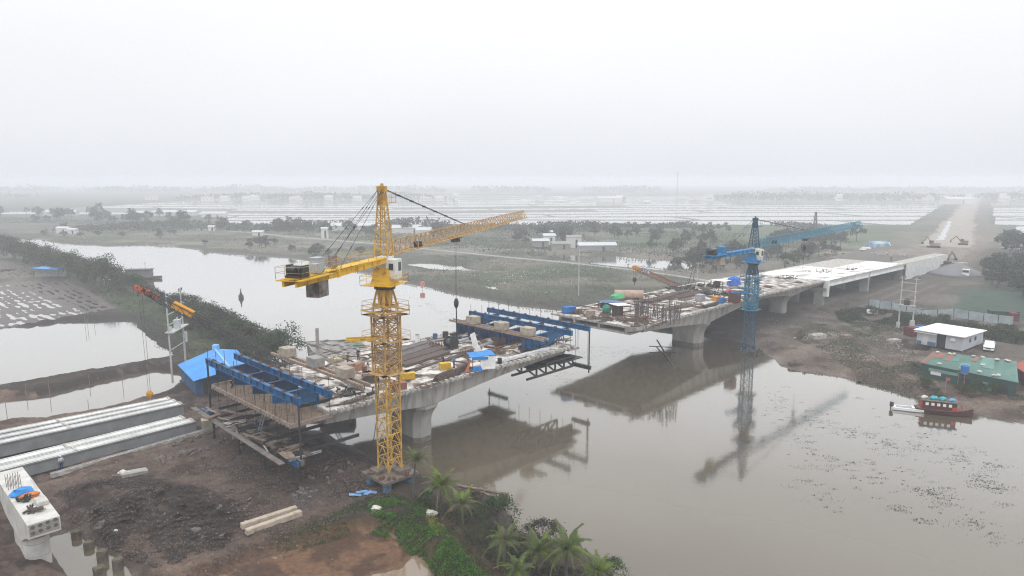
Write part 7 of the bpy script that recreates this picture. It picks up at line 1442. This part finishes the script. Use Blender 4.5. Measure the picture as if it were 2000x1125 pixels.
# far woodland: reads as one mass in the haze
def woodland(name, label, y0, y1, x0, x1, n, s, m_, seed, hgt=11, gap=.5):
    q = np.random.RandomState(seed); Y = q.uniform(y0, y1, n); X = x0 + (x1 - x0) * q.rand(n); k = vnoise(X / 170.0, Y / 500.0, seed); keep = k > gap * .62; X, Y, k = X[keep], Y[keep], k[keep]
    hh = hgt * (.45 + .9 * vnoise(X / 34, Y / 60, seed + 3) ** 1.3) * (.6 + k * .7); P = []
    for j in range(9): P.append(np.stack([X + q.normal(size=len(X)) * 4, Y + q.normal(size=len(X)) * 5, hh * q.rand(len(X)) ** .75], 1))
    P = np.concatenate(P); V, F = cards(P, s, .8, 0, seed); me = fastmesh(name, V, F, m_); o = bpy.data.objects.new(name, me); col.objects.link(o); tag(o, label, kind='stuff')
woodland('far_woodland', 'faint village trees along the horizon', 1220, 1400, -1400, 1900, 3000, 2.0, lf_g, 11, 12, .6)
woodland('far_woodland', 'fainter tree line behind the villages', 2000, 2200, -2600, 3000, 3000, 2.8, lf_g, 12, 16, .5)
woodland('far_woodland', 'hazy hedge on the near rim of the flooded fields', 470, 500, -330, 60, 900, .9, lf_g, 13, 6, .6)
woodland('far_woodland', 'hazy hedge between the gardens and flooded fields', 500, 520, 60, 230, 500, .8, lf_g, 14, 4.5, .5)
# village houses
hs_ = []
for k in range(3):
    t_ = thing('village_house', 'x', 'house', (0, 0, 0)); g = MB(); L, Wd, H = ((14, 9, 6), (20, 10, 4.5), (9, 8, 9))[k]; g.box((0, 0, H / 2), (L, Wd, H)); wl = g.build('wall', mat('house_wall', (.62, .62, .60), (.5, .5, .48)), t_); g = MB(); g.loft([[(x, -Wd / 2 - .5, H), (x, 0, H + 2.6), (x, Wd / 2 + .5, H)] for x in (-L / 2 - .5, L / 2 + .5)]); g.build('roof', mat('house_roof%d' % k, ((.5, .5, .52), (.42, .34, .32), (.55, .56, .6))[k]), t_)
    for x in (-.3, 0, .3): g = MB(); g.box((x * L, -Wd / 2 - .03, H * .5), (1.3, .06, 1.5)); g.build('window', MT['cab_glass'], t_)
    hs_.append(t_)
q = random.Random(31); used = set()
for i in range(20):
    k = q.randrange(3); px = q.uniform(250, 1960)
    if i < 20: y = q.uniform(1150, 1240)
    else: y = q.uniform(1500, 1650)
    x = (px - 1000) / 1333 * y; o = hs_[k] if k not in used else dup(hs_[k]); used.add(k); o.location = (x, y, .3); o.rotation_euler = (0, 0, q.uniform(-.5, .5)); o['label'] = 'faint pale house among the village trees near the horizon'; o['group'] = 'village houses near the horizon'
# nearer shacks and huts across the river
sk = []
def hut(label, px, py, L, Wd, H, wallm, roofm, rz=0.1):
    t_ = thing('hut', label, 'hut', gd(px, py), rz); g = MB(); g.box((0, 0, H / 2), (L, Wd, H)); g.build('wall', wallm, t_); g = MB(); g.loft([[(x, -Wd / 2 - .4, H), (x, 0, H + Wd * .22), (x, Wd / 2 + .4, H)] for x in (-L / 2 - .4, L / 2 + .4)]); g.build('roof', roofm, t_); g = MB(); g.box((L * .15, -Wd / 2 - .03, H * .42), (1.0, .06, H * .75)); g.build('door', dark, t_)
hw = MT['house_wall']; hg = mat('grey_wall_hut', (.30, .29, .28), (.2, .2, .19)); rw_ = mat('pale_tin', (.55, .57, .60), (.4, .42, .44)); 
for a in (('white roofed hut left of the far pond', 1165, 494, 18, 6, 3, hg, rw_), ('grey hut next to the path across the river', 1055, 482, 8, 5, 3.2, hg, rw_), ('pale hut among the shacks across the river', 1072, 478, 6, 5, 5, hw, rw_), ('tall pale hut at the right of the shacks', 1120, 484, 7, 5, 5.5, hw, hg), ('ruined pale hut in the shacks', 1095, 487, 9, 5, 3, hg, hg), ('tiny hut above the shacks', 1070, 466, 5, 4, 4, hg, rw_), ('long low pale roof left of the crane mast', 700, 450, 36, 9, 3.5, hw, rw_), ('second low pale roof behind the crane mast', 800, 455, 22, 9, 3.5, hw, rw_), ('pale greenhouse roof right of the crane mast', 835, 458, 14, 9, 3, hw, rw_), ('small white shrine by the pale path', 635, 466, 3.5, 3.5, 6, hw, rw_), ('small white hut on the path at the left', 415, 452, 4, 4, 3, hw, rw_), ('white hut beside the path at the left', 505, 462, 6, 4, 2.6, hw, rw_), ('pair of white huts on the far bank', 125, 456, 7, 5, 3.5, hw, rw_), ('low white hut right of the pair on the far bank', 143, 457, 5, 4, 3, hw, rw_), ('pale hut at the left of the far belt', 120, 421, 30, 9, 3.5, hw, rw_), ('pale greenhouse in the belt left', 290, 421, 26, 8, 3, hw, rw_), ('pale long shed in the belt left', 350, 421, 34, 8, 3.5, hw, rw_), ('white long shed right of the belt', 420, 424, 22, 8, 3.5, hw, rw_), ('low white building at the end of the distant road', 1868, 399, 40, 12, 8, hw, rw_), ('white roof hut at the right edge', 1990, 498, 12, 7, 3, hg, rw_), ('long pale roof on the right horizon', 1190, 395, 40, 12, 7, hw, rw_)): hut(*a)
# ------------------------------------------------------------------ palms
pal_g = leafmat('palm_green', (.15, .185, .07), (.085, .115, .045), scale=1.2); pal_y = leafmat('palm_bright', (.20, .27, .05), (.11, .16, .04), scale=1.2); pal_d = leafmat('palm_dry', (.22, .18, .12), (.14, .12, .08), scale=1.2)
def frond_mesh(L, droop, m_, seed, nl=24, lw=.045, ll=.62):
    q = random.Random(seed); V = []; F = []; P = []
    for i in range(nl + 1): u = i / nl; P.append(Vector((L * (u * .95), 0, L * (.55 * u - droop * u * u))))
    def quad(a, b, c, d): n = len(V); V.extend([a, b, c, d]); F.append((n, n + 1, n + 2, n + 3))
    for i in range(nl): w_ = .035 * (1 - i / nl) + .008; quad(P[i] + Vector((0, -w_, 0)), P[i + 1] + Vector((0, -w_, 0)), P[i + 1] + Vector((0, w_, 0)), P[i] + Vector((0, w_, 0)))
    for i in range(2, nl + 1):
        u = i / nl; l_ = L * ll * .42 * math.sin(min(1, u * 1.15 + .12) * 3.0) ** .7 if u < .95 else L * .1; l_ = max(l_, L * .08)
        for s_ in (-1, 1):
            for h in (0, .5):
                b = P[i - 1].lerp(P[i], h + q.uniform(-.1, .1)); tip = b + Vector((l_ * .55, s_ * l_ * .8, -l_ * q.uniform(.25, .6))); e_ = Vector((lw, 0, 0)); mp_ = b.lerp(tip, .5) + Vector((0, 0, l_ * .10)); quad(b - e_ * .5, b + e_ * .5, mp_ + e_ * .6, mp_ - e_ * .6); quad(mp_ - e_ * .6, mp_ + e_ * .6, tip + e_ * .1, tip - e_ * .1)
    me = bpy.data.meshes.new('frond'); me.from_pydata([tuple(v) for v in V], [], F); me.update(); me.materials.append(m_); return me
FR = {k: [frond_mesh(1.0, d_, m_, s_, lw=.016) for s_, d_ in ((1, .55), (2, .85), (3, 1.15))] for k, m_ in (('g', pal_g), ('y', pal_y), ('d', pal_d))}
def palm(label, loc, H, L, n, seed, mix='ggggyd', lean=(0, 0), group=None):
    q = random.Random(seed); t_ = thing('palm_tree', label, 'palm tree', loc, 0, group); g = MB(); pts = [Vector((lean[0] * u * u, lean[1] * u * u, H * u)) for u in [k / 6 for k in range(7)]]
    for i in range(6): g.tube(pts[i] + (Vector((0, 0, -.3)) if i == 0 else Vector()), pts[i + 1], .17 * (1 - i * .08), 8, .17 * (1 - (i + 1) * .08), cap=(i in (0, 5)))
    g.build('trunk', bark, t_)
    for i in range(n):
        k = q.choice(mix); age = i / n; me = FR[k][0 if age < .35 else 1 if age < .7 else 2]
        o = bpy.data.objects.new('frond', me); col.objects.link(o); o.parent = t_; o.location = pts[-1]; pitch = (-.95 + age * 1.25) + q.uniform(-.12, .12)
        o.rotation_euler = (q.uniform(-.3, .3), pitch, i * 2.4 + q.uniform(-.3, .3)); s_ = L * q.uniform(.62, .92); o.scale = (s_, s_, s_)
for a in (('thin tall palm with drooping fronds right of the crane foundation', (808, 972), 4.2, 2.6, 15, 'ggd', (.3, .2)), ('yellow-green palm second from the crane foundation', (860, 996), 2.6, 2.9, 20, 'gyyd', (.1, 0)), ('low palm between the yellow-green palm and the grey bush', (903, 1022), 2.0, 2.6, 17, 'ggyd', (0, 0)), ('grey-green palm below the grey bush', (985, 1105), 2.3, 2.4, 16, 'ggd', (0, .2)), ('dark leafy palm on the left of the big clump', (1052, 1118), 2.0, 2.8, 19, 'gggy', (0, 0)), ('tallest palm in the middle of the big clump', (1105, 1128), 2.6, 3.2, 22, 'ggyy', (.1, .1)), ('bright green palm at the right end of the big clump', (1168, 1145), 1.4, 2.6, 18, 'yyg', (0, 0)), ('palm at the bottom edge left of the clump', (1010, 1140), 1.2, 2.4, 16, 'ggy', (0, 0))):
    palm(a[0], gd(*a[1]), a[2], a[3], a[4], hash(a[1]) % 999, a[5], a[6])
for lb, px, py, s_, k in (('big grey-green bush at the water edge among the palms', 972, 1035, .78, 0), ('brown twiggy bush above the big palm clump', 1062, 1068, .60, 3), ('olive bush left of the big palm clump', 1000, 1075, .5, 1), ('dark bush at the right end of the palm clump', 1195, 1140, .5, 0), ('low grey bush beside the big bush', 945, 1028, .5, 2), ('small bush between the two lower palms', 935, 1062, .4, 1), ('twiggy bush by the driftwood', 930, 985, .35, 3), ('bush at the foot of the thin palm', 835, 985, .35, 0)):
    place_tree(shr[k], gd(px, py), s_, lb, 'bush', None, 'bush')
for lb, a, b_ in (('long driftwood log lying in the shallows below the near pier', (893, 948), (993, 964)), ('broken branch log beside the driftwood', (930, 958), (960, 968))):
    a = P3(*a, .15); b_ = P3(*b_, .12); g = MB(); g.tube((0, 0, 0), b_ - a, .16, 7, .07); g.tube((b_ - a) * .4, (b_ - a) * .6 + Vector((.5, .9, .3)), .06, 5, .02); g.tube((b_ - a) * .7, (b_ - a) * .9 + Vector((.2, -.8, .2)), .05, 5, .02); tag(g.build('driftwood_log', wood, None, loc=a), lb, 'log')
g = MB(); a = P3(1283, 664, .8); b_ = P3(1319, 722, -.1); g.tube((0, 0, 0), b_ - a, .14, 6, .2); g.tube((b_ - a) * .25 + Vector((-2.5, 0, .1)), (b_ - a) * .3 + Vector((3, .4, 0)), .1, 5); tag(g.build('leaning_pole', woodD, None, loc=a), 'long dark pole leaning in the shallows left of the farther pier', 'pole')
# ground cover (uncountable)
def cover(name, label, poly_px, n, size, m_, seed, h=.25, z=1.2, thr=.35, ns=3.0, pts=None):
    q = np.random.RandomState(seed); P = np.array(PL(poly_px, z)); lo, hi = P.min(0), P.max(0); X = q.uniform(lo[0], hi[0], n); Y = q.uniform(lo[1], hi[1], n); s_ = sdist(X, Y, P); k = fbm(X, Y, ns, 3, seed); keep = (s_ > 0) & (k > thr); X, Y, k = X[keep], Y[keep], k[keep]
    R0 = np.hypot(X, Y); ii = np.searchsorted(rr, R0).clip(0, nr - 1); aa = np.degrees(np.arctan2(X, Y)); jj = np.searchsorted(ang, aa).clip(0, len(ang) - 1); Z = GH[ii, jj]; ok = Z > .06; X, Y, Z, k = X[ok], Y[ok], Z[ok], k[ok]
    C = np.stack([X, Y, Z + h * q.rand(len(X)) * np.clip((k - thr) * 6, .3, 1.6)], 1); V, F = cards(C, size, .55, .3, seed); me = fastmesh(name, V, F, m_); o = bpy.data.objects.new(name, me); col.objects.link(o); tag(o, label, kind='stuff')
GP = [(640, 1010), (700, 975), (760, 962), (800, 968), (840, 985), (870, 1020), (905, 1060), (990, 1160), (900, 1160), (830, 1098), (795, 1052), (740, 1026), (690, 1026), (600, 1052), (540, 1075), (540, 1050)]
cover('garden_greens', 'bright green garden plants on the slope by the brown pond', [(720, 985), (760, 970), (810, 985), (845, 1010), (880, 1060), (960, 1150), (880, 1150), (820, 1080), (770, 1040), (720, 1020)], 52000, .09, lf_b, 1, .35, thr=.40, ns=1.8)
cover('weeds', 'dark green weeds around the garden plants', GP, 26000, .09, leafmat('weed', (.075, .125, .035), (.04, .065, .022)), 2, .3, thr=.38)
cover('weeds', 'dull undergrowth beneath the palms', [(800, 960), (860, 985), (930, 985), (990, 1030), (1060, 1060), (1170, 1100), (1220, 1160), (1010, 1160), (940, 1090), (880, 1030), (840, 1005)], 26000, .11, leafmat('underg', (.085, .10, .05), (.045, .055, .03)), 3, .45, thr=.36)
cover('yellow_flowers', 'small yellow flowers at the top of the garden dike', [(830, 1010), (850, 1015), (870, 1045), (855, 1060), (835, 1035)], 2600, .045, leafmat('yellow_petal', (.45, .40, .06), (.2, .22, .05)), 4, .4, thr=.4)
cover('bank_grass', 'rough grass and creepers on the left river bank', [(0, 497), (110, 520), (180, 546), (260, 572), (330, 598), (420, 640), (520, 700), (590, 745), (420, 750), (335, 690), (262, 618), (160, 560), (110, 540), (0, 505)], 90000, .17, leafmat('bankgrass', (.075, .105, .048), (.045, .055, .032)), 5, .55, thr=.36, ns=8)
cover('bank_grass', 'rough grass on the right bank below the office', [(1540, 655), (1640, 615), (1760, 640), (1790, 700), (2010, 770), (2010, 815), (1900, 800), (1790, 770), (1700, 745), (1630, 700)], 60000, .11, leafmat('bankgrass2', (.095, .115, .065), (.06, .07, .042)), 6, .3, thr=.45, ns=7)
cover('bank_grass', 'thick dark growth behind the white office', [(1630, 610), (1700, 603), (1860, 626), (2010, 655), (2010, 676), (1880, 655), (1780, 640), (1640, 628)], 60000, .17, leafmat('bankgrass3', (.06, .078, .048), (.036, .046, .03)), 7, .6, thr=.3, ns=6)
cover('field_scrub', 'dull scrub and rubbish over the far river bank', [(-20, 462), (0, 446), (300, 450), (600, 470), (900, 500), (1150, 520), (1300, 538), (1400, 560), (1400, 600), (1250, 620), (1060, 600), (880, 568), (700, 528), (500, 498), (200, 478)], 150000, .24, leafmat('scrub', (.15, .155, .115), (.10, .105, .08)), 8, .4, thr=.40, ns=22)
cover('garden_scrub', 'mixed gardens and hedges beyond the pale path', [(-20, 436), (300, 438), (600, 462), (900, 488), (1380, 540), (1500, 500), (1650, 490), (1500, 458), (1200, 446), (900, 446), (500, 440), (0, 425)], 150000, .42, leafmat('scrub2', (.12, .14, .095), (.075, .09, .062)), 9, 1.4, thr=.45, ns=30)
cover('litter', 'white rubbish strewn over the far bank', [(1000, 495), (1180, 515), (1180, 545), (1060, 560), (1130, 590), (1080, 590), (980, 560), (900, 540), (820, 515), (900, 505)], 9000, .22, MT['dirty_white'], 10, .15, thr=.56, ns=9)
cover('litter', 'pale chips and splinters strewn over the left bank', [(250, 960), (380, 880), (560, 860), (740, 900), (760, 960), (640, 1010), (500, 1060), (400, 1000)], 5200, .06, MT['tan_crate'], 11, .06, thr=.45, ns=4)
cover('litter', 'white rubbish strewn over the right bank', [(1560, 650), (1760, 640), (1790, 720), (1700, 730), (1600, 690)], 2600, .14, MT['dirty_white'], 12, .1, thr=.5, ns=4)
def clods(name, label, poly_px, n, s0, s1, m_, seed, thr, ns):
    q = np.random.RandomState(seed); P = np.array(PL(poly_px, 1.2)); lo, hi = P.min(0), P.max(0); X = q.uniform(lo[0], hi[0], n); Y = q.uniform(lo[1], hi[1], n); k = fbm(X, Y, ns, 3, seed); keep = (sdist(X, Y, P) > 0) & (k > thr); X, Y = X[keep], Y[keep]; n = len(X)
    ii = np.searchsorted(rr, np.hypot(X, Y)).clip(0, nr - 1); jj = np.searchsorted(ang, np.degrees(np.arctan2(X, Y))).clip(0, len(ang) - 1); Z = GH[ii, jj]; ok = Z > .08; X, Y, Z = X[ok], Y[ok], Z[ok]; n = len(X)
    s_ = s0 + (s1 - s0) * q.rand(n) ** 3; T_ = np.array([[1, 0, -.6], [-.5, .87, -.6], [-.5, -.87, -.6], [0, 0, .7]]); V = (T_[None] * q.uniform(.6, 1.4, (n, 4, 3))) * s_[:, None, None]; a = q.uniform(0, 6.28, n); ca_, sa_ = np.cos(a)[:, None], np.sin(a)[:, None]; V = np.stack([V[..., 0] * ca_ - V[..., 1] * sa_ + X[:, None], V[..., 0] * sa_ + V[..., 1] * ca_ + Y[:, None], V[..., 2] * .7 + (Z + s_ * .3)[:, None]], -1).reshape(-1, 3)
    F = (np.arange(n)[:, None, None] * 4 + np.array([[0, 1, 3], [1, 2, 3], [2, 0, 3]])[None]).reshape(-1, 3); me = fastmesh(name, V, F, m_, 3); o = bpy.data.objects.new(name, me); col.objects.link(o); tag(o, label, kind='stuff')
MND = [(100, 960), (240, 925), (420, 960), (470, 1020), (420, 1080), (300, 1110), (180, 1030)]
clods('soil_clods', 'dark lumps of freshly dug soil on the spoil mounds', MND, 42000, .04, .22, mat('clod_dark', (.050, .037, .031), (.022, .017, .015), scale=3), 21, .36, 3)
clods('soil_clods', 'pale dry crumbs of earth over the working area', [(60, 960), (300, 880), (480, 840), (760, 890), (770, 970), (600, 1040), (480, 1100), (300, 1120), (120, 1000)], 60000, .025, .14, mat('clod_pale', (.15, .12, .10), (.07, .055, .047), scale=3), 22, .42, 5)
clods('soil_clods', 'stones and lumps of mud on the right bank', [(1450, 690), (1500, 620), (1700, 600), (1790, 700), (1900, 790), (1700, 745), (1560, 720)], 26000, .05, .3, mat('clod_grey', (.16, .14, .125), (.08, .07, .062), scale=2), 23, .46, 7)
# floating weed
q = np.random.RandomState(3); C = []
streaks = [((1090, 760), (1130, 690), 60, 14), ((1150, 680), (1330, 700), 60, 9), ((1230, 740), (1320, 700), 40, 8), ((1500, 790), (1640, 830), 90, 14), ((1480, 760), (1600, 880), 60, 20), ((1640, 835), (1760, 880), 70, 10), ((1780, 860), (1990, 920), 70, 9), ((1900, 930), (1965, 960), 46, 6), ((1780, 950), (1860, 985), 50, 7), ((1560, 880), (1720, 930), 60, 14), ((1640, 900), (1990, 980), 70, 26), ((1740, 990), (1830, 1030), 26, 6), ((1880, 1010), (1990, 1060), 30, 10), ((1560, 930), (1640, 990), 24, 12), ((820, 590), (860, 612), 40, 5), ((780, 570), (860, 600), 46, 6), ((560, 545), (720, 600), 40, 12), ((860, 610), (900, 640), 30, 6), ((1700, 800), (1900, 900), 60, 18)]
for a, b_, n, w_ in streaks:
    for _ in range(int(n * .55)):
        u = q.rand(); px = a[0] + (b_[0] - a[0]) * u + q.normal() * w_ * 1.6; py = a[1] + (b_[1] - a[1]) * u + q.normal() * w_ * .9; x, y = W(px, py, 0); r_ = abs(q.normal()) ** 1.5 * .16 + .04; m = int(5 + r_ * 60)
        C.append(np.stack([x + q.normal(size=m) * r_ * 1.9, y + q.normal(size=m) * r_ * .9, q.uniform(.012, .05, m)], 1))
C = np.concatenate(C); q2 = np.random.RandomState(8); s_ = q2.uniform(.03, .09, len(C)); an = q2.uniform(0, 6.28, len(C)); dx = np.stack([np.cos(an), np.sin(an), q2.uniform(-.2, .2, len(C))], 1) * s_[:, None]; dy = np.stack([-np.sin(an), np.cos(an), q2.uniform(-.2, .2, len(C))], 1) * s_[:, None] * .6
V = np.stack([C - dx, C + dy, C + dx, C - dy], 1).reshape(-1, 3); me = fastmesh('floating_weed', V, np.arange(len(V)).reshape(-1, 4), leafmat('waterweed', (.055, .066, .038), (.03, .038, .022))); o = bpy.data.objects.new('floating_weed', me); col.objects.link(o); tag(o, 'dark clumps of water weed drifting on the river', kind='stuff')

# ------------------------------------------------------------------ every repeat gets a label of its own: its place in its row
def ordw(n):
    a = ['', 'first', 'second', 'third', 'fourth', 'fifth', 'sixth', 'seventh', 'eighth', 'ninth', 'tenth', 'eleventh', 'twelfth', 'thirteenth', 'fourteenth', 'fifteenth', 'sixteenth', 'seventeenth', 'eighteenth', 'nineteenth']
    if n < 20: return a[n]
    T = {2: 'twenty', 3: 'thirty', 4: 'forty', 5: 'fifty', 6: 'sixty'}; TT = {2: 'twentieth', 3: 'thirtieth', 4: 'fortieth', 5: 'fiftieth', 6: 'sixtieth'}
    return TT[n // 10] if n % 10 == 0 else T[n // 10] + '-' + a[n % 10]
same = {}
for o in col.objects:
    if o.parent is None and o.get('category') and o.get('group'): same.setdefault((o['group'], o['label']), []).append(o)
for (gname, lab), L in same.items():
    if 1 < len(L) <= 69:
        L.sort(key=lambda o: o.location.x / max(o.location.y, 1))
        for i, o in enumerate(L):
            l = ordw(i + 1) + ' from the left, ' + lab; w_ = l.split(); o['label'] = ' '.join(w_[:16]) if len(w_) > 16 and w_[15] not in ('the', 'of', 'in', 'a', 'on', 'with', 'near') else ' '.join(w_[:15]) if len(w_) > 16 else l
